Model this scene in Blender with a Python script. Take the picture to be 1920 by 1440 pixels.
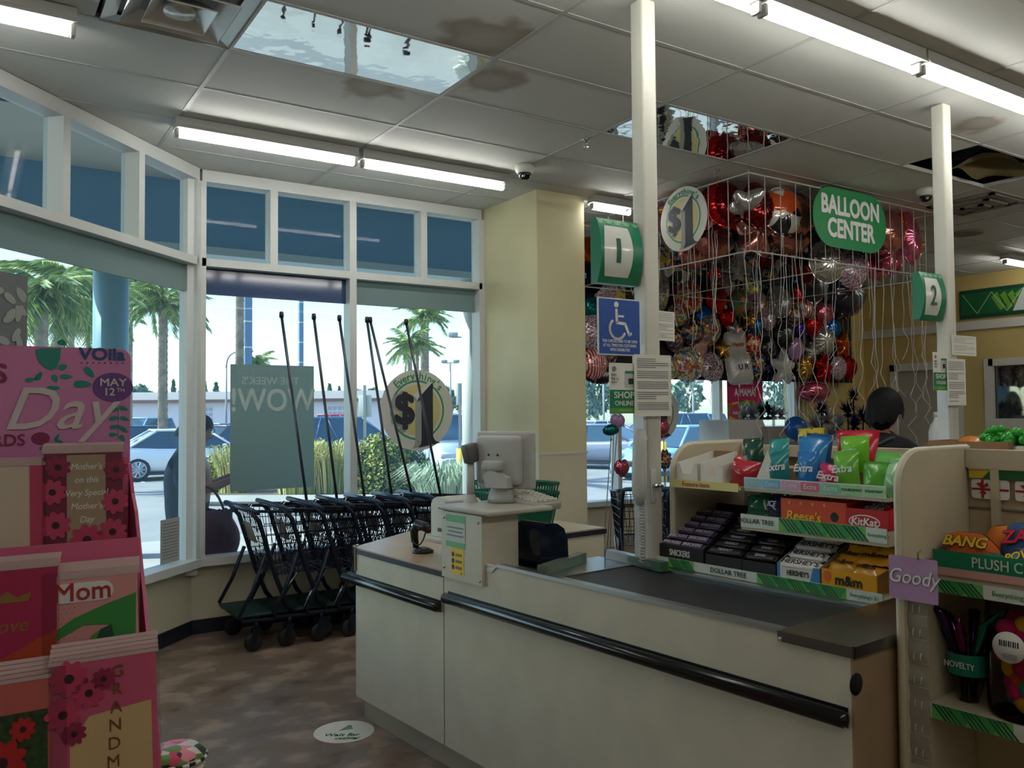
import bpy, bmesh, math, random
from mathutils import Vector, Matrix, Euler
random.seed(7)
for o in list(bpy.data.objects): bpy.data.objects.remove(o)
SC = bpy.context.scene
COL = SC.collection
PI = math.pi
def R(d): return math.radians(d)

# ---------------------------------------------------------------- camera
FPX, PITCH, ROLL, YAW, EYE = 1575.0, R(1.98), R(-0.48), R(56.8), 1.65
_a = Vector((math.cos(YAW)*math.cos(PITCH), math.sin(YAW)*math.cos(PITCH), math.sin(PITCH)))
_r = Vector((math.sin(YAW), -math.cos(YAW), 0)); _u = _r.cross(_a)
CR = _r*math.cos(ROLL) + _u*math.sin(ROLL); CU = _u*math.cos(ROLL) - _r*math.sin(ROLL); CA = _a
CAMP = Vector((0, 0, EYE))
cam = bpy.data.cameras.new('camera'); camo = bpy.data.objects.new('camera', cam); COL.objects.link(camo)
camo.matrix_world = Matrix(((CR.x, CU.x, -CA.x, 0), (CR.y, CU.y, -CA.y, 0), (CR.z, CU.z, -CA.z, EYE), (0, 0, 0, 1)))
cam.sensor_width = 36; cam.sensor_fit = 'HORIZONTAL'; cam.lens = 36*FPX/1920; cam.clip_start = .02; cam.clip_end = 600
SC.camera = camo
# ---------------------------------------------------------------- sky, sun, exposure
wd = bpy.data.worlds.new('world'); SC.world = wd; wd.use_nodes = True
_nt = wd.node_tree; _bg = _nt.nodes['Background']
_sk = _nt.nodes.new('ShaderNodeTexSky'); _sk.sky_type = 'NISHITA'; _sk.sun_disc = False
_sk.sun_elevation = R(48); _sk.air_density = 1.0; _sk.dust_density = 0.9; _sk.ozone_density = 1.0
_nt.links.new(_sk.outputs[0], _bg.inputs[0]); _bg.inputs[1].default_value = 0.34
sun = bpy.data.lights.new('sun', 'SUN'); suno = bpy.data.objects.new('sun', sun); COL.objects.link(suno)
sun.energy = 7.0; sun.angle = R(.6); sun.color = (1, .95, .86)
_sd = (CR*-.78 + Vector((CA.x, CA.y, 0))*-.10); _sd.z = 0; _sd.normalize(); _sd = _sd*math.cos(R(48)) + Vector((0, 0, math.sin(R(48))))
suno.rotation_euler = _sd.to_track_quat('Z', 'Y').to_euler(); suno.location = (0, 0, 20)
_sk.sun_rotation = math.atan2(_sd.x, _sd.y)
TUBE_E = 33.0
vs = SC.view_settings; SC.display_settings.display_device = 'sRGB'
vs.view_transform = 'Standard'; vs.look = 'None'; vs.exposure = 0.27; vs.gamma = 1; vs.use_curve_mapping = False

# ---------------------------------------------------------------- pixel -> place
def ray(x, y): return CR*((x-960)/FPX) - CU*((y-720)/FPX) + CA
def atz(x, y, z): v = ray(x, y); return CAMP + v*((z-EYE)/v.z)
def aty(x, y, Y): v = ray(x, y); return CAMP + v*(Y/v.y)
def atx(x, y, X): v = ray(x, y); return CAMP + v*(X/v.x)
def atn(x, y, n, d): v = ray(x, y); n = Vector(n); return CAMP + v*((d-n.dot(CAMP))/n.dot(v))
def atd(x, y, D): return CAMP + ray(x, y)*D
DE = R(4.7)
EX = Vector((math.cos(DE), math.sin(DE), 0)); EY = Vector((-math.sin(DE), math.cos(DE), 0))
def cf(x, y, z=0): return EX*x + EY*y + Vector((0, 0, z))          # checkout-lane frame
RC = DE - PI/2                                                      # heading: front of the thing looks along -EX

# ---------------------------------------------------------------- materials
def lin(c):
    f = lambda v: v/12.92 if v <= .04045 else ((v+.055)/1.055)**2.4
    return tuple(f(v/255) for v in c[:3]) + (1,)
MATS = {}
def mat(name, c=(200, 200, 200), rough=.5, metal=0, spec=.5, noise=None, bump=None, emit=0, alpha=1, trans=0, coat=0, sheen=0, c2=None, coord='Object'):
    if name in MATS: return MATS[name]
    m = bpy.data.materials.new(name); m.use_nodes = True; nt = m.node_tree; b = nt.nodes['Principled BSDF']; L = nt.links.new
    b.inputs['Base Color'].default_value = lin(c); b.inputs['Roughness'].default_value = rough
    b.inputs['Metallic'].default_value = metal; b.inputs['Specular IOR Level'].default_value = spec
    b.inputs['Alpha'].default_value = alpha; b.inputs['Transmission Weight'].default_value = trans
    b.inputs['Coat Weight'].default_value = coat
    if emit: b.inputs['Emission Color'].default_value = lin(c); b.inputs['Emission Strength'].default_value = emit
    if noise or bump:
        tc = nt.nodes.new('ShaderNodeTexCoord'); n = nt.nodes.new('ShaderNodeTexNoise'); n.inputs['Scale'].default_value = (noise or bump)[0]; n.inputs['Detail'].default_value = 5
        L(tc.outputs[coord], n.inputs['Vector'])
        if noise:
            r = nt.nodes.new('ShaderNodeValToRGB'); a = noise[1]
            d = c2 or tuple(v*(1-a) for v in c)
            r.color_ramp.elements[0].color = lin(d); r.color_ramp.elements[1].color = lin(c)
            r.color_ramp.elements[0].position = .35; r.color_ramp.elements[1].position = .65
            L(n.outputs['Fac'], r.inputs[0]); L(r.outputs[0], b.inputs['Base Color'])
        if bump:
            n2 = n
            if noise: n2 = nt.nodes.new('ShaderNodeTexNoise'); n2.inputs['Scale'].default_value = bump[0]; L(tc.outputs[coord], n2.inputs['Vector'])
            bp = nt.nodes.new('ShaderNodeBump'); bp.inputs['Strength'].default_value = bump[1]; bp.inputs['Distance'].default_value = bump[2] if len(bump) > 2 else .01
            L(n2.outputs['Fac'], bp.inputs['Height']); L(bp.outputs[0], b.inputs['Normal'])
    MATS[name] = m; return m
def glass(name, tint=(240, 248, 248), refl=1.0, op=0.0, opc=(200, 220, 225)):
    """one sheet of glass: clear, mirror-like at grazing angles, with a little grime that scatters light"""
    if name in MATS: return MATS[name]
    m = bpy.data.materials.new(name); m.use_nodes = True; nt = m.node_tree; nt.nodes.clear(); L = nt.links.new
    o = nt.nodes.new('ShaderNodeOutputMaterial'); t = nt.nodes.new('ShaderNodeBsdfTransparent'); t.inputs[0].default_value = lin(tint)
    g = nt.nodes.new('ShaderNodeBsdfGlossy'); g.inputs['Roughness'].default_value = .01; g.inputs[0].default_value = (refl, refl, refl, 1)
    f = nt.nodes.new('ShaderNodeLayerWeight'); f.inputs[0].default_value = .12
    mx = nt.nodes.new('ShaderNodeMixShader')
    L(f.outputs['Fresnel'], mx.inputs[0]); L(t.outputs[0], mx.inputs[1]); L(g.outputs[0], mx.inputs[2])
    last = mx
    if op:
        d = nt.nodes.new('ShaderNodeBsdfTranslucent'); d.inputs[0].default_value = lin(opc); m2 = nt.nodes.new('ShaderNodeMixShader'); m2.inputs[0].default_value = op
        L(mx.outputs[0], m2.inputs[1]); L(d.outputs[0], m2.inputs[2]); last = m2
    L(last.outputs[0], o.inputs[0]); MATS[name] = m; return m
def trans_mat(name, c, f=.5):
    """paper or shade cloth: part of the light comes through from behind"""
    if name in MATS: return MATS[name]
    m = bpy.data.materials.new(name); m.use_nodes = True; nt = m.node_tree; nt.nodes.clear(); L = nt.links.new
    o = nt.nodes.new('ShaderNodeOutputMaterial'); a = nt.nodes.new('ShaderNodeBsdfDiffuse'); b = nt.nodes.new('ShaderNodeBsdfTranslucent'); x = nt.nodes.new('ShaderNodeMixShader'); x.inputs[0].default_value = f
    a.inputs[0].default_value = lin(c); b.inputs[0].default_value = lin(c); L(a.outputs[0], x.inputs[1]); L(b.outputs[0], x.inputs[2]); L(x.outputs[0], o.inputs[0]); MATS[name] = m; return m
def ramp_mat(name, stops, tex='NOISE', scale=5, rough=.5, metal=0, spec=.5, detail=3, coord='Object', vec=None, const=True, bump=0, coat=0):
    """colours laid over a noise, voronoi or wave pattern: stops = [(pos, rgb), ...]"""
    if name in MATS: return MATS[name]
    m = bpy.data.materials.new(name); m.use_nodes = True; nt = m.node_tree; b = nt.nodes['Principled BSDF']; L = nt.links.new
    tc = nt.nodes.new('ShaderNodeTexCoord'); mp = nt.nodes.new('ShaderNodeMapping'); L(tc.outputs[coord], mp.inputs[0])
    if vec: mp.inputs['Scale'].default_value = vec
    if tex == 'NOISE': n = nt.nodes.new('ShaderNodeTexNoise'); n.inputs['Scale'].default_value = scale; n.inputs['Detail'].default_value = detail; out = n.outputs['Fac']
    elif tex == 'VORONOI': n = nt.nodes.new('ShaderNodeTexVoronoi'); n.inputs['Scale'].default_value = scale; s = nt.nodes.new('ShaderNodeSeparateColor'); L(n.outputs['Color'], s.inputs[0]); out = s.outputs[0]
    else: n = nt.nodes.new('ShaderNodeTexWave'); n.inputs['Scale'].default_value = scale; n.inputs['Distortion'].default_value = detail; out = n.outputs['Fac']
    L(mp.outputs[0], n.inputs['Vector'])
    r = nt.nodes.new('ShaderNodeValToRGB'); r.color_ramp.interpolation = 'CONSTANT' if const else 'LINEAR'
    while len(r.color_ramp.elements) > 1: r.color_ramp.elements.remove(r.color_ramp.elements[0])
    r.color_ramp.elements[0].position = stops[0][0]; r.color_ramp.elements[0].color = lin(stops[0][1])
    for p, c in stops[1:]: e = r.color_ramp.elements.new(p); e.color = lin(c)
    L(out, r.inputs[0]); L(r.outputs[0], b.inputs['Base Color'])
    b.inputs['Roughness'].default_value = rough; b.inputs['Metallic'].default_value = metal; b.inputs['Specular IOR Level'].default_value = spec; b.inputs['Coat Weight'].default_value = coat
    if bump:
        bp = nt.nodes.new('ShaderNodeBump'); bp.inputs['Strength'].default_value = bump; bp.inputs['Distance'].default_value = .01; L(out, bp.inputs['Height']); L(bp.outputs[0], b.inputs['Normal'])
    MATS[name] = m; return m

# ---------------------------------------------------------------- mesh helpers
class MB:
    def __init__(s): s.v = []; s.f = []; s.m = []; s.s = []
    def add(s, vs, fs, mi=0, sm=False):
        b = len(s.v); s.v += [tuple(p) for p in vs]
        for f in fs: s.f.append(tuple(b+i for i in f)); s.m.append(mi); s.s.append(sm)
        return s
    def box(s, c, d, mi=0, rz=0, M=None):
        x, y, z = d[0]/2, d[1]/2, d[2]/2
        P = [Vector((i*x, j*y, k*z)) for k in (-1, 1) for j in (-1, 1) for i in (-1, 1)]
        if M is not None: P = [M @ p for p in P]
        if rz: q = Matrix.Rotation(rz, 3, 'Z'); P = [q @ p for p in P]
        c = Vector(c)
        return s.add([p+c for p in P], [(0, 2, 3, 1), (4, 5, 7, 6), (0, 1, 5, 4), (2, 6, 7, 3), (0, 4, 6, 2), (1, 3, 7, 5)], mi)
    def bx(s, x0, x1, y0, y1, z0, z1, mi=0): return s.box(((x0+x1)/2, (y0+y1)/2, (z0+z1)/2), (abs(x1-x0), abs(y1-y0), abs(z1-z0)), mi)
    def rbox(s, c, d, b=.01, seg=2, mi=0, M=None):
        bm = bmesh.new(); bmesh.ops.create_cube(bm, size=1)
        for v in bm.verts: v.co = Vector((v.co.x*d[0], v.co.y*d[1], v.co.z*d[2]))
        bmesh.ops.bevel(bm, geom=list(bm.edges), offset=min(b, min(d)*.49), segments=seg, affect='EDGES', profile=.5)
        bm.verts.index_update(); c = Vector(c)
        P = [((M @ v.co) if M is not None else v.co)+c for v in bm.verts]; F = [tuple(v.index for v in f.verts) for f in bm.faces]; bm.free()
        return s.add(P, F, mi, True)
    def prism(s, pts, d0, d1, axis='y', mi=0, sm=False):
        """closed outline pts (2-D) swept along an axis from d0 to d1"""
        n = len(pts)
        def P(a, b, d): return {'x': (d, a, b), 'y': (a, d, b), 'z': (a, b, d)}[axis]
        V = [P(a, b, d0) for a, b in pts] + [P(a, b, d1) for a, b in pts]
        F = [(i, (i+1) % n, n+(i+1) % n, n+i) for i in range(n)]
        s.add(V, F, mi, sm)
        s.add(V, [tuple(range(n))[::-1], tuple(range(n, 2*n))], mi); return s
    def tube(s, path, r, n=6, mi=0, cap=True, closed=False):
        P = [Vector(p) for p in path]; k = len(P); V = []; rs = r if isinstance(r, (list, tuple)) else [r]*k
        up = Vector((0, 0, 1)); prev = None
        for i, p in enumerate(P):
            t = (P[(i+1) % k]-P[i-1]) if closed else (P[min(i+1, k-1)]-P[max(i-1, 0)])
            if t.length < 1e-9: t = Vector((0, 0, 1))
            t.normalize()
            if prev is None:
                a = t.cross(up)
                if a.length < 1e-3: a = t.cross(Vector((1, 0, 0)))
            else: a = prev - t*prev.dot(t)
            a.normalize(); prev = a; b = t.cross(a)
            V += [p+(a*math.cos(2*PI*j/n)+b*math.sin(2*PI*j/n))*rs[i] for j in range(n)]
        F = []
        for i in range(k if closed else k-1):
            for j in range(n):
                F.append((i*n+j, i*n+(j+1) % n, ((i+1) % k)*n+(j+1) % n, ((i+1) % k)*n+j))
        if cap and not closed: F += [tuple(range(n))[::-1], tuple((k-1)*n+j for j in range(n))]
        return s.add(V, F, mi, n > 4)
    def cyl(s, p0, p1, r0, r1=None, n=12, mi=0): return s.tube([p0, p1], [r0, r0 if r1 is None else r1], n, mi)
    def lathe(s, prof, n=20, mi=0, c=(0, 0, 0), M=None, sm=True):
        V = []; c = Vector(c)
        for r, z in prof:
            for j in range(n):
                p = Vector((r*math.cos(2*PI*j/n), r*math.sin(2*PI*j/n), z))
                V.append((M @ p if M is not None else p)+c)
        F = [(i*n+j, i*n+(j+1) % n, (i+1)*n+(j+1) % n, (i+1)*n+j) for i in range(len(prof)-1) for j in range(n)]
        if prof[0][0] > 1e-4: F.append(tuple(range(n))[::-1])
        if prof[-1][0] > 1e-4: F.append(tuple((len(prof)-1)*n+j for j in range(n)))
        return s.add(V, F, mi, sm)
    def ell(s, c, r, n=14, k=8, mi=0, M=None):
        V = []; c = Vector(c)
        for i in range(k+1):
            a = PI*i/k-PI/2
            for j in range(n):
                p = Vector((r[0]*math.cos(a)*math.cos(2*PI*j/n), r[1]*math.cos(a)*math.sin(2*PI*j/n), r[2]*math.sin(a)))
                V.append((M @ p if M is not None else p)+c)
        F = [(i*n+j, i*n+(j+1) % n, (i+1)*n+(j+1) % n, (i+1)*n+j) for i in range(k) for j in range(n)]
        return s.add(V, F, mi, True)
    def grid(s, fn, nu, nv, mi=0, sm=True, closeu=False):
        V = [fn(i/nu, j/nv) for j in range(nv+1) for i in range(nu+1)]
        F = [(j*(nu+1)+i, j*(nu+1)+i+1, (j+1)*(nu+1)+i+1, (j+1)*(nu+1)+i) for j in range(nv) for i in range(nu)]
        return s.add(V, F, mi, sm)
    def quad(s, a, b, c, d, mi=0): return s.add([a, b, c, d], [(0, 1, 2, 3)], mi)
    def mesh(s, name, mats):
        me = bpy.data.meshes.new(name); me.from_pydata(s.v, [], s.f)
        for m in (mats if isinstance(mats, (list, tuple)) else [mats]): me.materials.append(m)
        me.polygons.foreach_set('material_index', s.m); me.polygons.foreach_set('use_smooth', s.s)
        me.update(); return me
    def build(s, name, mats, parent=None, loc=(0, 0, 0), rot=(0, 0, 0), fix=True):
        me = s.mesh(name, mats)
        if fix:
            bm = bmesh.new(); bm.from_mesh(me); bmesh.ops.recalc_face_normals(bm, faces=bm.faces); bm.to_mesh(me); bm.free()
        return put(name, me, parent, loc, rot)
def put(name, me, parent=None, loc=(0, 0, 0), rot=(0, 0, 0), scale=None):
    o = bpy.data.objects.new(name, me); COL.objects.link(o); o.parent = parent; o.location = loc; o.rotation_euler = rot
    if scale: o.scale = scale
    return o
def thing(name, label, cat, loc=(0, 0, 0), rz=0, group=None):
    o = bpy.data.objects.new(name, None); COL.objects.link(o); o.location = loc; o.rotation_euler = (0, 0, rz) if not isinstance(rz, (tuple, Euler)) else rz
    o.empty_display_size = .05
    return tag(o, label, cat, group)
def tag(o, label, cat, group=None):
    o['label'] = label; o['category'] = cat
    if group: o['group'] = group
    return o
def struct(o): o['kind'] = 'structure'; return o
def copytree(o, loc, rz=None, label=None, parent=None, scale=None):
    c = o.copy(); COL.objects.link(c); c.parent = parent
    if parent is None:
        c.location = loc
        if rz is not None: c.rotation_euler = (0, 0, rz) if not isinstance(rz, (tuple, Euler)) else rz
        if label: c['label'] = label
        if scale: c.scale = scale
    for ch in list(o.children): copytree(ch, None, parent=c)
    return c
_tc = {}
def text_mesh(s, size, m, bold=0, ext=0, sx=1, shear=0, sp=1, align='CENTER', line=1):
    key = (s, size, m.name, bold, ext, sx, shear, sp, align, line)
    if key in _tc: return _tc[key]
    cu = bpy.data.curves.new('t', 'FONT'); cu.body = s; cu.size = size; cu.align_x = align; cu.align_y = 'CENTER'
    cu.extrude = ext; cu.shear = shear; cu.space_character = sp; cu.space_line = line; cu.resolution_u = 3
    ob = bpy.data.objects.new('t', cu); COL.objects.link(ob)
    me = bpy.data.meshes.new_from_object(ob); bpy.data.objects.remove(ob); bpy.data.curves.remove(cu)
    if sx != 1: me.transform(Matrix.Scale(sx, 4, (1, 0, 0)))
    if bold:                                              # heavier strokes: the outline laid down nine times, a hair apart
        bm = bmesh.new(); q = bold*size*.8
        for k, (dx, dy) in enumerate(((0, 0), (q, 0), (-q, 0), (0, q), (0, -q), (q*.7, q*.7), (-q*.7, q*.7), (q*.7, -q*.7), (-q*.7, -q*.7))):
            m2 = me.copy(); m2.transform(Matrix.Translation((dx, dy, k*min(.00025, size*.004)))); bm.from_mesh(m2); bpy.data.meshes.remove(m2)
        bm.to_mesh(me); bm.free()
    me.materials.clear(); me.materials.append(m); _tc[key] = me; return me
def text(s, size, m, parent, loc, rot=(PI/2, 0, 0), name='lettering', **k):
    return put(name, text_mesh(s, size, m, **k), parent, loc, rot)
def rrect(w, h, r, n=5, cx=0, cz=0):
    r = min(r, w/2, h/2); P = []
    for qx, qz, a0 in ((1, 1, 0), (-1, 1, 90), (-1, -1, 180), (1, -1, 270)):
        for i in range(n+1):
            a = R(a0+90*i/n); P.append((cx+qx*(w/2-r)+r*math.cos(a), cz+qz*(h/2-r)+r*math.sin(a)))
    return P
def disc(rx, rz, n=32, cx=0, cz=0): return [(cx+rx*math.cos(2*PI*i/n), cz+rz*math.sin(2*PI*i/n)) for i in range(n)]
def flat(name, pts, y, m, parent, t=.0008):
    """thin printed shape lying on a front that looks along -Y"""
    return MB().prism(pts, y, y-t, 'y').build(name, m, parent)
def bez(p0, p1, p2, p3, n=10):
    p0, p1, p2, p3 = map(Vector, (p0, p1, p2, p3))
    return [p0*(1-t)**3+p1*3*t*(1-t)**2+p2*3*t*t*(1-t)+p3*t**3 for t in [i/n for i in range(n+1)]]
WHITE = mat('white_paint', (205, 205, 198), .45); PRINT_W = mat('print_white', (225, 225, 222), .5); PRINT_K = mat('print_black', (22, 22, 26), .5)
GREEN = mat('sign_green', (20, 128, 84), .4); DGREEN = mat('print_dark_green', (16, 88, 66), .5); LGREEN = mat('print_light_green', (104, 182, 84), .5)
STEEL = mat('steel', (190, 192, 195), .28, 1); CHROME = mat('chrome', (215, 215, 218), .12, 1); BLACK = mat('black_plastic', (16, 17, 20), .35)
NAVY = mat('navy_plastic', (18, 26, 48), .35); CREAM = mat('cream_laminate', (206, 199, 178), .42, noise=(6, .04)); PAPER = mat('paper', (222, 220, 212), .7)
GREY = mat('grey_print', (120, 120, 122), .6); SKIN = mat('skin', (176, 120, 96), .55); HAIR = mat('black_hair', (10, 9, 11), .6, 0, .2, bump=(90, .6, .004)); 
# ================================================================ the room
CEIL = 3.53; YB = 6.69; YBAY = 8.0; XR = 11.85; CX, CY = 1.463, 6.686
M_floor = ramp_mat('floor_vinyl', [(.30, (98, 80, 68)), (.42, (132, 110, 92)), (.5, (124, 110, 102)), (.58, (156, 134, 116)), (.72, (170, 154, 144))], 'NOISE', 4.2, .33, detail=6, coord='Object', vec=(1, 1.2, 1), const=False)
M_tile = ramp_mat('ceiling_tile_vinyl', [(.0, (196, 196, 188)), (.72, (204, 204, 198)), (1, (196, 195, 186))], 'NOISE', 2.2, .75, const=False)
def stain_mat(name, off, r0):
    m = M_tile.copy(); m.name = name; nt = m.node_tree; L = nt.links.new; b = nt.nodes['Principled BSDF']
    tc = nt.nodes.new('ShaderNodeTexCoord'); ns = nt.nodes.new('ShaderNodeTexNoise'); ns.inputs['Scale'].default_value = 4; L(tc.outputs['Object'], ns.inputs['Vector'])
    mp = nt.nodes.new('ShaderNodeMapping'); mp.inputs['Location'].default_value = (-off[0], -off[1], 0); L(tc.outputs['Object'], mp.inputs[0])
    ln = nt.nodes.new('ShaderNodeVectorMath'); ln.operation = 'LENGTH'; L(mp.outputs[0], ln.inputs[0])
    ad = nt.nodes.new('ShaderNodeMath'); ad.operation = 'MULTIPLY_ADD'; ad.inputs[1].default_value = .34; L(ns.outputs['Fac'], ad.inputs[0]); L(ln.outputs['Value'], ad.inputs[2])
    r = nt.nodes.new('ShaderNodeValToRGB'); r.color_ramp.elements[0].position = 0; r.color_ramp.elements[0].color = lin((172, 165, 152))
    for p, c in ((r0*.6, (176, 170, 158)), (r0*.93, (160, 150, 136)), (r0, (166, 157, 144)), (r0+.06, (204, 204, 198))): e = r.color_ramp.elements.new(p); e.color = lin(c)
    r.color_ramp.elements[-1].position = 1; r.color_ramp.elements[-1].color = lin((204, 204, 198)); 
    L(ad.outputs[0], r.inputs[0]); L(r.outputs[0], b.inputs['Base Color']); return m
M_tbar = mat('t_bar', (176, 176, 170), .5); M_dark = mat('plenum_dark', (30, 30, 32), .9, noise=(3, .4))
M_cream = mat('wall_cream', (208, 202, 176), .6, noise=(2.5, .03)); M_yellow = mat('wall_yellow', (202, 178, 112), .6, noise=(2, .04))
M_base = mat('baseboard_navy', (28, 32, 48), .45); M_frame = mat('window_frame_white', (205, 208, 206), .4)
M_glass = glass('window_glass', (214, 240, 246), 1.0, .08, (150, 200, 236)); M_val_g = trans_mat('valance_grey_green', (150, 172, 172), .35); M_val_b = mat('valance_blue_gloss', (38, 66, 110), .08)
M_mirror = mat('mirror_plastic', (205, 208, 208), .03, 1, bump=(.8, .22, .06)); M_tube = mat('lit_tube', (252, 252, 246), .3, emit=TUBE_E)
M_lamp = mat('lamp_housing', (168, 168, 164), .4); M_vent = mat('vent_metal', (212, 212, 208), .25, .5)
fl = MB().prism([(-3.5, -4), (XR, -4), (XR, YBAY), (5.06, YBAY), (4.53, YB), (CX, YB), (-3.5, 1.73)], -.03, 0, 'z').build('floor', M_floor); struct(fl)
# ceiling: dark deck, hanging grid, one object per tile
ce = MB().bx(-3.6, XR+.2, -4.1, YBAY+.3, 4.35, 4.45).build('ceiling', M_dark); struct(ce)
GX = [1.125+1.225*k for k in range(-4, 10)]; GY = [3.73+.6125*k for k in range(-13, 8)]
tb = MB()
for x in GX:
    y1 = min(YB if x < 4.5 else YBAY, x+5.15)
    if -3.5 < x < XR: tb.bx(x-.012, x+.012, -4, y1, CEIL, CEIL+.03)
for y in GY:
    x0 = max(-3.5, y-5.15); x1 = XR if y <= YB else XR
    if y > YB: x0 = 4.53
    if -4 < y < YBAY: tb.bx(x0, x1, y-.012, y+.012, CEIL+.0005, CEIL+.03)
tb.build('t_bar_grid', M_tbar, ce)
def clip(P, n, d):
    out = []
    for i in range(len(P)):
        a, b = P[i], P[(i+1) % len(P)]; da = n[0]*a[0]+n[1]*a[1]-d; db = n[0]*b[0]+n[1]*b[1]-d
        if da >= 0: out.append(a)
        if da*db < 0: t = da/(da-db); out.append((a[0]+(b[0]-a[0])*t, a[1]+(b[1]-a[1])*t))
    return out
full = MB().bx(-.6, .6, -.294, .294, .004, .018).mesh('ceiling_tile', M_tile)
stained = {}
for key, off, r0 in (((0, 1), (.22, -.22), .34), ((1, 0), (-.5, -.05), .33), ((0, -1), (.43, .12), .37), ((-2, 0), (.35, .05), .36), ((3, 2), (-.2, 0), .30), ((3, -2), (.2, .1), .30)):
    stained[key] = full.copy(); stained[key].materials[0] = stain_mat('ceiling_tile_water_stain_%d' % len(stained), off, r0)
for i in range(len(GX)-1):
    for j in range(len(GY)-1):
        a, b = i-4, j-13; x0, x1, y0, y1 = GX[i]+.0125, GX[i+1]-.0125, GY[j]+.0125, GY[j+1]-.0125
        if (a, b) == (4, -1) or (a == -1 and b == 0): continue
        P = clip(clip(clip(clip([(x0, y0), (x1, y0), (x1, y1), (x0, y1)], (1, -1), -5.12), (-1, 0), -XR), (0, 1), -4), (1, 0), -3.5)
        if len(P) >= 3: P = clip(P, (0, -1), -(YB if x0 < 4.4 else YBAY))
        if len(P) < 3: continue
        if (a, b) in ((0, 0), (2, 0)):
            MB().prism(P, CEIL+.004, CEIL+.016, 'z').build('mirror_tile', M_mirror, ce); continue
        mm = stained.get((a, b), full)
        if len(P) == 4 and abs(P[2][0]-P[0][0]) > 1.19 and abs(P[2][1]-P[0][1]) > .58: put('ceiling_tile', mm, ce, ((x0+x1)/2, (y0+y1)/2, CEIL))
        else: MB().prism(P, CEIL+.004, CEIL+.018, 'z').build('ceiling_tile', M_tile, ce)
# half tile beside the air vent
MB().bx(-.088, .50, 3.742, 4.33, CEIL+.004, CEIL+.018).build('ceiling_tile', M_tile, ce)
# torn insulation and duct in the open cell, and the sagging tile beside it
void = MB(); random.seed(3)
void.tube([(5.9, 3.45, 3.86), (6.6, 3.4, 3.78), (7.4, 3.5, 3.9)], .16, 10)
void.tube([(6.3, 3.0, 3.7), (6.6, 3.5, 3.66), (6.7, 4.0, 3.8)], .05, 8)
void.build('duct', mat('duct_dark', (46, 46, 48), .6), ce)
ins = MB().grid(lambda u, v: (6.45+.7*u, 3.2+.42*v, CEIL+.03+.10*math.sin(PI*u)*math.sin(PI*v)+.03*math.sin(9*u+5*v)), 10, 8)
ins.build('insulation', mat('insulation_yellow', (96, 84, 50), .9), ce)

# ---- walls
def wall(name, pts, m=M_cream):
    b = MB()
    for x0, x1, y0, y1, z0, z1 in pts: b.bx(x0, x1, y0, y1, z0, z1)
    return struct(b.build(name, m))
wall('wall_front', [(CX-.05, 4.03, YB, YB+.14, 0, .52), (CX-.06, 4.03, YB, YB+.14, 3.50, 4.36), (5.0, 10.1, YBAY, YBAY+.14, 0, .52), (5.0, 10.1, YBAY, YBAY+.14, 3.42, 4.36)])
struct(MB().bx(10.1, XR+.1, YBAY, YBAY+.14, 0, 4.36).build('wall_front_side', M_yellow))
wl = MB(); wl.bx(-7, 0, 0, .14, 0, .52); wl.bx(-7, 0, 0, .14, 3.50, 4.36); wl.bx(-7, -3.6, 0, .14, .5, 3.55)
struct(wl.build('wall_left', M_cream, None, (CX, CY, 0), (0, 0, R(45))))
wall('wall_side', [(-3.64, -3.5, -4.1, 1.8, 0, 4.36)]); wall('wall_back', [(-3.6, XR, -4.14, -4, 0, 4.36)])
wr = MB(); DY0, DY1, DZ = 6.50, 7.50, 2.28; WY0, WY1, WZ0, WZ1 = 5.0, 6.08, 1.50, 2.26
wr.bx(XR, XR+.14, -4.1, WY0, 0, 4.36); wr.bx(XR, XR+.14, WY1, DY0, 0, 4.36); wr.bx(XR, XR+.14, DY1, YBAY+.1, 0, 4.36)
wr.bx(XR, XR+.14, DY0, DY1, DZ, 4.36); wr.bx(XR, XR+.14, WY0, WY1, 0, WZ0); wr.bx(XR, XR+.14, WY0, WY1, WZ1, 4.36)
struct(wr.build('wall_right', M_yellow))
M_door = mat('door_grey', (168, 160, 148), .5); M_trim = mat('trim_white', (206, 202, 192), .45)
d1 = struct(MB().bx(XR+.03, XR+.07, DY0+.01, DY1-.01, .01, DZ-.01).build('door_1', M_door))
f = MB()
for y in (DY0, DY1): f.bx(XR-.03, XR+.02, y-.05, y+.05, 0, DZ+.05)
f.bx(XR-.03, XR+.02, DY0-.05, DY1+.05, DZ-.05, DZ+.06); f.build('door_frame', M_trim, d1)
MB().rbox((XR+.015, DY0+.09, 1.02), (.05, .10, .03), .012).build('door_handle', STEEL, d1)
w4 = struct(MB().bx(XR+.03, XR+.04, WY0, WY1, WZ0, WZ1).build('window_4', mat('dark_mirror_glass', (120, 124, 122), .03, .9)))
f = MB()
for y in (WY0, WY1): f.bx(XR-.03, XR+.02, y-.06, y+.06, WZ0-.12, WZ1+.08)
f.bx(XR-.03, XR+.02, WY0, WY1, WZ1-.02, WZ1+.08); f.bx(XR-.05, XR+.02, WY0, WY1, WZ0-.12, WZ0+.02); f.build('window_frame', M_trim, w4)
struct(MB().bx(XR-.03, XR, -4, YBAY, 2.76, 2.88).build('trim_1', M_trim))
co = MB().bx(4.025, 4.53, 5.75, YB+.14, 1.31, 4.36, 0); co.bx(4.025, 4.53, 5.75, YB+.14, 0, 1.30, 1)
struct(MB().prism([(4.41, YB+.14), (4.53, YB+.14), (5.10, YBAY+.14), (4.98, YBAY+.14)], -.04, 4.36, 'z').build('wall_return', mat('exterior_stucco', (222, 222, 216), .7)))
struct(co.build('column', [mat('column_yellow', (208, 200, 160), .6, noise=(2, .04)), M_cream]))
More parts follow.
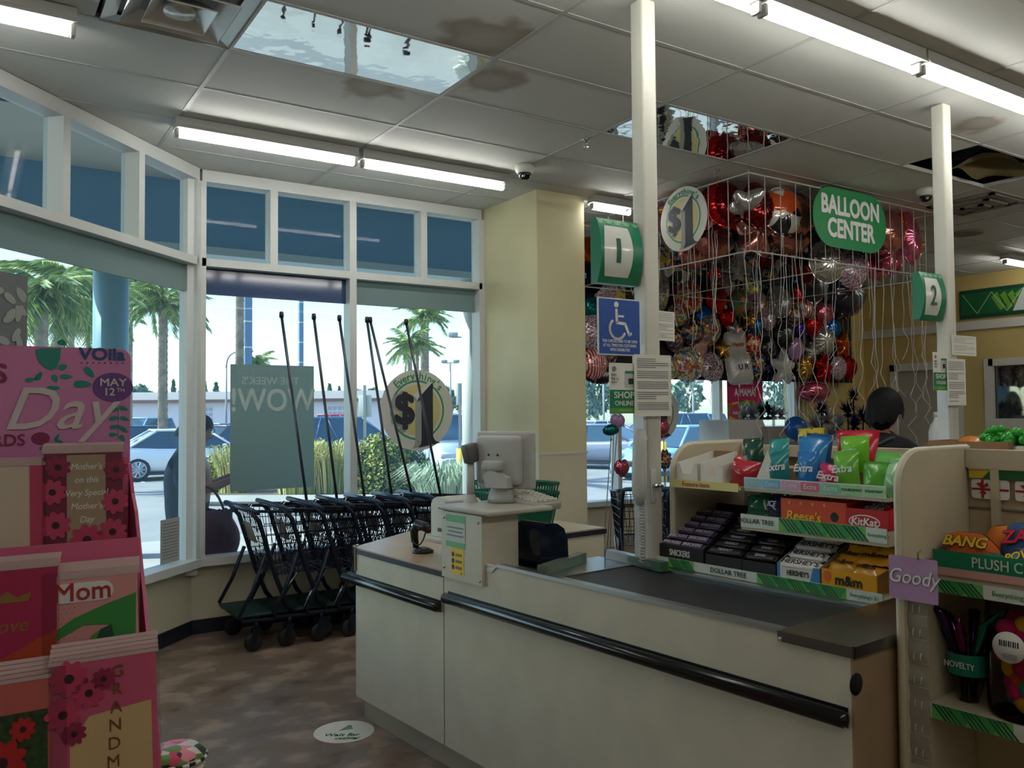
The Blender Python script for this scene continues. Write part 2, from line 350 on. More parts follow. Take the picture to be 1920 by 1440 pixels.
struct(MB().bx(4.018, 4.537, 5.743, 6.66, 1.295, 1.315).build('trim_2', M_trim))
struct(MB().bx(CX, 4.02, YB-.015, YB-.001, 0, .105).build('baseboard_front', M_base))
struct(MB().bx(-7, -.006, -.015, -.001, 0, .105).build('baseboard_left', M_base, None, (CX, CY, 0), (0, 0, R(45))))
b = MB().bx(4.01, 4.545, 5.735, 5.749, 0, .105); b.bx(4.01, 4.024, 5.735, 6.67, 0, .105); struct(b.build('baseboard_column', M_base))

# ---- windows: frame members and panes are parts
def window(name, x0, x1, ups, lows, loc, rz, val, sill=.58, tr=2.82, head=3.50, dp=.09):
    w = bpy.data.objects.new(name, None); COL.objects.link(w); w.location = loc; w.rotation_euler = (0, 0, rz); struct(w)
    MB().bx(x0, x1, -dp-.03, .05, sill-.06, sill).build('sill', M_frame, w)
    MB().bx(x0, x1, -dp, .05, tr-.03, tr+.03).build('transom', M_frame, w)
    MB().bx(x0, x1, -dp, .05, head-.06, head+.03).build('head_rail', M_frame, w)
    for x in (x0, x1): MB().bx(x-.03, x+.03, -dp, .05, sill, head-.06).build('jamb', M_frame, w)
    for x in ups: MB().bx(x-.03, x+.03, -dp, .05, tr+.03, head-.06).build('mullion', M_frame, w)
    for x in lows: MB().bx(x-.03, x+.03, -dp, .05, sill, tr-.03).build('mullion', M_frame, w)
    U = [x0]+sorted(ups)+[x1]; Lw = [x0]+sorted(lows)+[x1]
    def pane(a, b, z0, z1): MB().quad((a+.03, .02, z0), (b-.03, .02, z0), (b-.03, .02, z1), (a+.03, .02, z1)).build('pane', M_glass, w, fix=False)
    for a, b in zip(U, U[1:]): pane(a, b, tr+.03, head-.06)
    for i, (a, b) in enumerate(zip(Lw, Lw[1:])):
        pane(a, b, sill, tr-.03)
        if val: MB().bx(a+.031, b-.031, .0, .012, 2.585, tr-.031).build('valance_panel', val[i % len(val)], w)
    return w
window('window_1', -7, -.05, [-.74-.705*k for k in range(9)], [-2.15-1.41*k for k in range(4)], (CX, CY, 0), R(45), [M_val_g])
window('window_2', CX+.05, 4.0, [2.065, 2.735, 3.403], [2.735], (0, YB, 0), 0, [M_val_b, M_val_g])
window('window_3', 5.05, 10.07, [6.75, 8.53], [6.75, 8.53], (0, YBAY, 0), 0, None)
struct(MB().prism([(CX-.06, CY-.10), (CX+.02, CY-.10), (CX+.06, CY+.06), (CX-.02, CY+.09), (CX-.10, CY-.02)], .46, 3.55, 'z').build('trim_3', M_frame))

# ================================================================ ceiling fittings
def lamp_proto():
    t = thing('strip_light', '', 'ceiling light', (0, 0, CEIL), 0, 'fluorescent strip lights on the ceiling')
    MB().prism([(-.05, 0), (.05, 0), (.05, -.045), (.064, -.068), (.06, -.071), (.03, -.06), (-.03, -.06), (-.06, -.071), (-.064, -.068), (-.05, -.045)], 0, 1.22, 'x').build('housing', M_lamp, t)
    MB().cyl((.03, 0, -.108), (1.19, 0, -.108), .0145, n=10).build('tube', M_tube, t)
    for x in (.012, 1.208): MB().rbox((x, 0, -.095), (.022, .05, .055), .006).build('socket', M_lamp, t)
    return t
LP = lamp_proto()
spots = [((1.10, 5.54), 'white strip light running beside the front window, end nearer the bay corner'), ((2.355, 5.54), 'white strip light running beside the front window, end nearer the column')]
spots += [((.48+1.24*k, 2.47), 'white strip light of the checkout row '+s) for k, s in enumerate(('well short of the first lane pole', 'ending beside the first lane pole', 'just past the first lane pole', 'beside the second lane pole', 'just past the second lane pole', 'farthest past the second lane pole'))]
spots += [((-.80, 4.32), 'white strip light beside the chrome air vent'), ((-2.03, 4.32), 'white strip light in line with the one by the chrome vent'), ((10.55, 5.2), 'far strip light near the yellow wall')]
spots += [((-1.5+1.24*k, -.6), 'white strip light in the row over the store aisles') for k in range(0, 10, 1)]
first = True
for (x, y), lb in spots:
    if first: LP.location = (x, y, CEIL); LP['label'] = lb; first = False
    else: copytree(LP, (x, y, CEIL), 0, lb)
copytree(LP, (4.54, 5.66, CEIL), 0, 'short strip light glimpsed between the column and lane pole', scale=(.36, 1, 1))
v = thing('air_vent', 'chrome four-way ceiling air vent with nested square louvres', 'air vent', (.82, 4.04, CEIL))
for k, (a, b_, z0, z1) in enumerate([(.30, .235, 0, .015), (.225, .15, -.02, .03), (.14, .07, -.03, .03)]):
    m = MB()
    for q in range(4):
        rt = Matrix.Rotation(q*PI/2, 3, 'Z')
        m.add([rt @ Vector(p) for p in [(-a, -a, z0), (a, -a, z0), (b_, -b_, z1), (-b_, -b_, z1)]], [(0, 1, 2, 3)])
        m.add([rt @ Vector(p) for p in [(-a, -a, z0), (a, -a, z0), (a, -a, z0-.006), (-a, -a, z0-.006)]], [(0, 1, 2, 3)])
    m.build('louvre', M_vent, v, fix=False)
MB().lathe([(.0, -.02), (.07, -.02), (.075, .01), (0, .012)], 20).build('center_plate', M_vent, v)
MB().bx(-.3, .3, -.3, .3, .032, .04).build('back_plate', mat('vent_back', (120, 122, 120), .5), v)
v2 = thing('air_vent', 'dull square ceiling vent beyond the second lane pole', 'air vent', (7.75, 4.05, CEIL))
for a, z in ((.30, 0), (.2, -.015), (.1, -.03)):
    m = MB()
    for q in range(4): m.box(Matrix.Rotation(q*PI/2, 3, 'Z') @ Vector((0, -a+.02, z-.01)), (2*a, .04, .015), 0, q*PI/2)
    m.build('louvre', mat('vent_dull', (120, 116, 104), .5), v2)
def dome(p, lb):
    t = thing('security_camera', lb, 'security camera', p, 0, 'dome cameras')
    MB().lathe([(.0, 0), (.075, 0), (.075, -.03), (.062, -.055), (.055, -.06), (0, -.06)], 24).build('housing', WHITE, t)
    MB().lathe([(.05, -.055), (.048, -.075), (.036, -.098), (.018, -.108), (0, -.11)], 20).build('dome', mat('smoked_dome', (12, 12, 14), .05), t)
    MB().ell((-.03, -.03, -.088), (.014, .014, .012), 10, 6).build('lens', CHROME, t)
dome((3.56, 5.24, CEIL), 'white dome camera beside the lights over the front window'); dome((6.86, 4.01, CEIL), 'dome camera beside the open ceiling cell')
def sprinkler(x, y, lb):
    t = thing('sprinkler', lb, 'sprinkler', (x, y, CEIL), 0, 'sprinkler heads')
    MB().lathe([(.03, 0), (.03, -.006), (.012, -.01), (.01, -.03), (0, -.03)], 14).build('escutcheon', CHROME, t); MB().lathe([(0, -.05), (.018, -.05), (.018, -.053), (0, -.053)], 12).build('deflector', CHROME, t)
    MB().tube([(-.01, 0, -.03), (-.014, 0, -.04), (-.004, 0, -.05)], .002, 5).build('arm', CHROME, t)
sprinkler(3.57, 4.50, 'small chrome sprinkler head by the ceiling mirror over the lane sign'); sprinkler(4.9, 4.55, 'small sprinkler head above the silver balloon')
# ================================================================ outside
GZ = -.04
M_conc = mat('concrete', (176, 172, 166), .85, noise=(1.5, .08)); M_asph = mat('asphalt', (150, 148, 146), .9, noise=(.8, .10)); M_line = mat('lot_line', (220, 220, 216), .8)
struct(MB().bx(-60, 90, -30, 140, GZ-.2, GZ-.14).build('parking_lot', M_asph))
sw = MB().prism([(-12, -2.5), (-3.7, 1.55), (1.36, 6.84), (4.4, 6.84), (4.97, 8.15), (14, 8.15), (16, 8.15), (16, 12.2), (-.6, 12.2), (-13, -.2)], GZ-.14, GZ, 'z')
struct(sw.build('sidewalk', M_conc))
YC, ZB, ZS = 11.0, 3.80, 4.60                                  # porch beam: inner face, underside, soffit level
cn = MB().prism([(-9, -3.8), (CX-.02, CY+.12), (CX, YB+.14), (4.41, YB+.14), (4.98, YBAY+.14), (14, YBAY+.14), (14, YC+.3), (-14, YC+.3), (-14, -3.8)], ZS, ZS+.1, 'z')
canopy = struct(cn.build('canopy', mat('soffit_cream', (176, 172, 160), .7)))
MB().bx(-14, 14, YC, YC+.3, ZB, ZS).build('beam', mat('beam_blue', (92, 140, 176), .6), canopy); MB().bx(-14, 14, YC-.02, YC+.34, ZB-.10, ZB).build('fascia', mat('fascia_pale', (176, 192, 200), .6), canopy)
M_pcol = mat('porch_column_paint', (112, 152, 168), .5)
for px, lb, rr in ((207, 'round teal porch column outside the angled window', .20), (884, 'round pale porch column outside by the window end', .15)):
    p = aty(px, 700, YC+.15)
    t = thing('porch_column', lb, 'column', (p.x, p.y, GZ))
    MB().lathe([(rr, 0), (rr, ZB-.1-GZ)], 28).build('shaft', M_pcol if px < 500 else WHITE, t); MB().lathe([(rr+.05, 0), (rr+.05, .12), (rr, .14)], 28).build('base', M_pcol if px < 500 else WHITE, t)
# planter beds with kerb
def gnd(px, D): p = atd(px, 775, D); return Vector((p.x, p.y, GZ-.14))
bed = MB(); q = [gnd(330, 17.2), gnd(700, 17.0), gnd(920, 17.6), gnd(930, 21), gnd(330, 21)]
bed.prism([(p.x, p.y) for p in q], GZ-.14, GZ+.02, 'z'); bd = struct(bed.build('planter_bed', mat('mulch', (120, 104, 84), .95, noise=(6, .3))))
kb = MB()
for a, b in zip(q[:2]+q[1:3], q[1:3]+q[2:4]):
    if (b-a).length > .1: kb.tube([a+Vector((0, 0, .09)), b+Vector((0, 0, .09))], .12, 4)
kb.build('kerb', M_conc, bd)
for k in range(14):
    a = gnd(60+k*70, 23.2); b = gnd(30+k*70, 28.5)
    d = (b-a).normalized(); n = Vector((-d.y, d.x, 0))*.05
    struct(MB().prism([((a+n).x, (a+n).y), ((b+n).x, (b+n).y), ((b-n).x, (b-n).y), ((a-n).x, (a-n).y)], GZ-.139, GZ-.135, 'z').build('bay_line', M_line))
# ---- plants
def leafball(name, label, D, px, py, rx, rz, cols, n, ls, group=None, seed=1):
    rnd = random.Random(seed); p = atd(px, py, D); g = Vector((p.x, p.y, GZ-.02)); t = thing(name, label, 'bush', g, 0, group); m = MB()
    for i in range(n):
        a = rnd.uniform(0, 2*PI); u = rnd.uniform(-.05, 1); rr = math.sqrt(max(0, 1-u*u))*(.86+.18*rnd.random()); bump = 1+.10*math.sin(3*a+seed)+.07*math.sin(7*a+u*6)
        c = Vector((rr*rx*bump*math.cos(a), rr*rx*bump*math.sin(a), rz*(.08+.92*u)*bump))
        q = Euler((rnd.uniform(-1, 1), rnd.uniform(-1, 1), rnd.uniform(0, 6.3))).to_matrix()
        m.add([c+q @ Vector(v) for v in ((-ls, 0, 0), (0, -ls*.5, 0), (ls, 0, 0), (0, ls*.5, 0))], [(0, 1, 2, 3)], rnd.randrange(len(cols)))
    f = m.build('foliage', cols, t, fix=False); f['kind'] = 'stuff'
    st = MB()
    for k in range(5): st.tube([(0, 0, -.1), (.3*rx*math.cos(k*1.3), .3*rx*math.sin(k*1.3), rz*.4), (.7*rx*math.cos(k*1.3), .7*rx*math.sin(k*1.3), rz*.75)], .02, 5)
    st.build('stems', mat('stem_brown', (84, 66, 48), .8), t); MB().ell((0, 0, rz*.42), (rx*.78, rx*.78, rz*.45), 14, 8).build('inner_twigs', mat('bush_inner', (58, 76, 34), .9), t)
    return t
LV = [mat('leaf_yellow_green', (176, 176, 74), .6), mat('leaf_green', (118, 140, 58), .6), mat('leaf_gold', (206, 190, 92), .6), mat('leaf_mid', (84, 116, 56), .6)]
LD = [mat('leaf_shaded', (62, 92, 58), .6), mat('leaf_shaded_bluegreen', (78, 112, 84), .6), LV[3]]  # shrub's side away from the sun: shade put into the leaf colours
leafball('shrub', 'rounded yellow-green shrub in the planter outside the front window', 18.4, 712, 900, .72, 1.12, LV, 4200, .055, seed=2)
leafball('shrub', 'shaded side of the clipped shrub, coloured darker, by the window dollar sign', 18.9, 762, 900, .55, .95, LD, 2600, .05, seed=4)
leafball('shrub', 'low yellow shrub in front of the parked white sedan', 18.6, 402, 900, .42, .72, [LV[0], LV[2], LV[1]], 1800, .05, seed=5)
leafball('shrub', 'far small yellow shrub behind the white sedan', 33, 325, 800, .7, .8, [LV[2], LV[0]], 700, .09, seed=6)
def grass(label, D, px, h, sp, n, cols, seed, droop=.5):
    rnd = random.Random(seed); p = atd(px, 900, D); t = thing('ornamental_grass', label, 'grass clump', (p.x, p.y, GZ-.02), 0, 'ornamental grasses in the planter'); m = MB()
    for i in range(n):
        a = rnd.uniform(0, 2*PI); r = sp*math.sqrt(rnd.random())*.5; L = h*rnd.uniform(.6, 1.05); dr = rnd.uniform(.15, droop); b = Vector((r*math.cos(a), r*math.sin(a), 0)); o = Vector((math.cos(a), math.sin(a), 0)); s = Vector((-math.sin(a), math.cos(a), 0))*.012
        pts = [b, b+o*dr*.2*L+Vector((0, 0, .5*L)), b+o*dr*.6*L+Vector((0, 0, .9*L)), b+o*dr*L+Vector((0, 0, L*(1-dr*.35)))]; V = []
        for k, q in enumerate(pts): w = (1, 1, .7, .1)[k]; V += [q-s*w, q+s*w]
        m.add(V, [(0, 1, 3, 2), (2, 3, 5, 4), (4, 5, 7, 6)], rnd.randrange(len(cols)))
    o = m.build('blades', cols, t, fix=False); o['kind'] = 'stuff'
    MB().lathe([(sp*.45, 0), (sp*.3, .12), (0, .16)], 12).build('crown', mat('grass_base', (120, 112, 64), .9), t)
GR = [mat('grass_pale', (196, 192, 110), .7), mat('grass_green', (142, 156, 82), .7), mat('grass_straw', (214, 200, 136), .7)]
grass('tall pale grass clump between the window poster and mullion', 18.2, 622, 1.25, .9, 700, GR, 1); grass('tall pale grass clump hidden partly by the window poster', 18.0, 560, 1.2, .9, 500, GR, 2)
grass('pale grass clump rising beside the woman at the window', 18.3, 436, 1.15, .55, 420, GR, 3)
GB = [mat('grass_bluegreen', (150, 172, 140), .7), mat('grass_grey', (176, 188, 158), .7)]
grass('grey-green arching grass clump below the window dollar sign', 16.0, 838, .85, 1.1, 800, GB, 4, 1.0); grass('grey-green arching grass clump by the yellow bollard', 17.2, 905, .8, .9, 400, GB, 5, 1.0)
# ---- palms
M_trunk = mat('palm_trunk', (164, 148, 128), .85, noise=(5, .25)); M_frond = [mat('frond_green', (132, 152, 76), .6), mat('frond_dark', (92, 122, 76), .6), mat('frond_pale', (186, 190, 120), .6)]
def frond_mesh(L, droop, seed):
    rnd = random.Random(seed); m = MB(); P = []
    for i in range(11):
        u = i/10; P.append(Vector((L*(u-.18*u*u*droop), 0, L*(.38*u-(.50+.45*droop)*u*u))))
    m.tube(P, [.03-.0025*i for i in range(11)], 4)
    for i in range(1, 41):
        u = i/40; k = min(9, int(u*10)); a = P[k].lerp(P[k+1], u*10-k)
        for sd in (-1, 1):
            ll = L*.30*(1-.55*abs(u-.45))*rnd.uniform(.8, 1.15); d = Vector((.25, sd*.62, -.5-.5*rnd.random())).normalized()*ll; w = Vector((.022*L, 0, 0))
            m.add([a-w*.5, a+w*.5, a+d*.6+w*.4+Vector((0, 0, .06*ll)), a+d+Vector((0, 0, -.22*ll))], [(0, 1, 2, 3)], rnd.choice((0, 0, 1, 2)))
    return m.mesh('frond', M_frond)
FM = [frond_mesh(2.0, d, i) for i, d in enumerate((.3, .7, 1.0, 1.3))]
def palm(label, D, px, ptop, rt, nf=24, sc=1.0, seed=0, htop=None):
    rnd = random.Random(seed); g = gnd(px, D); top = atd(px, ptop, D).z if htop is None else htop; h = top-g.z
    t = thing('palm_tree', label, 'palm tree', g, rnd.uniform(0, 6), 'palm trees around the parking lot'); m = MB()
    prof = [(rt*1.3, 0)]; k = int(h/.22)
    for i in range(1, k): prof += [(rt*(1.02-.12*i/k), h*i/k-.02), (rt*(1.14-.12*i/k), h*i/k)]
    prof += [(rt*1.45, h*.975), (rt*.7, h+.1)]
    m.lathe(prof, 12).build('trunk', M_trunk, t)
    sk = MB()
    for i in range(26): a = i*2.4; sk.add([(rt*math.cos(a), rt*math.sin(a), h-.1-.03*(i % 9)), (rt*1.0*math.cos(a+.5), rt*math.sin(a+.5), h-.1-.03*(i % 9)), (rt*1.9*math.cos(a+.25), rt*1.9*math.sin(a+.25), h+.15-.06*(i % 9))], [(0, 1, 2)])
    sk.build('boots', M_trunk, t)
    for i in range(nf):
        o = put('frond', FM[i % 4], t, (0, 0, h), (0, rnd.uniform(-.75, .35) if i % 3 else rnd.uniform(-1.1, -.7), i*2.39996)); o.scale = (sc*rnd.uniform(.8, 1.1),)*3
palm('slim palm with drooping crown above the parked white sedan', 30, 305, 572, .16, 24, .78, 1)
palm('palm with ragged trunk between the leaf poster and teal column', 20, 76, 560, .15, 26, .8, 2); palm('palm with thin yellowish trunk just beside the teal column', 26, 132, 545, .09, 30, 1.0, 3)
palm('palm half hidden behind the teal porch column', 37, 243, 545, .11, 24, .95, 4); palm('very tall palm trunk beside the dark banded pylon', 21, 449, 0, .10, 18, 1.0, 5, 8.5)
palm('tall palm behind the window dollar sign, thickest trunk', 52, 797, 595, .26, 22, .85, 6); palm('thin palm behind the window dollar sign, shortest crown', 46, 769, 650, .13, 20, .8, 7)
palm('thin palm between the two behind the dollar sign', 61, 783, 655, .12, 20, .85, 8); palm('distant small palm peeking over the window poster', 62, 481, 682, .12, 16, .8, 9)
palm('low bushy palm behind the pink card display header', 46, 165, 600, .12, 24, 1.3, 10); palm('low bushy palm beside the ragged palm trunk', 33, 105, 600, .12, 24, 1.0, 11)
# ---- pylons, lamp posts, sign posts
M_pyl = mat('pylon_blue', (92, 122, 150), .35); M_pole = mat('lot_pole', (150, 150, 148), .5)
for px, D, w, lb in ((464, 34, .29, 'dark blue banded sign pylon beside the tall palm trunk'), (564, 44, .22, 'slim blue banded pylon standing alone in the parking lot')):
    t = thing('sign_pylon', lb, 'pylon', gnd(px, D)); MB().bx(-w/2, w/2, -w/2, w/2, 0, 13).build('shaft', M_pyl, t)
    for k in range(9): MB().bx(-w/2-.01, w/2+.01, -w/2-.01, w/2+.01, 3.5+k*1.05, 3.56+k*1.05).build('band', WHITE, t)
def lamp_post(px, D, ptop, lb, heads=2):
    g = gnd(px, D); h = atd(px, ptop, D).z-g.z; t = thing('lot_lamp', lb, 'lamp post', g, YAW-PI/2, 'parking lot lamp posts')
    MB().cyl((0, 0, 0), (0, 0, h), .07, .05, 8).build('pole', M_pole, t); MB().cyl((0, 0, 0), (0, 0, .7), .25, .25, 12).build('footing', M_conc, t)
    if heads == 2:
        MB().bx(-.5, .5, -.03, .03, h-.12, h-.06).build('crossarm', M_pole, t)
        for s in (-1, 1): MB().rbox((s*.42, 0, h+.02), (.42, .35, .22), .04).build('lamp_head', M_pole, t)
    else: MB().tube(bez((0, 0, h), (0, 0, h+.7), (.3, 0, h+.9), (1, 0, h+.9), 8), .045, 6).build('arm', M_pole, t); MB().rbox((1.15, 0, h+.88), (.5, .2, .12), .04).build('lamp_head', M_pole, t)
lamp_post(868, 38, 628, 'taller two-headed lot lamp at the window edge'); lamp_post(845, 58, 678, 'shorter two-headed lot lamp over the dollar sign'); lamp_post(424, 44, 690, 'curved-arm street lamp beside the window poster', 1); lamp_post(1132, 50, 700, 'thin lot lamp seen under the balloon board', 1); lamp_post(1300, 50, 715, 'lot lamp seen past the half hidden dollar sign', 2)
for px, D, lb, zb in ((684, 19.3, 'white-backed parking sign on post behind the yellow shrub', .0), (862, 18.8, 'white-backed parking sign on a tall yellow bollard', .0), (1243, 22, 'small parking sign on a yellow bollard under balloons', 0)):
    g = gnd(px, D); t = thing('parking_sign', lb, 'sign post', g, YAW-PI/2, 'parking sign posts'); MB().bx(-.03, .03, -.03, .03, 0, 2.5).build('post', M_pole, t)
    z1 = 2.55 if px > 700 else 2.3
    MB().rbox((0, .04, z1-.28), (.30 if px < 800 else .16, .01, .5), .004).build('sign_plate', WHITE, t); MB().cyl((0, 0, 0), (0, 0, 1.05), .085, .085, 14).build('bollard', mat('bollard_yellow', (226, 190, 60), .5), t)
# ---- far building and trees
t = thing('low_building', 'long pale low building across the parking lot', 'building', gnd(420, 72), YAW-PI/2-R(2))
MB().bx(-19, 17, 0, 8, 0, 2.95).build('wall', mat('far_wall', (206, 200, 206), .8), t); MB().bx(-19.4, 17.4, -.6, 8.4, 2.95, 3.2).build('roof_edge', mat('far_brown', (110, 84, 78), .8), t); MB().bx(-18, 16, 1, 8, 3.2, 3.9).build('roof', mat('far_roof', (224, 216, 208), .8), t)
for x in (-3, 2.6, 9):
    wn = MB()
    for i in range(5):
        for j in range(5): wn.bx(x+i*.42, x+i*.42+.3, -.04, .02, .4+j*.45, .4+j*.45+.32)
    wn.build('breeze_block_screen', mat('far_screen', (168, 162, 172), .9), t)
t = thing('low_building', 'dark-roofed building beyond the red pickup', 'building', gnd(640, 85), YAW-PI/2)
MB().bx(-4, 9, 0, 6, 0, 2.3).build('wall', mat('far_grey', (150, 160, 170), .8), t); MB().prism([(-4.6, 2.3), (9.6, 2.3), (8, 3.2), (-3, 3.2)], -.5, 6.5, 'y').build('roof', mat('far_dark', (110, 100, 104), .8), t)
for k, x in enumerate((-3, 0, 3, 6)): MB().bx(x, x+1.6, -.05, .0, .9, 1.9).build('window', mat('far_pane', (70, 84, 98), .2), t)
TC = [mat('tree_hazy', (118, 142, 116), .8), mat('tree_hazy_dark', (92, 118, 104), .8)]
rnd = random.Random(5)
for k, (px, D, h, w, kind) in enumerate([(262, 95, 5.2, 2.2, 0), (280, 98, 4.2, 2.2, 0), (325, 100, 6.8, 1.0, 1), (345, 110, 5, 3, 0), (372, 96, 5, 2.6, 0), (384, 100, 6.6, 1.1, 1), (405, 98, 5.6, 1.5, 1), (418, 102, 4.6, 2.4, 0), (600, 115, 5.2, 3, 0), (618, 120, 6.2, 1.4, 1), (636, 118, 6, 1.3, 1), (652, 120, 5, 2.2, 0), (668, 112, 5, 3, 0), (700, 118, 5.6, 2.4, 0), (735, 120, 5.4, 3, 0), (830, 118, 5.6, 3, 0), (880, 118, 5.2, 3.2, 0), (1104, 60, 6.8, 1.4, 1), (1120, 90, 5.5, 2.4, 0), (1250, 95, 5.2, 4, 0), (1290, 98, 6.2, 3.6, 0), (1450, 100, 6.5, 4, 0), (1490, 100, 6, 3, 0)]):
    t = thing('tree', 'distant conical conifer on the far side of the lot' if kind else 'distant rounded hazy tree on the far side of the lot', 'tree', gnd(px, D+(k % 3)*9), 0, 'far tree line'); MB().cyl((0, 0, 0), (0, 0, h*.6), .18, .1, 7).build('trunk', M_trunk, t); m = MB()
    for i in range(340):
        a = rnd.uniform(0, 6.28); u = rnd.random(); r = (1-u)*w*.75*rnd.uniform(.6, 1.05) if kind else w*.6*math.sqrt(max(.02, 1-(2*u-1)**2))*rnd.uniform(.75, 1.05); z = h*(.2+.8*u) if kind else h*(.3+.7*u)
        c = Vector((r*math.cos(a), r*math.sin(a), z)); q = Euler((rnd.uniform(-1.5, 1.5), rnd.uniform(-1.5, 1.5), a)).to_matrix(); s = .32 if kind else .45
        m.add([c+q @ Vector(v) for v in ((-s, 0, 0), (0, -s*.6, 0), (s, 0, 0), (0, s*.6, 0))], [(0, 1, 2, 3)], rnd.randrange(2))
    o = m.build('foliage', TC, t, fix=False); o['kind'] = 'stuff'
# ---- cars
M_cglass = mat('car_glass', (60, 84, 104), .06); M_tyre = mat('tyre', (24, 24, 27), .8); M_rim = mat('rim', (196, 200, 206), .3, .8); M_tail = mat('tail_light', (190, 24, 36), .25); M_head = mat('head_light', (226, 230, 234), .15); M_trimk = mat('car_black', (26, 27, 30), .5)
def car(label, loc, rz, col, kind='sedan', group='parked cars'):
    t = thing('car' if kind != 'pickup' else 'pickup_truck', label, 'car' if kind != 'pickup' else 'truck', loc, rz, group)
    pm = mat('car_paint_%d_%d_%d' % col, col, .3, coat=1)
    if kind == 'sedan': L, W, H, belt, prof, gh = 4.6, .89, 1.45, .90, [(-2.3, .62), (-2.25, .9), (-1.6, .96), (-.8, .93), (.9, .90), (1.6, .82), (2.15, .70), (2.3, .5)], [(-1.72, -.85, .52, 1.32)]
    elif kind == 'suv': L, W, H, belt, prof, gh = 4.7, .93, 1.76, 1.05, [(-2.3, .7), (-2.3, 1.02), (-1.6, 1.06), (.8, 1.05), (1.5, 1.0), (2.2, .9), (2.33, .6)], [(-2.24, -2.0, .3, 1.15)]
    else: L, W, H, belt, prof, gh = 5.6, .98, 1.85, 1.12, [(-2.8, .8), (-2.8, 1.12), (-.6, 1.12), (1.0, 1.12), (1.8, 1.08), (2.6, 1.02), (2.8, .7)], [(-.75, -.5, .75, 1.35)]
    st = []
    for i in range(25):
        x = prof[0][0]+(prof[-1][0]-prof[0][0])*i/24
        for (xa, za), (xb, zb) in zip(prof, prof[1:]):
            if xa <= x <= xb and xb > xa: zt = za+(zb-za)*(x-xa)/(xb-xa); break
        e = abs(x)/(L/2); w = W*(1-.10*max(0, (e-.75)/.25)**2); st.append((x, zt, w))
    def sec(u, v):
        x, zt, w = st[min(24, int(round(u*24)))]; ang = v*2
        prof2 = [(-.86, .24), (-1, .42), (-1.0, .62), (-.975, .82), (-.93, 1)]
        pts = [(a, .22+(zt-.22)*b) for a, b in [(-.8, 0), (-.98, .25), (-1.0, .55), (-.97, .85), (-.86, 1), (-.4, 1.03), (0, 1.04), (.4, 1.03), (.86, 1), (.97, .85), (1, .55), (.98, .25), (.8, 0)]]
        k = int(round(v*12)); return (x, pts[k][0]*w, pts[k][1])
    b = MB().grid(sec, 24, 12); n = 25
    b.add([sec(0, k/12) for k in range(13)], [tuple(range(13))]); b.add([sec(1, k/12) for k in range(13)], [tuple(range(13))])
    b.build('body', pm, t)
    x0, x1, x2, x3 = gh[0]; wb, wt = W*.90, W*.70; zb, zt = belt-.02, H
    base = [(x0, -wb), (x3, -wb), (x3, wb), (x0, wb)]; top = [(x1, -wt), (x2, -wt), (x2, wt), (x1, wt)]
    g = MB().add([(x, y, zb) for x, y in base]+[(x, y, zt-.05) for x, y in top], [(0, 1, 5, 4), (1, 2, 6, 5), (2, 3, 7, 6), (3, 0, 4, 7)]); g.build('windows', M_cglass, t)
    MB().rbox(((x1+x2)/2, 0, zt-.035), (x2-x1+.1, wt*2+.04, .07), .03).build('roof', pm, t)
    pl = MB()
    for s in (-1, 1):
        for (xa, xb) in ((x0, x1), (x3, x2)): pl.tube([(xa, s*wb, zb), (xb, s*(wt+.01), zt-.04)], .035, 5)
        xm = (x0+x3)/2+.05; pl.tube([(xm, s*(wb+.01), zb), ((x1+x2)/2+.05, s*(wt+.015), zt-.04)], .03, 5)
        if kind == 'suv': pl.tube([(x0+1.05, s*(wb+.01), zb), (x1+1.0, s*(wt+.015), zt-.04)], .03, 5)
    pl.build('pillars', pm, t)
    if kind == 'pickup': MB().bx(-2.7, -.85, -.85, .85, 1.06, 1.10).build('bed_liner', M_trimk, t)
    wx = L*.30; r = .33 if kind == 'sedan' else .37
    for sx in (-1, 1):
        for s in (-1, 1):
            w = MB().lathe([(0, -.11), (r*.8, -.11), (r, -.08), (r, .08), (r*.8, .11), (0, .11)], 22, 0, (sx*wx, s*(W-.09), r), Matrix.Rotation(PI/2, 3, 'X')).build('wheel', M_tyre, t)
            rm = MB().lathe([(0, 0), (r*.15, .02), (r*.18, .01)], 14, 0, (sx*wx, s*(W+.025), r), Matrix.Rotation(-s*PI/2, 3, 'X'))
            rm.lathe([(r*.62, 0), (r*.7, .012), (r*.7, -.02)], 22, 0, (sx*wx, s*(W+.02), r), Matrix.Rotation(-s*PI/2, 3, 'X'))
            for k in range(10): a = 2*PI*k/10; rm.tube([(sx*wx+.1*r*math.cos(a), s*(W+.028), r+.1*r*math.sin(a)), (sx*wx+.66*r*math.cos(a), s*(W+.024), r+.66*r*math.sin(a))], .026, 4)
            rm.build('rim', M_rim, w)
    for s in (-1, 1):
        MB().rbox((-L/2+.06, s*W*.72, belt-.16), (.12, W*.42, .16), .04).build('tail_light', M_tail, t); MB().rbox((L/2-.14, s*W*.7, .66 if kind == 'sedan' else .8), (.22, W*.40, .14), .04).build('head_light', M_head, t)
        MB().rbox((x3-.35, s*(W+.05), belt+.05), (.12, .14, .11), .03).build('mirror', pm, t)
    MB().bx(-L/2+.02, L/2-.06, -W*.93, W*.93, .16, .26).build('sill_trim', M_trimk, t); MB().rbox((L/2-.01, 0, .46), (.06, W*1.0, .16), .03).build('grille', M_trimk, t)
    MB().rbox((-L/2-.005, 0, .6), (.02, .32, .16), .005).build('licence_plate', WHITE, t)
def cg(px, D): p = gnd(px, D); return p
VW = YAW                                   # heading of the view axis
car('white sedan parked beside the walking woman', cg(345, 25.0), VW+R(-58), (236, 240, 244))
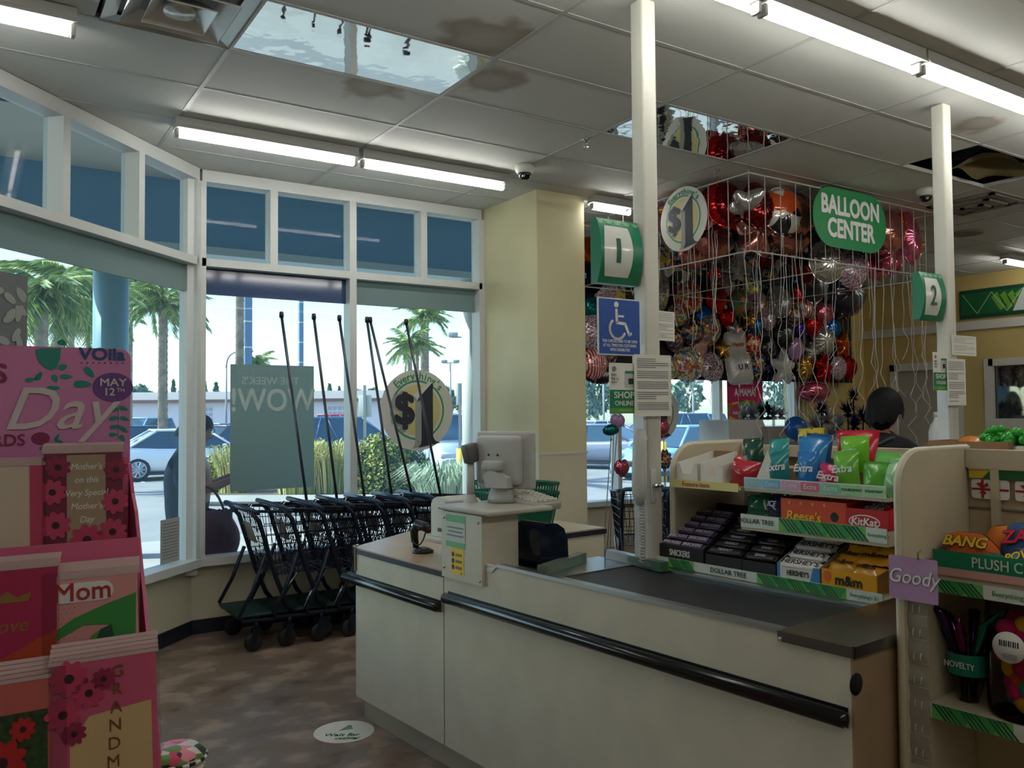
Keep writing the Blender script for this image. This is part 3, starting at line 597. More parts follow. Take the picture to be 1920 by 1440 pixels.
car('navy car parked behind the white sedan', cg(262, 34), VW+R(-35), (40, 62, 100)); car('pale blue suv at the far left of the lot', cg(262, 46), VW+R(170), (176, 200, 220), 'suv')
car('maroon sedan parked beyond the woman', cg(425, 33), VW+R(150), (112, 44, 62)); car('grey-blue sedan parked behind the maroon sedan', cg(412, 42), VW+R(150), (120, 140, 166)); 
car('red pickup truck beyond the parked cars', cg(622, 46), VW+R(-100), (196, 36, 58), 'pickup'); car('blue suv parked behind the pale grass clump', cg(655, 27.5), VW+R(-70), (62, 92, 124), 'suv'); car('silver sedan left of the blue suv', cg(588, 37), VW+R(-80), (184, 200, 210))
car('white pickup with broad grille facing the dollar sign', cg(848, 23.5), VW+R(196), (214, 222, 226), 'pickup'); car('white van-like suv at the window end', cg(900, 36), VW+R(170), (224, 230, 232), 'suv'); car('teal sedan behind the window dollar sign', cg(800, 42), VW+R(150), (96, 140, 160))
car('grey sedan parked outside beside the column', cg(1108, 28), VW+R(60), (112, 118, 138)); car('pale blue sedan outside the balloon bay', cg(1270, 24), VW+R(140), (150, 196, 222)); car('white suv farther outside the balloon bay', cg(1275, 40), VW+R(100), (216, 220, 226), 'suv'); car('silver sedan beyond the grey sedan outside the bay', cg(1120, 40), VW+R(120), (190, 198, 206)); car('navy suv parked outside the bay', cg(1235, 36), VW+R(110), (70, 88, 120), 'suv')
# ================================================================ checkout counter and what stands on it
M_top = mat('counter_top_wood', (190, 160, 128), .35, noise=(4, .08)); M_edge = mat('edge_band_navy', (26, 30, 46), .3); M_belt = mat('belt_rubber', (26, 28, 31), .5, bump=(300, .15, .002)); M_dsteel = mat('dark_steel', (128, 126, 122), .22, .9)
M_endw = mat('end_panel_tan', (156, 128, 98), .5, noise=(5, .08)); M_kick = mat('kick_cream', (176, 168, 148), .5); M_bump = mat('bumper_black', (14, 14, 18), .18)
K0 = cf(2.146, 1.26)
cc = thing('checkout_counter', 'long cream checkout counter with black conveyor belt and bumper strips', 'counter', K0, RC)
def kx(y): return 1.26-y                                     # lane y -> counter x
MB().bx(-2.02, -.004, 0, .66, .13, .945).build('body', CREAM, cc); MB().bx(-2.9, -.03, .055, .60, 0, .13).build('kick_plate', M_kick, cc)
MB().bx(-2.02, -.22, 0, .022, .945, .998).build('front_rim', CREAM, cc)
MB().bx(-.004, .004, .0, .66, .02, .992).build('end_panel', M_endw, cc); MB().bx(-.222, -.004, .0, .655, .945, .992).build('end_riser', CREAM, cc)
g_ = atn(1602, 1282, EY, 1.26); ml = MB().cyl((.003, (g_.dot(EX)-2.146), g_.z), (.007, (g_.dot(EX)-2.146), g_.z), .03, n=18); ml.build('grommet_hole', mat('hole_black', (4, 4, 4), .9), cc)
rl = MB().prism([(-1.68, .985), (-1.64, .985), (-1.60, 1.012), (-.22, 1.012), (-.22, .998), (-1.61, .998), (-1.64, .972), (-1.68, .972)], -.006, .03, 'y'); rl.build('front_rail', STEEL, cc)
rf = MB().bx(-1.42, -.05, .625, .66, .945, .968); rf.build('back_rail', STEEL, cc)
MB().bx(-1.42, -.23, .032, .62, .946, .958).build('conveyor_belt', M_belt, cc)
MB().bx(-1.68, -1.42, .03, .66, .946, .962).build('scale_plate', STEEL, cc)
ep = MB().bx(-.225, .012, -.012, .67, .992, 1.008); ep.bx(-.225, .014, -.014, -.004, .978, 1.0081); ep.bx(.006, .014, -.014, .67, .978, 1.0081); ep.build('end_plate', M_dsteel, cc)
MB().rbox((-.215, -.016, .985), (.012, .006, .012), .003).build('screw', STEEL, cc)
def bumper(x0, x1, z, r):
    b = MB().tube([(x0, -.016, z), (x0+.012, -.02, z), (x1-.012, -.02, z), (x1, -.016, z)], [r*.6, r, r, r*.6], 14)
    o = b.build('bumper', M_bump, cc); MB().bx(x0+.01, x1-.01, -.002, .002, z-r*1.15, z+r*1.15).build('backing', BLACK, o)
bumper(-1.995, -.004, .810, .024); bumper(-3.0, -2.035, .757, .024)
# left module with the angled end
md = [(-2.022, 0), (-2.88, 0), (-2.93, .02), (-2.955, .06), (-3.25, .55), (-3.22, .62), (-2.022, .62)]
MB().prism(md, .13, .895, 'z').build('module_body', CREAM, cc); MB().prism([(x*1.0+(-.006 if x < -2.5 else 0), y-.006 if y < .3 else y) for x, y in md], .895, .920, 'z').build('edge_band', M_edge, cc)
MB().prism(md, .920, .926, 'z').build('worktop', M_top, cc)
MB().prism([(-2.882, -.006), (-2.937, .016), (-2.964, .058), (-2.975, .056), (-2.945, .008), (-2.885, -.014)], .80, .93, 'z').build('corner_guard', CHROME, cc)
MB().bx(-2.0235, -2.0215, -.0015, .0, .13, .89).build('seam', mat('seam_dark', (110, 100, 84), .7), cc)

# register housing
rb = thing('register_stand', 'cream metal box with notices under the cash register monitor', 'register stand', cf(2.128, 3.27, .905), RC)
MB().bx(0, .315, 0, .20, 0, .30).build('box', mat('register_metal', (198, 192, 172), .4), rb); MB().rbox((.18, .17, .315), (.40, .36, .022), .006).build('top_plate', mat('register_grey', (176, 172, 160), .4), rb)
for x, z in ((.02, .045), (.30, .02), (.16, .035), (.02, .27), (.29, .27)): MB().cyl((x, .001, z), (x, -.004, z), .006, n=10).build('screw', STEEL, rb)
n1 = flat('green_notice', rrect(.155, .145, .002, 2, .115, .215), -.0005, mat('note_green', (110, 180, 130), .6), rb); flat('notice_panel', rrect(.155, .088, .002, 2, .115, .212), -.0015, mat('note_pale', (190, 200, 190), .6), n1)
for k in range(3): flat('print_line', rrect(.13-.02*(k % 2), .006, .001, 1, .115, .232-.018*k), -.0025, GREY, n1)
n2 = flat('yellow_sticker', rrect(.10, .118, .002, 2, .13, .083), -.0005, mat('sticker_yellow', (226, 190, 30), .5), rb)
for z in (.055, .083, .112): flat('print_line', rrect(.05, .012, .002, 1, .14, z), -.0015, mat('sticker_brown', (130, 100, 20), .6), n2); flat('pictogram', rrect(.018, .02, .003, 2, .095, z), -.0015, PRINT_K, n2)
ZT = 1.234
mo = thing('monitor', 'grey cash register monitor seen from behind on a pivot arm', 'monitor', cf(2.40, 3.165, ZT), R(-66))
M_mon = mat('monitor_grey', (176, 176, 172), .45); 
MB().rbox((0, .035, .195), (.31, .05, .27), .014, 3).build('bezel', M_mon, mo); MB().rbox((-.01, -.005, .195), (.25, .06, .23), .025, 3).build('back_shell', M_mon, mo); MB().rbox((0, .062, .195), (.27, .004, .22), .002).build('screen', mat('screen_off', (14, 16, 20), .1), mo)
MB().lathe([(.07, 0), (.068, .02), (.055, .06), (.05, .075), (0, .075)], 20).build('foot', M_mon, mo); MB().prism([(-.045, .07), (.075, .07), (.075, .12), (-.02, .155), (-.055, .13)], -.075, -.02, 'y').build('arm', M_mon, mo); MB().rbox((-.02, -.05, .17), (.10, .06, .05), .014).build('hinge', M_mon, mo)
for x in (-.05, .0): MB().cyl((x, -.036, .22), (x, -.040, .22), .005, n=8).build('screw', PRINT_K, mo)
cd = thing('customer_display', 'thin pole display beside the register monitor', 'display', cf(2.30, 3.28, .926), RC)
MB().cyl((0, 0, .31), (0, 0, .50), .02, .017, 12).build('pole', M_mon, cd); MB().rbox((0, 0, .535), (.05, .07, .09), .008, 2, M=Matrix.Rotation(R(14), 3, 'X')).build('display_head', mat('display_dark', (88, 86, 82), .4), cd); MB().lathe([(.04, .0), (.035, .3), (.02, .34)], 14).build('base', M_mon, cd)
pr = thing('receipt_printer', 'cream receipt printer with rounded lid beside the register', 'printer', cf(2.36, 3.50, .926), RC)
MB().rbox((0, .02, .10), (.24, .24, .03), .004).build('shelf', mat('printer_shelf', (186, 178, 156), .4), pr); MB().bx(-.02, .02, .0, .05, 0, .09).build('bracket', STEEL, pr)
MB().prism([(-.10, .115), (-.10, .27), (-.085, .295), (-.05, .31), (.06, .30), (.09, .28), (.10, .25), (.10, .115)], -.08, .10, 'y').build('case', mat('printer_cream', (204, 200, 186), .4), pr); MB().rbox((.02, -.082, .15), (.11, .006, .016), .002).build('paper_slot', PRINT_K, pr); MB().rbox((.06, -.05, .25), (.07, .08, .09), .01).build('cutter_cover', mat('printer_grey', (150, 148, 140), .4), pr)
sc = thing('barcode_scanner', 'black handheld barcode scanner resting in its cradle on the worktop', 'scanner', cf(2.33, 3.80, .926), RC+R(15))
MB().lathe([(.055, 0), (.055, .012), (.03, .026), (.014, .03), (0, .03)], 22, 0, (.03, 0, 0)).build('base', BLACK, sc); MB().tube([(-.02, 0, .02), (-.028, 0, .09), (-.02, 0, .14)], [.016, .018, .016], 10).build('stand', BLACK, sc)
MB().tube([(-.03, 0, .05), (-.035, 0, .11), (-.01, 0, .145), (.05, 0, .135), (.075, 0, .12)], [.018, .022, .026, .026, .02], 12).build('scanner_body', BLACK, sc); MB().tube(bez((-.02, -.02, .06), (.02, -.02, .0), (.06, -.02, .08), (.07, -.02, .12), 10), .004, 6).build('cable', BLACK, sc); MB().rbox((.078, 0, .118), (.008, .036, .028), .004).build('scan_window', mat('scan_red', (70, 10, 14), .1), sc)
kb = thing('keyboard', 'cream register keyboard sloping off the top plate', 'keyboard', cf(2.50, 3.12, ZT), RC)
tilt = Matrix.Rotation(R(8), 3, 'Y')
MB().rbox((-.0, .0, .01), (.34, .17, .035), .006, 2, M=tilt).build('case', mat('keyboard_cream', (170, 166, 152), .5), kb)
ks = MB().box((0, 0, 0), (.022, .024, .012)).mesh('key', mat('key_white', (206, 202, 190), .5))
for i in range(11):
    for j in range(5): put('key', ks, kb, tilt @ Vector((-.14+.028*i, -.062+.03*j, .034)))
hd = thing('card_reader_hood', 'glossy navy curved hood standing behind the register box', 'hood', cf(2.36, 3.03, .962), RC)
pf = [(0, 0), (.0, .16), (.01, .185), (.04, .20), (.10, .195), (.14, .17), (.16, .12), (.165, 0)]
MB().prism([(x, z) for x, z in pf], .01, .19, 'x', 0, True).build('shell', mat('hood_navy', (20, 26, 44), .12), hd); MB().rbox((.1, .085, .003), (.19, .18, .006), .002).build('base', BLACK, hd)
# grocery dividers on the belt
def bar(a, b, lb, m, mend):
    a, b = Vector(a), Vector(b); d = b-a; t = thing('belt_divider', lb, 'divider', a, math.atan2(d.y, d.x), 'dividers on the conveyor belt'); L = d.length
    MB().prism([(-.022, 0), (.022, 0), (.020, .040), (-.020, .040)], .01, L-.05, 'x').build('bar', m, t); MB().prism([(-.0225, -.0005), (.0225, -.0005), (.0205, .0405), (-.0205, .0405)], L-.05, L, 'x').build('end_label', mend, t); MB().rbox((.005, 0, .02), (.012, .046, .042), .003).build('end_cap', mend, t)
    MB().bx(L*.45, L*.85, -.0232, -.0212, .010, .028).build('print_strip', mat('divider_print', (96, 130, 110), .5), t)
bar(atz(1140, 1045, .963), atz(1246, 1072, .963), 'silver belt divider with a green label end by the lane pole', mat('divider_silver', (170, 172, 172), .25, .8), mat('divider_green', (70, 110, 84), .4))
bar(atz(1016, 1078, .963), atz(1092, 1052, .963), 'dull green-grey belt divider lying across the belt end', mat('divider_dull', (120, 132, 120), .35, .3), mat('divider_dull_end', (96, 108, 96), .4))
# cashier side cabinet behind the belt end
cb = thing('cashier_cabinet', 'low cream cabinet with black band and chrome corner behind the belt', 'cabinet', cf(3.02, 4.02, 0), RC)
MB().prism([(-.35, 0), (.30, 0), (.36, .05), (.38, .12), (.38, .5), (-.35, .5)], 0, .93, 'z').build('body', CREAM, cb); MB().prism([(-.36, -.01), (.305, -.01), (.37, .045), (.392, .12), (.392, .51), (-.36, .51)], .93, .958, 'z').build('edge_band', M_edge, cb); MB().prism([(-.35, 0), (.30, 0), (.36, .05), (.38, .12), (.38, .5), (-.35, .5)], .958, .965, 'z').build('worktop', mat('cab_top', (188, 180, 160), .4), cb)
MB().prism([(.30, -.014), (.372, .04), (.396, .12), (.40, .12), (.38, .035), (.305, -.02)], .80, .97, 'z').build('corner_guard', CHROME, cb)
# green shopping baskets stacked on the cabinet
def basket(z, lb):
    t = thing('shopping_basket', lb, 'basket', cf(3.05, 3.92, z), RC, 'stack of green baskets'); mg = mat('basket_green', (8, 96, 72), .4); W0, D0, W1, D1, h = .19, .13, .225, .16, .22
    rim = MB()
    for zz, w, d, r in ((h, W1, D1, .012), (h*.72, W1*.97, D1*.97, .006), (0.005, W0, D0, .006)): rim.tube([(-w, -d, zz), (w, -d, zz), (w, d, zz), (-w, d, zz)], r, 5, closed=True)
    rim.build('rim', mg, t); sl = MB()
    for k in range(17):
        u = -1+2*k/16
        for s in (-1, 1): sl.add([(W0*u-.007, s*D0, 0), (W0*u+.007, s*D0, 0), (W1*u+.007, s*D1, h), (W1*u-.007, s*D1, h)], [(0, 1, 2, 3)]); sl.add([(s*W0, D0*u-.006, 0), (s*W0, D0*u+.006, 0), (s*W1, D1*u+.006, h), (s*W1, D1*u-.006, h)], [(0, 1, 2, 3)])
    sl.build('slats', mg, t, fix=False)['kind'] = 'stuff'; MB().bx(-W0, W0, -D0, D0, 0, .006).build('bottom', mg, t)
basket(.966, 'green plastic basket, lower of the stack behind the monitor'); basket(1.02, 'green plastic basket, upper of the stack behind the monitor')

# ================================================================ lane poles and their signs
def pole(x, y, lb):
    t = thing('lane_pole', lb, 'pole', (x, y, 0)); MB().rbox((0, 0, CEIL/2), (.085, .085, CEIL-.002), .012, 3).build('post', mat('pole_white', (200, 198, 186), .4), t); MB().bx(-.08, .08, -.08, .08, 0, .012).build('base_plate', STEEL, t)
    MB().bx(-.06, -.0426, -.034, .034, .35, 1.95).build('cable_cover', mat('cover_white', (214, 216, 218), .4), t); return t
PX, PY = 2.592, 2.84; P2X, P2Y = 5.045, 2.84
p1 = pole(PX, PY, 'white square pole rising from the checkout counter with lane sign 1'); p2 = pole(P2X, P2Y, 'white square pole of the second lane with a small lane sign')
def lane_sign(num, x0, px, lb):
    """barrel-fronted sign box hung on the left of its pole"""
    w, h = .235, .285; t = thing('lane_sign', lb, 'lane sign', px)
    def front(z, e=0): return -.022-.034*(1-(2*z/h)**2)-e
    mg = mat('lane_green', (18, 118, 84), .3)
    b = MB().grid(lambda u, v: (-w/2+w*u, front(-h/2+h*v), -h/2+h*v), 1, 14, 0, True)
    for s in (0, 1): b.add([(-w/2+w*s, front(-h/2+h*k/14), -h/2+h*k/14) for k in range(15)]+[(-w/2+w*s, .02, h/2), (-w/2+w*s, .02, -h/2)], [tuple(range(17))])
    b.add([(-w/2, .02, -h/2), (w/2, .02, -h/2), (w/2, .02, h/2), (-w/2, .02, h/2), (w/2, front(h/2), h/2), (-w/2, front(h/2), h/2), (w/2, front(-h/2), -h/2), (-w/2, front(-h/2), -h/2)], [(0, 1, 2, 3), (3, 2, 4, 5), (0, 7, 6, 1)])
    b.build('case', mg, t)
    def half(v): return .066+.016*(1-(2*v-1)**2)
    MB().grid(lambda u, v: (-.02+(2*u-1)*half(v), front((-.40+.78*v)*h, .0012), (-.40+.78*v)*h), 6, 14).build('panel', mat('lane_panel', (214, 216, 208), .12), t)
    z0 = -.01*h
    if num == '1': MB().grid(lambda u, v: (-.02+(2*u-1)*.013, front((-.19+.38*v)*h, .0024), (-.19+.38*v)*h), 1, 8).build('numeral', DGREEN, t)
    else: text(num, .17, DGREEN, t, (-.02, front(0, .003), -.005), name='numeral', bold=.012, sx=.8)
    st = MB()
    for k in range(9):
        xx = -w/2+.012+k*.0255; s = 1 if k % 2 else -1
        for q in range(4): st.add([(xx+q*.006, front(.475*h, .002), .475*h), (xx+q*.006+.003, front(.475*h, .002), .475*h), (xx+q*.006+.003+s*.012, front(.415*h, .002), .415*h), (xx+q*.006+s*.012, front(.415*h, .002), .415*h)], [(0, 1, 2, 3)])
    st.build('chevron_print', mat('chevron_light', (150, 200, 150), .5), t, fix=False); MB().bx(w/2-.002, w/2+.01, -.015, .018, -.1, .1).build('bracket', STEEL, t)
c = aty(1159, 467, PY-.06); lane_sign('1', PX, (PX-.0425-.1285, PY+.02, c.z), 'green lane sign with number one on a white panel')
c = aty(1746, 552, P2Y-.06); lane_sign('2', P2X, (P2X-.0425-.1285, P2Y+.02, c.z), 'green lane sign with number two on a white panel')
def sheet(px0, py0, px1, py1, Y, name, label, cat, m, t=.004, rz=0):
    """flat sign facing the aisle whose corners are seen at two pixels; returns the thing and its size"""
    a = aty(px0, py0, Y); b = aty(px1, py1, Y); w, h = abs(b.x-a.x), abs(b.z-a.z); o = thing(name, label, cat, ((a.x+b.x)/2, Y, (a.z+b.z)/2-h/2), rz)
    MB().prism(rrect(w, h, .004, 2, 0, h/2), 0, t, 'y').build('board', m, o); return o, w, h
t, w, h = sheet(1120, 556, 1202, 668, PY-.05, 'disability_sign', 'blue checkstand sign with white wheelchair symbol and white lettering', 'sign', mat('sign_edge', (206, 210, 214), .4))
flat('blue_field', rrect(w*.94, h*.955, .004, 2, 0, h/2), -.0003, mat('sign_blue', (22, 74, 158), .4), t)
sy = MB(); zc = h*.58; k = w/.2*.84
sy.prism(disc(.0125*k, .0125*k, 18, -.018*k, zc+.075*k), -.0012, -.002, 'y')
def stroke(m, P, r, y=-.0012, th=.0008):
    for (xa, za), (xb, zb) in zip(P, P[1:]):
        d = Vector((xb-xa, zb-za)); n = Vector((-d.y, d.x)).normalized()*r; e = d.normalized()*r*.35
        m.prism([(xa-e.x+n.x, za-e.y+n.y), (xb+e.x+n.x, zb+e.y+n.y), (xb+e.x-n.x, zb+e.y-n.y), (xa-e.x-n.x, za-e.y-n.y)], y, y-th, 'y')
stroke(sy, [(x*k, zc+z*k) for x, z in ((-.018, .055), (-.016, -.002), (.03, -.006), (.052, -.052), (.064, -.046))], .0062*k); stroke(sy, [(-.014*k, zc+.026*k), (.022*k, zc+.026*k)], .0045*k)
stroke(sy, [(-.012*k+.043*k*math.cos(R(a)), zc-.028*k+.043*k*math.sin(R(a))) for a in range(128, 352, 16)], .0055*k, -.0013)
sy.build('wheelchair_symbol', PRINT_W, t)
for i, s in enumerate(('THIS CHECKSTAND TO BE OPEN', 'AT ALL TIMES FOR CUSTOMERS', 'WITH DISABILITIES')): text(s, .0172*k, PRINT_W, t, (0, -.0014, h*(.245-.075*i)), bold=.02, sx=.76)
def shop_sign(px0, py0, px1, py1, Y, lb, rz=0):
    t, w, h = sheet(px0, py0, px1, py1, Y, 'shop_online_sign', lb, 'sign', PAPER, .002, rz)
    flat('green_band', rrect(w, h*.47, .001, 1, 0, h*.235), -.0003, GREEN, t); flat('light_green_band', rrect(w, h*.09, .001, 1, 0, h*.06), -.0012, mat('band_lime', (96, 158, 70), .5), t); text('DOLLARTREE.COM', h*.045, mat('band_text', (200, 214, 120), .5), t, (0, -.0024, h*.062), sx=.8)
    text('SHOP', h*.18, PRINT_W, t, (-w*.03, -.0016, h*.36), bold=.025, sx=.78*w/h*1.9); text('ONLINE!', h*.13, PRINT_W, t, (0, -.0016, h*.20), bold=.02, sx=.7*w/h*1.9)
    for i, s in enumerate(('FREE', 'Ship to', 'Store')): text(s, h*.065, PRINT_K, t, (-w*.44, -.0012, h*(.76-.07*i)), bold=.012, align='LEFT')
    flat('phone_picture', rrect(w*.46, h*.34, .002, 1, w*.23, h*.68), -.0004, mat('pic_grey', (186, 188, 190), .6), t); flat('picture_band', rrect(w*.44, h*.05, .001, 1, w*.24, h*.82), -.0014, GREEN, t); flat('picture_item', rrect(w*.16, h*.12, .004, 2, w*.2, h*.64), -.0014, PRINT_K, t)
    flat('tree_emblem', disc(w*.07, w*.07, 14, -w*.34, h*.88), -.0004, GREY, t)
shop_sign(1142, 680, 1200, 775, PY-.055, 'green and white shop online sign on the first lane pole'); shop_sign(1749, 660, 1779, 732, P2Y-.055, 'green and white shop online sign on the second lane pole')
def paper(px0, py0, px1, py1, Y, lb, n=16, rz=0, seed=1):
    t, w, h = sheet(px0, py0, px1, py1, Y, 'paper_notice', lb, 'notice', PAPER, .001, rz); rnd = random.Random(seed); m = MB()
    for i in range(n):
        if i % 5 == 0 and i: continue
        ww = w*(.84 if rnd.random() < .75 else .5); m.prism(rrect(ww, h*.014, .0003, 1, -w*.42+ww/2, h*(.93-.88*i/n)), -.0003, -.0008, 'y')
    m.build('print_lines', GREY, t); return t
paper(1190, 664, 1258, 780, PY-.068, 'white printed notice page taped over the shop online sign', 26, R(-3), 2); paper(1226, 582, 1268, 640, PY-.03, 'white printed notice page fixed right of the first pole', 14, R(8), 3)
paper(1775, 672, 1812, 760, P2Y-.066, 'white printed notice page on the second lane pole', 22, 0, 4); paper(1784, 628, 1831, 668, P2Y-.05, 'white printed notice page sticking out of the second pole', 12, 0, 5)
# wall phone on the first pole
ph = thing('wall_phone', 'white telephone handset with coiled cord hung on the first pole', 'telephone', (PX-.055, PY-.02, 1.24))
M_ph = mat('phone_white', (196, 196, 192), .35)
MB().tube([(-.028, -.01, .0), (-.035, -.01, .05), (-.04, -.01, .13), (-.035, -.01, .23), (-.02, -.01, .30), (-.018, -.01, .335)], [.018, .03, .026, .026, .032, .02], 12).build('handset', M_ph, ph); MB().rbox((-.018, 0, .15), (.03, .06, .26), .01).build('cradle', M_ph, ph)
co = MB().tube([(-.02+.011*math.cos(i*1.1), -.01+.011*math.sin(i*1.1), -.005-.0023*i) for i in range(110)], .003, 5); co.build('coiled_cord', M_ph, ph)
lt = thing('pole_latch', 'small chrome latch bolted to the first pole', 'latch', (PX+.0, PY-.044, aty(1204, 912, PY-.04).z)); MB().rbox((-.02, -.004, 0), (.03, .006, .15), .002).build('plate', M_ph, lt); MB().cyl((-.02, -.006, 0), (-.02, -.03, 0), .009, n=12).build('bolt', CHROME, lt); MB().rbox((.0, -.026, .0), (.04, .008, .012), .003).build('lever', CHROME, lt)
# floor sticker
g = atz(645, 1372, 0); st = thing('floor_sticker', 'round white floor sticker with green print beside the counter', 'sticker', (g.x, g.y, .0005), YAW-PI/2+R(20))
MB().prism(disc(.155, .155, 40), 0, .001, 'z').build('disc', PAPER, st); text('Wait for', .052, GREEN, st, (-.02, -.045, .0016), (0, 0, R(-18)), bold=.02, shear=.2); text('cashier', .045, GREEN, st, (.0, -.10, .0016), (0, 0, R(-18)), bold=.01, shear=.2); tr = MB()
for k in range(5): tr.prism([(.01-.03+.012*k, .02+.012*k), (.05-.0*k, .02+.012*k), (.05, .027+.012*k), (-.02+.012*k, .027+.012*k)], .001, .0016, 'z')
tr.build('emblem', GREEN, st)
# ================================================================ shopping carts
M_cart = mat('cart_navy_metal', (20, 28, 46), .32, .3); M_handle = mat('cart_handle', (46, 66, 92), .3); M_tray = mat('cart_tray_green', (8, 46, 40), .5); M_wheel = mat('caster_rubber', (18, 18, 21), .6)
def make_cart():
    t = thing('shopping_cart', '', 'shopping cart', (0, 0, 0), 0, 'nested shopping carts')
    MB().tube([(.10, -.262, .955), (.03, -.265, .99), (0, -.25, 1.0), (0, .25, 1.0), (.03, .265, .99), (.10, .262, .955)], [.014, .018, .019, .019, .018, .014], 8).build('handle', M_handle, t)
    for s in (-1, 1):
        MB().tube([(.03, s*.262, .985), (.10, s*.258, .90), (.22, s*.25, .50), (.30, s*.245, .30), (.36, s*.245, .22)], .017, 8).build('back_post', M_cart, t)
        MB().tube([(.14, s*.256, .66), (.05, s*.27, .42), (-.04, s*.27, .26), (-.02, s*.27, .22), (.36, s*.245, .20), (.62, s*.20, .20)], .014, 8).build('base_rail', M_cart, t)
        MB().tube([(.60, s*.215, .52), (.42, s*.235, .24)], .012, 8).build('front_leg', CHROME, t)
        MB().tube([(.05, s*.258, .975), (.45, s*.235, .945), (.84, s*.205, .915)], .011, 8).build('rim_rail', M_cart, t)
        for x, y in ((.08, .262), (.62, .19)):
            w = MB().lathe([(.0, -.016), (.045, -.018), (.062, -.012), (.065, 0), (.062, .012), (.045, .018), (0, .016)], 18, 0, (x-.02, s*y, .066), Matrix.Rotation(PI/2, 3, 'X')).build('wheel', M_wheel, t)
            MB().cyl((x-.02, s*y-.022, .066), (x-.02, s*y+.022, .066), .010, n=8).build('axle', CHROME, w)
            fk = MB(); [fk.prism([(x-.035, .06), (x-.01, .055), (x+.03, .16), (x-.03, .165)], s*y+q*.024-.003, s*y+q*.024+.003, 'y') for q in (-1, 1)]; fk.cyl((x, s*y, .155), (x, s*y, .21), .014, n=8); fk.build('fork', M_cart, t)
    b = MB(); r = .0028
    def side(u, v, s): # u along 0..1, v up 0..1
        xb, xt = .22+.42*u, .12+.72*u; yb, yt = .235-.03*u, .252-.045*u; z0, z1 = .50+.03*u, .955-.035*u
        return Vector((xb+(xt-xb)*v, s*(yb+(yt-yb)*v), z0+(z1-z0)*v))
    for s in (-1, 1):
        for k in range(18): b.tube([side(k/17, 0, s), side(k/17, 1, s)], r, 4)
        for k in range(6): b.tube([side(0, k/6, s), side(1, k/6, s)], r*1.15, 4)
    for k in range(12): u = -1+2*k/11; b.tube([(.22, .235*u, .5), (.64, .205*u, .53), (.84, .207*u, .92)], r, 4)
    for k in range(9): x = .22+.42*k/8; b.tube([(x, -.235+.03*k/8, .5+.03*k/8), (x, .235-.03*k/8, .5+.03*k/8)], r, 4)
    for k in range(1, 6): v = k/6; b.tube([(.64+.2*v, -.205, .53+.39*v), (.64+.2*v, .205, .53+.39*v)], r*1.15, 4)
    for k in range(11): u = -1+2*k/10; b.tube([(.07, .235*u, .95), (.22, .23*u, .52)], r, 4)
    for k in range(4): v = k/4; b.tube([(.07+.15*v, -.25, .95-.43*v), (.07+.15*v, .25, .95-.43*v)], r*1.2, 4)
    b.tube([(.84, -.205, .915), (.84, .205, .915)], .011, 6); b.tube([(.64, -.205, .53), (.64, .205, .53)], .008, 6)
    b.build('basket', M_cart, t)['kind'] = 'stuff'
    MB().tube([(.05, -.2, .94), (.05, -.2, 1.0), (.07, -.19, 1.02), (.07, -.15, 1.02), (.05, -.14, 1.0), (.05, -.14, .94)], .005, 5).build('seat_loop', CHROME, t)
    MB().rbox((.11, 0, .80), (.006, .20, .16), .003, 1, M=Matrix.Rotation(R(-19), 3, 'Y')).build('seat_flap', mat('seat_flap_tan', (120, 112, 96), .5), t)
    MB().rbox((.17, 0, .245), (.44, .50, .02), .006).build('tray', M_tray, t); MB().rbox((.34, 0, .20), (.05, .46, .02), .006).build('crossbar', M_cart, t)
    return t
def add_pole(t, dx, sp):
    p = MB().tube([(.61, 0, .46), (.61+dx, 0, 2.40)], .011, 10).build('security_pole', mat('pole_gunmetal', (70, 72, 80), .3, .7), t)
    MB().lathe([(.016, 0), (.018, .02), (.015, .045), (0, .05)], 12, 0, (.61+dx, 0, 2.38)).build('pole_cap', BLACK, p); MB().rbox((.60, -.015, .80), (.10, .004, .10), .002).build('pole_tag', mat('tag_grey', (186, 188, 184), .5), p)
base = make_cart(); LB = ['foremost navy shopping cart of the row nested under the front window, handle clear', 'navy shopping cart nested into the foremost one', 'navy shopping cart, third from the open end of the nested row', 'navy shopping cart, fourth from the open end of the nested row', 'navy shopping cart, fifth from the open end of the nested row', 'navy shopping cart, sixth from the open end of the nested row', 'navy shopping cart at the closed end of the nested row']
carts = [base]+[copytree(base, (0, 0, 0), 0) for _ in range(6)]
spare = [copytree(base, (4.90, 5.30, 0), R(62)), copytree(base, (5.20, 5.05, 0), R(62))]
for k, c in enumerate(carts):
    c.location = (1.66+.237*k, 6.215, 0); c['label'] = LB[k]
    if k: c.rotation_euler = (0, 0, 0)
    if k < 6: add_pole(c, (-.27, -.255, -.285, -.29, -.50, -.42)[k], k)
for c, lb in zip(spare, ('dark shopping cart parked beside the column behind the first pole', 'dark shopping cart beyond the first pole next to the candy shelf')): c['label'] = lb; c['group'] = 'spare carts by the balloon bay'

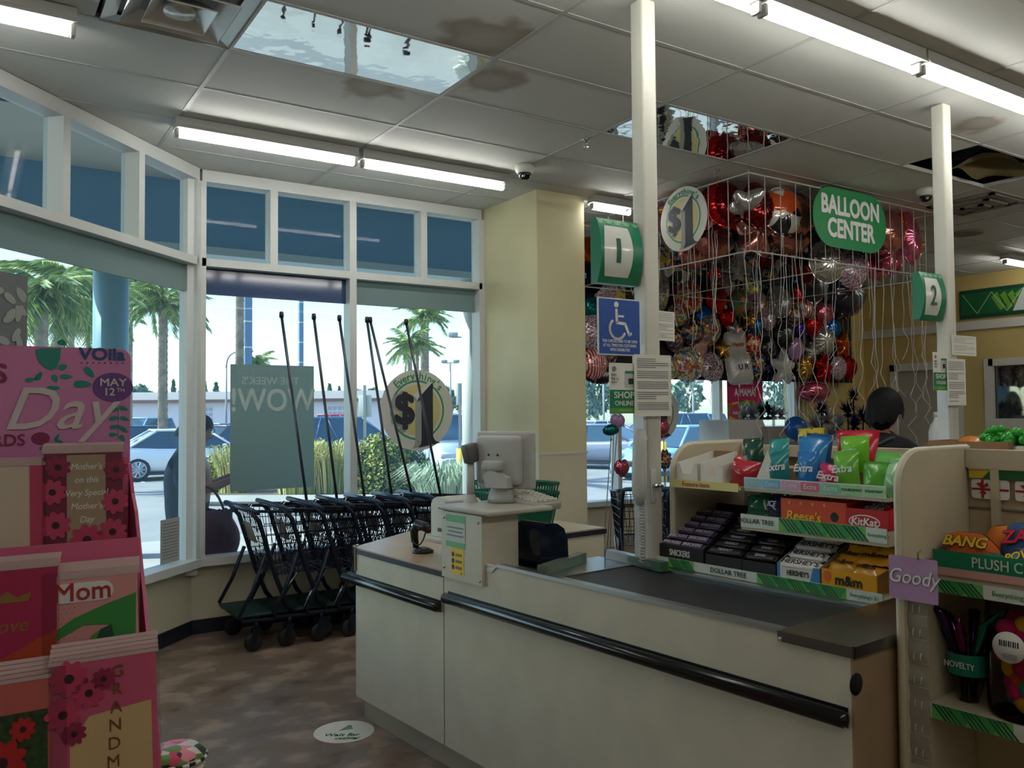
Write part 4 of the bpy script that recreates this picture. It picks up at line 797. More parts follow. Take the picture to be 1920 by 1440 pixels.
# ================================================================ signs in the windows
def ring_text(s, rad, size, m, a0, a1, y, parent, bold=.03):
    b = bmesh.new()
    for i, ch in enumerate(s):
        a = a0+(a1-a0)*i/(len(s)-1); me = text_mesh(ch, size, m, bold=bold).copy(); p = (rad*math.cos(R(a)), 0, rad*math.sin(R(a)))
        me.transform(Matrix.Translation(p) @ Matrix.Rotation(R(90-a), 4, 'Y') @ Matrix.Rotation(PI/2, 4, 'X')); b.from_mesh(me)
    me = bpy.data.meshes.new('lettering'); b.to_mesh(me); b.free(); me.materials.append(m); return put('lettering', me, parent, (0, y, 0))
M_ink = mat('dollar_ink', (28, 34, 50), .5); M_gsh = mat('dollar_grey', (150, 152, 150), .5); M_yel = mat('dollar_yellow', (200, 188, 126), .5)
def dollar(label, loc, rad, rz, back=False):
    t = thing('dollar_sign', label, 'sign', loc, rz); S = rad
    MB().prism(disc(S, S, 48), 0, .006, 'y').build('disc', mat('disc_white', (206, 206, 200), .5), t)
    flat('green_ring', disc(S*.74, S*.74, 48), -.0004, mat('ring_green', (58, 140, 90), .5), t); flat('white_ring', disc(S*.69, S*.69, 44), -.0014, mat('disc_white', (206, 206, 200), .5), t); flat('yellow_field', disc(S*.63, S*.63, 44), -.0024, M_yel, t)
    one = [(.42, .70), (.42, -.66), (.48, -.76), (.62, -.82), (.0, -.93), (.08, -.84), (.10, -.74), (.10, .26), (-.02, .20), (.02, .30)]
    flat('one_side', [(x*S-.17*S, z*S-.02*S) for x, z in one], -.0034, M_gsh, t); flat('one_face', [(x*S, z*S) for x, z in one], -.0044, M_ink, t)
    flat('flag_edge', [(x*S, z*S) for x, z in ((.42, .70), (.30, .70), (-.12, .38), (.0, .24))], -.0040, mat('disc_white', (206, 206, 200), .5), t)
    o = text('$', S*1.15, M_gsh, t, (-.42*S, -.0036, -.02*S), name='dollar_mark_shadow', bold=.05); text('$', S*1.05, M_ink, t, (-.36*S, -.0046, 0), name='dollar_mark', bold=.05)
    ring_text("Everything's", S*.84, S*.26, mat('ring_green', (58, 140, 90), .5), 132, 42, -.0012, t); return t
p0 = aty(783, 769, YB-.03); dollar('round dollar sign hung inside the front window', (p0.x, YB-.03, p0.z), .357, 0)
p0 = aty(1235, 775, YBAY-.04); dollar('round dollar sign half hidden behind the first lane pole', (p0.x, YBAY-.04, p0.z), .35, 0)
ps = thing('window_poster', 'large grey-green back of a poster taped to the front window', 'poster', (2.083, YB-.012, 1.06))
MB().bx(-.337, .337, -.002, .002, 0, .99).build('sheet', trans_mat('poster_back', (168, 190, 188), .6), ps)
M_show = mat('show_through', (184, 202, 200), .6)
o = text('WOW!', .25, M_show, ps, (0, -.003, .70), bold=.02, sx=.86); o.scale = (-1, 1, 1); o = text('THE WEEK\'S', .085, M_show, ps, (-.02, -.003, .86), bold=.01); o.scale = (-1, 1, 1)
nA = (.7071, -.7071, 0)
def onA(px, py, off=-.02): return atn(px, py, nA, -5.22*.7071-off)
a, b = onA(-40, 500, -.06), onA(50, 640, -.06); t = thing('window_poster', 'grey patterned leaf poster on the angled window behind the pink display', 'poster', ((a.x+b.x)/2, (a.y+b.y)/2, b.z-.45), R(45))
wA = math.hypot(a.x-b.x, a.y-b.y); hA = a.z-b.z+.45
MB().bx(-wA/2, wA/2, -.002, .002, 0, hA).build('sheet', mat('leaf_poster', (104, 108, 112), .5), t); rnd = random.Random(4)
for i in range(16):
    x, z = rnd.uniform(-wA*.4, wA*.42), rnd.uniform(.5*hA, hA*.95); an = rnd.uniform(0, 3.1); pts = [(x+.045*math.cos(q)*math.cos(an)-.022*math.sin(q)*math.sin(an), z+.045*math.cos(q)*math.sin(an)+.022*math.sin(q)*math.cos(an)) for q in [2*PI*k/14 for k in range(14)]]
    flat('printed_leaf', pts, -.003-.0003*i, mat('poster_leaf', (146, 150, 146), .5), t)
a = onA(301, 976, -.05); b = onA(336, 1050, -.05); t = thing('paper_notice', 'small printed paper taped low on the angled window', 'notice', ((a.x+b.x)/2, (a.y+b.y)/2, b.z), R(45)); wA = math.hypot(a.x-b.x, a.y-b.y); hA = a.z-b.z
MB().bx(-wA/2, wA/2, -.0015, .0015, 0, hA).build('sheet', mat('paper_shade', (170, 172, 170), .7), t); m = MB()
for k in range(12): m.prism(rrect(wA*.8, hA*.02, .0005, 1, 0, hA*(.12+.07*k)), -.0018, -.0024, 'y')
m.build('print_lines', GREY, t)

# ================================================================ people
def skin_body(V, E, mats, pick, name, parent, extra=None):
    me = bpy.data.meshes.new('b'); me.from_pydata([v[0] for v in V], E, []); ob = bpy.data.objects.new('b', me); COL.objects.link(ob)
    ob.modifiers.new('s', 'SKIN'); sk = me.skin_vertices[0].data
    for i, v in enumerate(V): r = v[1]; sk[i].radius = r if isinstance(r, tuple) else (r, r); sk[i].use_root = (i == 0)
    ob.modifiers.new('u', 'SUBSURF').levels = 2; ob.modifiers['u'].render_levels = 2
    dg = bpy.context.evaluated_depsgraph_get(); out = bpy.data.meshes.new_from_object(ob.evaluated_get(dg)); bpy.data.objects.remove(ob)
    bm = bmesh.new(); bm.from_mesh(out)
    if extra: bm.from_mesh(extra)
    bm.to_mesh(out); bm.free(); out.materials.clear()
    for m in mats: out.materials.append(m)
    for p in out.polygons: p.use_smooth = True; p.material_index = pick(p.center)
    return put(name, out, parent)
def head_mesh(c, tilt, s=1.0):
    """head with brow, nose, lips, chin and ears, looking along +X"""
    m = MB(); n, k = 20, 16
    def P(u, v):
        a, th = 2*PI*u, PI*v; x, y, z = math.sin(th)*math.cos(a), math.sin(th)*math.sin(a), -math.cos(th)
        X = .098*x*(1 if x < 0 else .93); Y = .076*y; Z = .118*z
        if z < 0: Y *= 1-.28*z*z; X += .018*(-z)*(1 if x > -.2 else -.4)*max(0, math.sin(th))
        if x > .75:
            f = max(0, 1-(y/.22)**2)
            X += f*(.026*math.exp(-((z+.12)/.16)**2)+.008*math.exp(-((z+.50)/.09)**2)-.006*math.exp(-((z-.16)/.10)**2)+.012*math.exp(-((z+.85)/.14)**2))
        return Vector((X, Y, Z))
    m.grid(P, n*2, k*2)
    for sd in (-1, 1): m.ell((-.005, sd*.078, -.01), (.022, .009, .032), 10, 6)
    q = Matrix.Rotation(tilt, 3, 'Y'); m.v = [tuple(q @ (Vector(p)*s)+Vector(c)) for p in m.v]; return m
def finger_set(m, w, d, up, side, curl=.5, s=1.0):
    """five unequal bent fingers growing from a palm at w, pointing along d"""
    d, up, side = Vector(d).normalized(), Vector(up).normalized(), Vector(side).normalized(); w = Vector(w)
    m.ell(w+d*.035*s, (.036*s, .036*s, .02*s), 12, 8)
    for i, L in enumerate((.062, .072, .068, .052)):
        b = w+d*.062*s+side*(.024-.016*i)*s; j = b+d*L*.5*s-up*curl*.012*s; e = j+d*L*.42*s-up*curl*.034*s; m.tube([b-d*.02*s, b, j, e], [.009*s, .009*s, .0085*s, .0065*s], 8)
    b = w+d*.022*s+side*.032*s; m.tube([b-side*.012*s, b+side*.014*s+d*.02*s, b+side*.018*s+d*.05*s-up*.012*s], [.011*s, .010*s, .007*s], 8)
M_shirt = mat('navy_shirt', (34, 44, 66), .85, noise=(30, .15)); M_jean = mat('grey_blue_trousers', (70, 80, 104), .85, noise=(40, .15)); M_shoe = mat('dark_shoe', (28, 28, 32), .6); M_bag = mat('maroon_bag', (104, 34, 52), .75, noise=(14, .25)); 
hp = atd(350, 775, 6.95)
pw = thing('person', 'woman in dark navy top walking outside, head bent over her phone', 'person', (hp.x, hp.y, GZ), R(-14)); pw.scale = (1.2, 1.25, 1.0)
V = [((0, 0, .90), (.17, .17)), ((.01, 0, 1.06), (.17, .165)), ((.01, 0, 1.24), (.17, .18)), ((.01, 0, 1.37), (.13, .15)), ((.025, 0, 1.45), .062), ((.05, 0, 1.53), .058),
     ((.01, .17, 1.36), .066), ((-.02, .23, 1.14), .05), ((.17, .20, 1.10), .04), ((.30, .10, 1.18), .028), ((.01, -.17, 1.36), .066), ((-.04, -.23, 1.14), .052), ((.15, -.22, 1.10), .042), ((.31, -.10, 1.17), .028),
     ((.04, .09, .82), .10), ((.10, .10, .48), .066), ((.02, .10, .10), .043), ((.14, .10, .045), .035), ((-.03, -.09, .82), .10), ((-.02, -.10, .48), .066), ((-.16, -.10, .12), .043), ((-.05, -.10, .05), .035)]
E_ = [(0, 1), (1, 2), (2, 3), (3, 4), (4, 5), (3, 6), (6, 7), (7, 8), (8, 9), (3, 10), (10, 11), (11, 12), (12, 13), (0, 14), (14, 15), (15, 16), (16, 17), (0, 18), (18, 19), (19, 20), (20, 21)]
hm = head_mesh((.075, 0, 1.565), R(24), .98); finger_set(hm, (.30, .09, 1.18), (1, -.3, .35), (-.3, 0, 1), (0, -1, 0), 1.2, .9); finger_set(hm, (.31, -.10, 1.17), (1, .3, .35), (-.3, 0, 1), (0, 1, 0), 1.2, .9)
def pick(c):
    if c.z > 1.43: return 0
    if c.x > .11 and c.z > 1.0: return 0
    if c.z < .09: return 3
    return 1 if c.z > .86 else 2
skin_body(V, E_, [SKIN, M_shirt, M_jean, M_shoe], pick, 'body', pw, hm.mesh('h', SKIN))
hr = MB()
def HP(u, v):
    a, th = 2*PI*u, PI*v*.62; x, y, z = math.sin(th)*math.cos(a), math.sin(th)*math.sin(a), math.cos(th)
    X = .112*x if x < 0 else .102*x; r = Vector((X, .090*y, .132*z)); 
    if x < -.2 and z < .3: r.z -= .07*(-x); r.x -= .012
    if x > .55: r.z = max(r.z, .045)
    return Matrix.Rotation(R(24), 3, 'Y') @ r + Vector((.068, 0, 1.578))
hr.grid(HP, 32, 16); hr.ell((.0, 0, 1.53), (.06, .072, .085), 14, 8); hr.build('hair', HAIR, pw)
gl = MB()
for s in (-1, 1): gl.tube([(.165+.02*math.cos(k), s*.036, 1.565+.02*math.sin(k)) for k in [i*PI/5 for i in range(10)]], .003, 5, closed=True); gl.tube([(.16, s*.055, 1.575), (.07, s*.080, 1.59)], .003, 5)
gl.build('glasses', BLACK, pw)
q = thing('phone', 'dark mobile phone held in the walking woman\'s hands', 'phone', pw.matrix_basis @ Vector((.385, 0, 1.185)), (R(0), R(-60), R(-14))); MB().rbox((0, 0, 0), (.072, .09, .009), .004).build('case', BLACK, q); MB().rbox((0, 0, .0048), (.062, .08, .001), .0004).build('screen', mat('screen_off', (14, 16, 20), .1), q)
bg = thing('handbag', 'slouchy maroon shoulder bag hanging from the walking woman\'s arm', 'bag', pw.matrix_basis @ Vector((.14, -.27, .58)), R(-14))
def BG(u, v):
    a = 2*PI*u; w = .19+.06*math.sin(PI*min(1, v*1.25)); d = .055+.05*math.sin(PI*v); p = abs(math.cos(a))**.7*(1 if math.cos(a) > 0 else -1)
    return Vector((w*p, d*math.sin(a)+.012*math.sin(5*a+7*v), .36*v-.03*math.cos(2*a)*(1-v)+.012*math.sin(9*u*6.28)))
b_ = MB().grid(BG, 36, 10); b_.add([BG(k/36, 0) for k in range(36)], [tuple(range(36))]); b_.build('pouch', M_bag, bg); MB().rbox((0, 0, .345), (.40, .05, .02), .008).build('zip_band', mat('bag_dark', (66, 26, 40), .6), bg)
for s in (-1, 1): MB().tube(bez((-.15, s*.045, .34), (-.10, s*.03, .62), (.05, s*.03, .62), (.13, s*.045, .34), 12), .009, 6).build('strap', mat('bag_dark', (66, 26, 40), .6), bg)

# cashier in the second lane, seen from behind
hp = atd(1652, 790, 5.75)
pc = thing('person', 'cashier with short black hair and black top behind the candy shelf', 'person', (hp.x, hp.y, 0), YAW-PI/2+R(38))
V = [((0, 0, .98), (.15, .16)), ((.0, 0, 1.14), (.14, .15)), ((.01, 0, 1.30), (.15, .18)), ((.02, 0, 1.42), (.11, .15)), ((.03, 0, 1.48), .062), ((.05, 0, 1.56), .058),
     ((.0, .19, 1.40), .068), ((-.01, .25, 1.14), .052), ((.18, .24, 1.02), .042), ((.30, .18, 1.03), .03), ((.0, -.19, 1.40), .068), ((-.01, -.25, 1.14), .052), ((.18, -.24, 1.02), .042), ((.30, -.18, 1.03), .03),
     ((.0, .10, .88), .11), ((.02, .11, .50), .07), ((-.01, .11, .10), .045), ((.12, .11, .045), .036), ((.0, -.10, .88), .11), ((.02, -.11, .50), .07), ((-.01, -.11, .10), .045), ((.12, -.11, .045), .036)]
hm = head_mesh((.06, 0, 1.635), R(10), 1.02); finger_set(hm, (.30, .18, 1.03), (1, -.2, -.1), (0, 0, 1), (0, -1, 0), .8, .95); finger_set(hm, (.30, -.18, 1.03), (1, .2, -.1), (0, 0, 1), (0, 1, 0), .8, .95)
M_bl = mat('black_top', (20, 20, 24), .85); M_pants = mat('black_trousers', (26, 26, 30), .85)
skin_body(V, E_, [SKIN, M_bl, M_pants, M_shoe], lambda c: 0 if c.z > 1.50 or (c.x > .14 and .9 < c.z < 1.2) else (3 if c.z < .09 else (1 if c.z > .94 else 2)), 'body', pc, hm.mesh('h', SKIN))
hr = MB()
def HP2(u, v):
    a, th = 2*PI*u, PI*v*(.58+.035*math.sin(10*PI*u)+.03*math.sin(18*PI*u+1)); x, y, z = math.sin(th)*math.cos(a), math.sin(th)*math.sin(a), math.cos(th); r = Vector((.138*x, .118*y, .165*z))
    if x < .1 and z < .3: r.z -= .075*max(0, -x+.1); 
    if x > .5: r.z = max(r.z, .03)
    w = .02*math.sin(11*a+3*th)*math.sin(th)+.012*math.sin(23*a)*math.sin(th)
    return Matrix.Rotation(R(10), 3, 'Y') @ (r*(1+w)) + Vector((.052, 0, 1.645))
hr.grid(HP2, 40, 18); hr.ell((.0, 0, 1.585), (.07, .08, .08), 14, 8); hr.build('hair', HAIR, pc)
MB().tube([(.05, .13, 1.46), (-.06, .10, 1.46), (-.10, 0, 1.40), (-.06, -.10, 1.46), (.05, -.13, 1.46)], .012, 8).build('lanyard_strap', mat('apron_strap', (60, 66, 70), .8), pc)
# ================================================================ candy gondola
GO = cf(2.90, 1.53, 0)
gd = thing('candy_rack', 'cream candy rack with rounded end panels above the conveyor belt', 'shelf unit', GO, RC)
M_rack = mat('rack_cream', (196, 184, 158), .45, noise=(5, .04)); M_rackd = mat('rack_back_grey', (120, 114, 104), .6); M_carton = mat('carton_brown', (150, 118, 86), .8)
def endpanel(d, h, r): return [(0, 0), (0, h-r)]+[(r-r*math.cos(R(a)), h-r+r*math.sin(R(a))) for a in range(15, 91, 15)]+[(d, h), (d, 0)]
def panel(x, th, name='end_panel', m=None, gd=gd, dz=0):
    P = endpanel(.535, 1.50, .13); P[0] = (0, dz); P[-1] = (.535, dz); MB().prism([(y, z) for y, z in P], x, x+th, 'x').build(name, m or M_rack, gd)
    e = MB().tube([(x+th/2, y+.004, z-.002) for y, z in P[:9]], th*.52, 6); e.build('panel_edge', mat('panel_edge', (206, 198, 176), .4), gd)
panel(-1.04, .03); MB().bx(.36, .385, .0, .535, 0, 1.47).build('end_panel', M_rack, gd)
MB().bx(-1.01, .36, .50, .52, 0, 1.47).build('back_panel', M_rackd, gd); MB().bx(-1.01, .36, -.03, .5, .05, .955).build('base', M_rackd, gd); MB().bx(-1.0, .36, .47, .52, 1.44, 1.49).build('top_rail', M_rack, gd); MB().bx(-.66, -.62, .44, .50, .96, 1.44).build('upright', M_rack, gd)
MB().bx(-1.06, .02, -.08, .5, .955, 1.0).build('shelf', M_rack, gd); MB().bx(-.62, 0, -.045, .45, 1.168, 1.222).build('shelf', M_rack, gd); MB().bx(-.60, 0, -.045, .45, 1.326, 1.338).build('shelf', M_rack, gd); MB().bx(-1.0, -.62, -.045, .42, 1.326, 1.338).build('shelf', M_rack, gd)
def chevrons(m1, m2, x0, x1, z0, z1, y):
    """row of slanted green blocks with dark diagonal strokes"""
    h = z1-z0; x = x0; k = 0
    while x+h*1.2 <= x1+1e-6:
        if k % 2 == 0:
            for q in range(4):
                a = x+q*h*.33; m2.add([(a+h*.0, y, z1), (a+h*.20, y, z1), (a+h*1.1, y, z0), (a+h*.9, y, z0)], [(0, 1, 2, 3)])
            x += h*1.25
        else: m1.add([(x, y, z1), (x+h*1.6, y, z1), (x+h*1.0, y, z0), (x+h*.8, y, z0)], [(0, 1, 2, 3)]); x += h*.55
        k += 1
def strip(parent, x0, x1, z0, z1, y, items, m=None, name='price_strip'):
    o = MB().bx(x0, x1, y-.002, y+.002, z0, z1).build(name, m or mat('strip_white', (206, 212, 204), .35), parent); h = z1-z0
    m1, m2 = MB(), MB()
    for it in items:
        if it[0] == 'chev': flat('green_block', [(it[1], z0), (it[2], z0), (it[2], z1), (it[1], z1)], y-.0024, LGREEN, o); chevrons(m1, m2, it[1], it[2], z0+.001, z1-.001, y-.0042)
        else: text(it[1], h*it[3], it[4] if len(it) > 4 else mat('strip_ink', (30, 70, 52), .5), o, (it[2], y-.004, (z0+z1)/2), bold=.012, sx=it[5] if len(it) > 5 else 1)
    if m2.f: m2.build('dark_strokes', DGREEN, o, fix=False)['kind'] = 'stuff'
    if m1.f: m1.build('light_wedges', mat('chev_mid', (60, 150, 76), .5), o, fix=False)['kind'] = 'stuff'
    return o
strip(gd, -1.05, -.005, .970, 1.010, -.082, [('chev', -.98, -.84), ('t', 'DOLLAR TREE', -.66, .72), ('chev', -.52, -.14), ('t', "Everything's $1", -.07, .45, mat('ink_green', (50, 140, 80), .5))])
strip(gd, -.62, -.002, 1.180, 1.232, -.047, [('t', 'DOLLAR TREE', -.545, .52), ('chev', -.44, -.08), ('t', "Everything's", -.032, .32, mat('ink_green', (50, 140, 80), .5))])
ts = strip(gd, -.60, -.002, 1.338, 1.382, -.047, [])
for k, (c, s) in enumerate([((130, 190, 205), 'Extra'), ((110, 176, 214), 'Extra'), ((212, 150, 190), 'Extra'), ((214, 96, 130), 'Extra'), ((120, 200, 164), 'Extra'), ((150, 206, 150), 'DOUBLEMINT'), ((160, 208, 160), 'SPEARMINT')]):
    x = -.555+.085*k; flat('gum_label', rrect(.08, .036, .006, 3, x, 1.360), -.0495, mat('gum_label_%d' % k, c, .35), ts); text(s, .026 if k < 5 else .013, PRINT_W if k < 5 else PRINT_K, ts, (x, -.0512, 1.360), bold=.02, shear=.15 if k < 5 else 0)
strip(gd, -.995, -.63, 1.318, 1.352, -.047, [('t', 'Feature Item', -.85, .85, mat('feature_red', (190, 70, 50), .5))], mat('feature_yellow', (214, 204, 130), .45), 'feature_strip')
# ---- boxes and bags
def gw(x, y, z): return GO+(-EY)*x+EX*y+Vector((0, 0, z))            # rack coordinates -> world
def bagmesh(w, h, d, m, seed=0, crimp=.08):
    rnd = random.Random(seed); ph = [rnd.uniform(0, 6) for _ in range(4)]; b = MB(); nu, nv = 10, 12
    for s in (-1, 1):
        def P(u, v):
            e = max(0, math.sin(PI*u))**.55; tz = 0 if v < crimp or v > 1-crimp else max(0, math.sin(PI*(v-crimp)/(1-2*crimp)))**.6
            x = (u-.5)*w*(1-.05*tz+.02*math.sin(8*v+ph[0])); y = s*d/2*e*tz*(1+.12*math.sin(7*u+ph[1])*math.sin(9*v+ph[2]))+.004*math.sin(5*v+ph[3])
            if v < crimp*.5 or v > 1-crimp*.5: y += .0025*math.sin(40*u)
            return Vector((x, y, h*v))
        b.grid(P, nu, nv)
    return b.mesh('pouch', m)
def pouch(name, label, cat, p, w, h, d, col, txt=None, tsz=.03, tm=None, lean=-8, rz=0, seed=0, group=None, tz=.55, gloss=.22):
    t = thing(name, label, cat, p, (R(lean), R((seed*37) % 17-8), RC+R(rz)), group); m = mat('pouch_%d_%d_%d' % tuple(col), col, gloss, coat=.3); put('pouch', bagmesh(w, h, d, m, seed), t)
    if txt: text(txt, tsz, tm or PRINT_W, t, (0, -d*.5*1.14-.004, h*tz), bold=.03, shear=.2)
    return t
G1 = 'gum pouches on the top candy shelf'; zs = 1.339
TEAL, BLUE_, PINK, LIME, DKG, MINT = (24, 128, 132), (36, 120, 190), (200, 40, 96), (108, 178, 56), (16, 70, 48), (150, 200, 150)
def gx(px, py, y): p = atn(px, py, EX, 2.90+y); return (p-GO).dot(-EY)
for k, (px, y, z, w, h, col, lb, tx, rz) in enumerate([
    (1463, -.015, zs, .095, .155, TEAL, 'teal gum pouch standing in front on the top shelf', 'Extra', 4), (1460, .045, zs+.03, .10, .17, (40, 150, 150), 'teal gum pouch leaning behind the front teal one', 'Extra', -6),
    (1512, -.01, zs, .095, .155, BLUE_, 'bright blue gum pouch standing in front on the top shelf', 'Extra', -3), (1520, .055, zs+.05, .12, .16, (44, 136, 206), 'large bright blue gum pouch bulging over the front one', None, 8), (1532, .11, zs+.06, .10, .16, (30, 90, 140), 'dark blue gum pouch wedged behind the bright blue ones', None, 25),
    (1552, -.015, zs, .10, .11, PINK, 'short crimson gum pouch between blue and lime ones', 'Extra', 6), (1588, -.01, zs, .11, .165, LIME, 'lime gum pouch standing beside the crimson one', 'Extra', -4), (1602, .075, zs+.075, .13, .14, (122, 196, 50), 'bright lime gum pouch lying on top of the pile', 'extra', -8),
    (1605, .15, zs+.085, .17, .15, (214, 30, 62), 'large red candy bag at the back of the pile', None, 4), (1640, -.005, zs, .10, .125, (92, 170, 60), 'grass-green gum pouch beside the mint one', None, 10), (1655, .05, zs+.02, .12, .14, (110, 190, 90), 'light green gum pouch leaning behind the grass-green one', None, -15),
    (1672, .0, zs, .085, .13, MINT, 'pale mint gum pouch against the near end panel', None, 0), (1413, .06, zs, .105, .20, DKG, 'tall dark green gum pouch with a peg hole', None, 0), (1518, .20, zs+.07, .13, .17, (206, 184, 40), 'yellow camouflage-print pack standing at the back', None, -4)]):
    x = gx(px, 870, y); m_ = ramp_mat('camo_yellow', [(0, (70, 66, 40)), (.42, (206, 184, 40)), (.62, (120, 110, 60)), (.7, (222, 200, 60))], 'NOISE', 38, .35) if 'camouflage' in lb else None
    t = pouch('gum_pouch', lb, 'candy bag', gw(x, y, z), w, h, .05, col, tx, .040, None, -9, rz, k, G1)
    if m_: t.children[0].data.materials[0] = m_
    if 'peg hole' in lb: MB().cyl((0, .0, h*.93), (0, -.004, h*.93), .007, n=12).build('peg_hole', PRINT_W, t); flat('label_window', rrect(.05, .07, .01, 3, -.01, h*.45), -.024, mat('window_grey', (150, 160, 150), .3), t)
# carton riser that carries the rear pouches
t = thing('carton', 'brown carton under the rear gum pouches', 'box', gw(-.40, .24, zs), RC); MB().bx(-.30, .36, -.06, .10, 0, .07).build('tray', M_carton, t); MB().bx(.1, .36, .09, .10, .07, .11).build('flap', M_carton, t)
t = thing('price_card', 'white folded triangular card among the gum pouches', 'card', gw(gx(1432, 870, -.02), -.02, zs), RC); MB().prism([(-.055, 0), (.06, 0), (.06, .03), (.02, .155)], 0, .002, 'y').build('card_face', PAPER, t); MB().prism([(-.05, 0), (.06, 0), (.02, .15)], .03, .032, 'y').build('card_back', PAPER, t)
# feature shelf: two white trays and a red bag
for k, px in enumerate((1296, 1342)):
    x = gx(px, 880, 0); t = thing('counter_tray', ('empty' if k == 0 else 'part-filled')+' white cardboard tray on the feature shelf', 'tray', gw(x, -.03, zs), RC, 'white feature trays'); w = .058
    MB().prism([(-w, 0), (w, 0), (w, .085), (w-.018, .085), (w-.035, .04), (-w+.035, .04), (-w+.018, .085), (-w, .085)], 0, .002, 'y').build('front', PAPER, t)
    for s in (-1, 1): MB().prism([(0, 0), (.26, 0), (.26, .13), (0, .085)], s*w-.001, s*w+.001, 'x').build('side', PAPER, t)
    MB().bx(-w, w, 0, .26, 0, .002).build('bottom', PAPER, t); MB().bx(-w, w, .258, .26, 0, .13).build('back', M_carton, t)
t = thing('candy', 'small gold-wrapped candy left in the feature tray', 'candy', gw(gx(1348, 870, .05), .06, zs+.022), RC); MB().ell((0, 0, 0), (.04, .025, .018), 12, 8).build('wrapper', mat('gold_wrap', (190, 140, 60), .3, .5), t); MB().tube([(-.055, 0, 0), (-.035, 0, 0)], [.014, .006], 8).build('twist', mat('gold_wrap', (190, 140, 60), .3, .5), t)
pouch('candy_bag', 'red and gold candy bag slumped beside the feature trays', 'candy bag', gw(gx(1392, 880, .0), .0, zs), .13, .11, .07, (176, 36, 52), None, .03, None, -12, 6, 33); t = pouch('candy_bag', 'flat gold-edged red bag lying on the slumped red bag', 'candy bag', gw(gx(1386, 880, .03), .05, zs+.085), .13, .06, .04, (198, 50, 40), None, .03, None, -50, 0, 34)
def tray_box(label, x0, x1, d, h0, h1, m, z=1.001, y0=-.07, front=None, wall=.003):
    """open display carton, front lip h0 high, back h1 high"""
    t = thing('display_box', label, 'box', gw((x0+x1)/2, y0, z), RC); w = (x1-x0)/2
    MB().bx(-w, w, 0, wall, 0, h0).build('front', front or m, t); MB().bx(-w, w, d-wall, d, 0, h1).build('back', m, t); MB().bx(-w, w, 0, d, 0, wall).build('bottom', m, t)
    for s in (-1, 1): MB().prism([(0, 0), (d, 0), (d, h1), (0, h0)], s*w-wall/2, s*w+wall/2, 'x').build('side', m, t)
    return t
M_sn = mat('snack_purple', (70, 54, 84), .3); M_snd = mat('snack_box_dark', (30, 24, 28), .5); M_ink2 = mat('bar_ink', (190, 186, 200), .5); M_kb = mat('snack_black', (26, 26, 28), .3)
def bars(label, x0, x1, rows, cols, w, m, txt, tm, y0=-.05, z0=1.067, dy=.042, dz=.024, tall=.03, group=None, ts=.02, bd=.036):
    bw = (x1-x0)/cols; me = MB().rbox((0, 0, 0), (bw*.94, bd, .02), .008, 2).mesh('wrapper', m); fin = MB().bx(-.006, .006, -.016, .016, -.002, .002).mesh('crimp', m)
    for r in range(rows):
        for c in range(cols):
            p = gw(x0+bw*(c+.5), y0+dy*r, z0+dz*r); t = thing('candy_bar', label, 'candy bar', p, (R(32), 0, RC+R(random.uniform(-4, 4))), group); put('wrapper', me, t)
            for s in (-1, 1): put('crimp', fin, t, (s*(bw*.47+.004), 0, 0))
            if txt: text(txt, ts, tm, t, (0, 0, .0106), (0, 0, 0), bold=.02, sx=.9)
b1 = tray_box('dark open carton of purple candy bars by the lane pole', -1.055, -.80, .36, .065, .22, M_snd); text('SNICKERS', .036, PRINT_W, b1, (-.0, -.0015, .032), bold=.03, sx=.72)
bars('purple-brown wrapped bar in the dark carton', -1.04, -.815, 6, 2, .1, M_sn, 'SNICKERS', M_ink2, group='bars in the dark snack carton', ts=.026)
tray_box('dark carton of black-wrapped bars next to the purple ones', -.785, -.605, .36, .05, .20, M_snd); bars('black-wrapped bar in the carton beside the purple bars', -.775, -.615, 5, 1, .1, M_kb, 'PEANUT', M_ink2, group='black bars', dz=.022, ts=.02)
tray_box('dark nearly empty carton beside the white candy box', -.60, -.445, .36, .05, .20, M_snd); bars('dark bar in the nearly empty carton', -.59, -.455, 3, 1, .1, mat('bar_charcoal', (40, 36, 38), .3), 'DARK', M_ink2, group='dark bars', ts=.02)
M_hw = mat('candy_white', (214, 212, 206), .3); M_hb = mat('candy_blue', (50, 130, 190), .4)
b2 = tray_box('white and blue open box of cream candy bars', -.435, -.255, .36, .06, .20, mat('box_inner_grey', (140, 134, 126), .7), front=M_hw); text("HERSHEY'S", .028, PRINT_K, b2, (-.0, -.0015, .028), bold=.02, sx=.72); flat('blue_corner', [(-.09, 0), (-.078, 0), (-.078, .06), (-.09, .06)], -.0006, M_hb, b2); flat('blue_corner', [(.05, 0), (.09, 0), (.09, .06), (.065, .06)], -.0006, M_hb, b2)
bars('white candy bar with black lettering in the white and blue box', -.425, -.265, 5, 1, .1, M_hw, "HERSHEY'S", PRINT_K, z0=1.062, dy=.054, dz=.028, bd=.048, group='white candy bars', ts=.036)
M_my = mat('candy_yellow', (226, 160, 20), .35)
b3 = tray_box('yellow open box of peanut candy bags', -.245, -.03, .36, .065, .13, mat('box_inner_brown', (150, 104, 50), .7), front=M_my); text('m&m', .05, PRINT_K, b3, (-.0, -.0015, .03), bold=.035); flat('print_oval', disc(.016, .02, 20, -.085, .04), -.0006, mat('print_orange', (220, 100, 30), .4), b3)
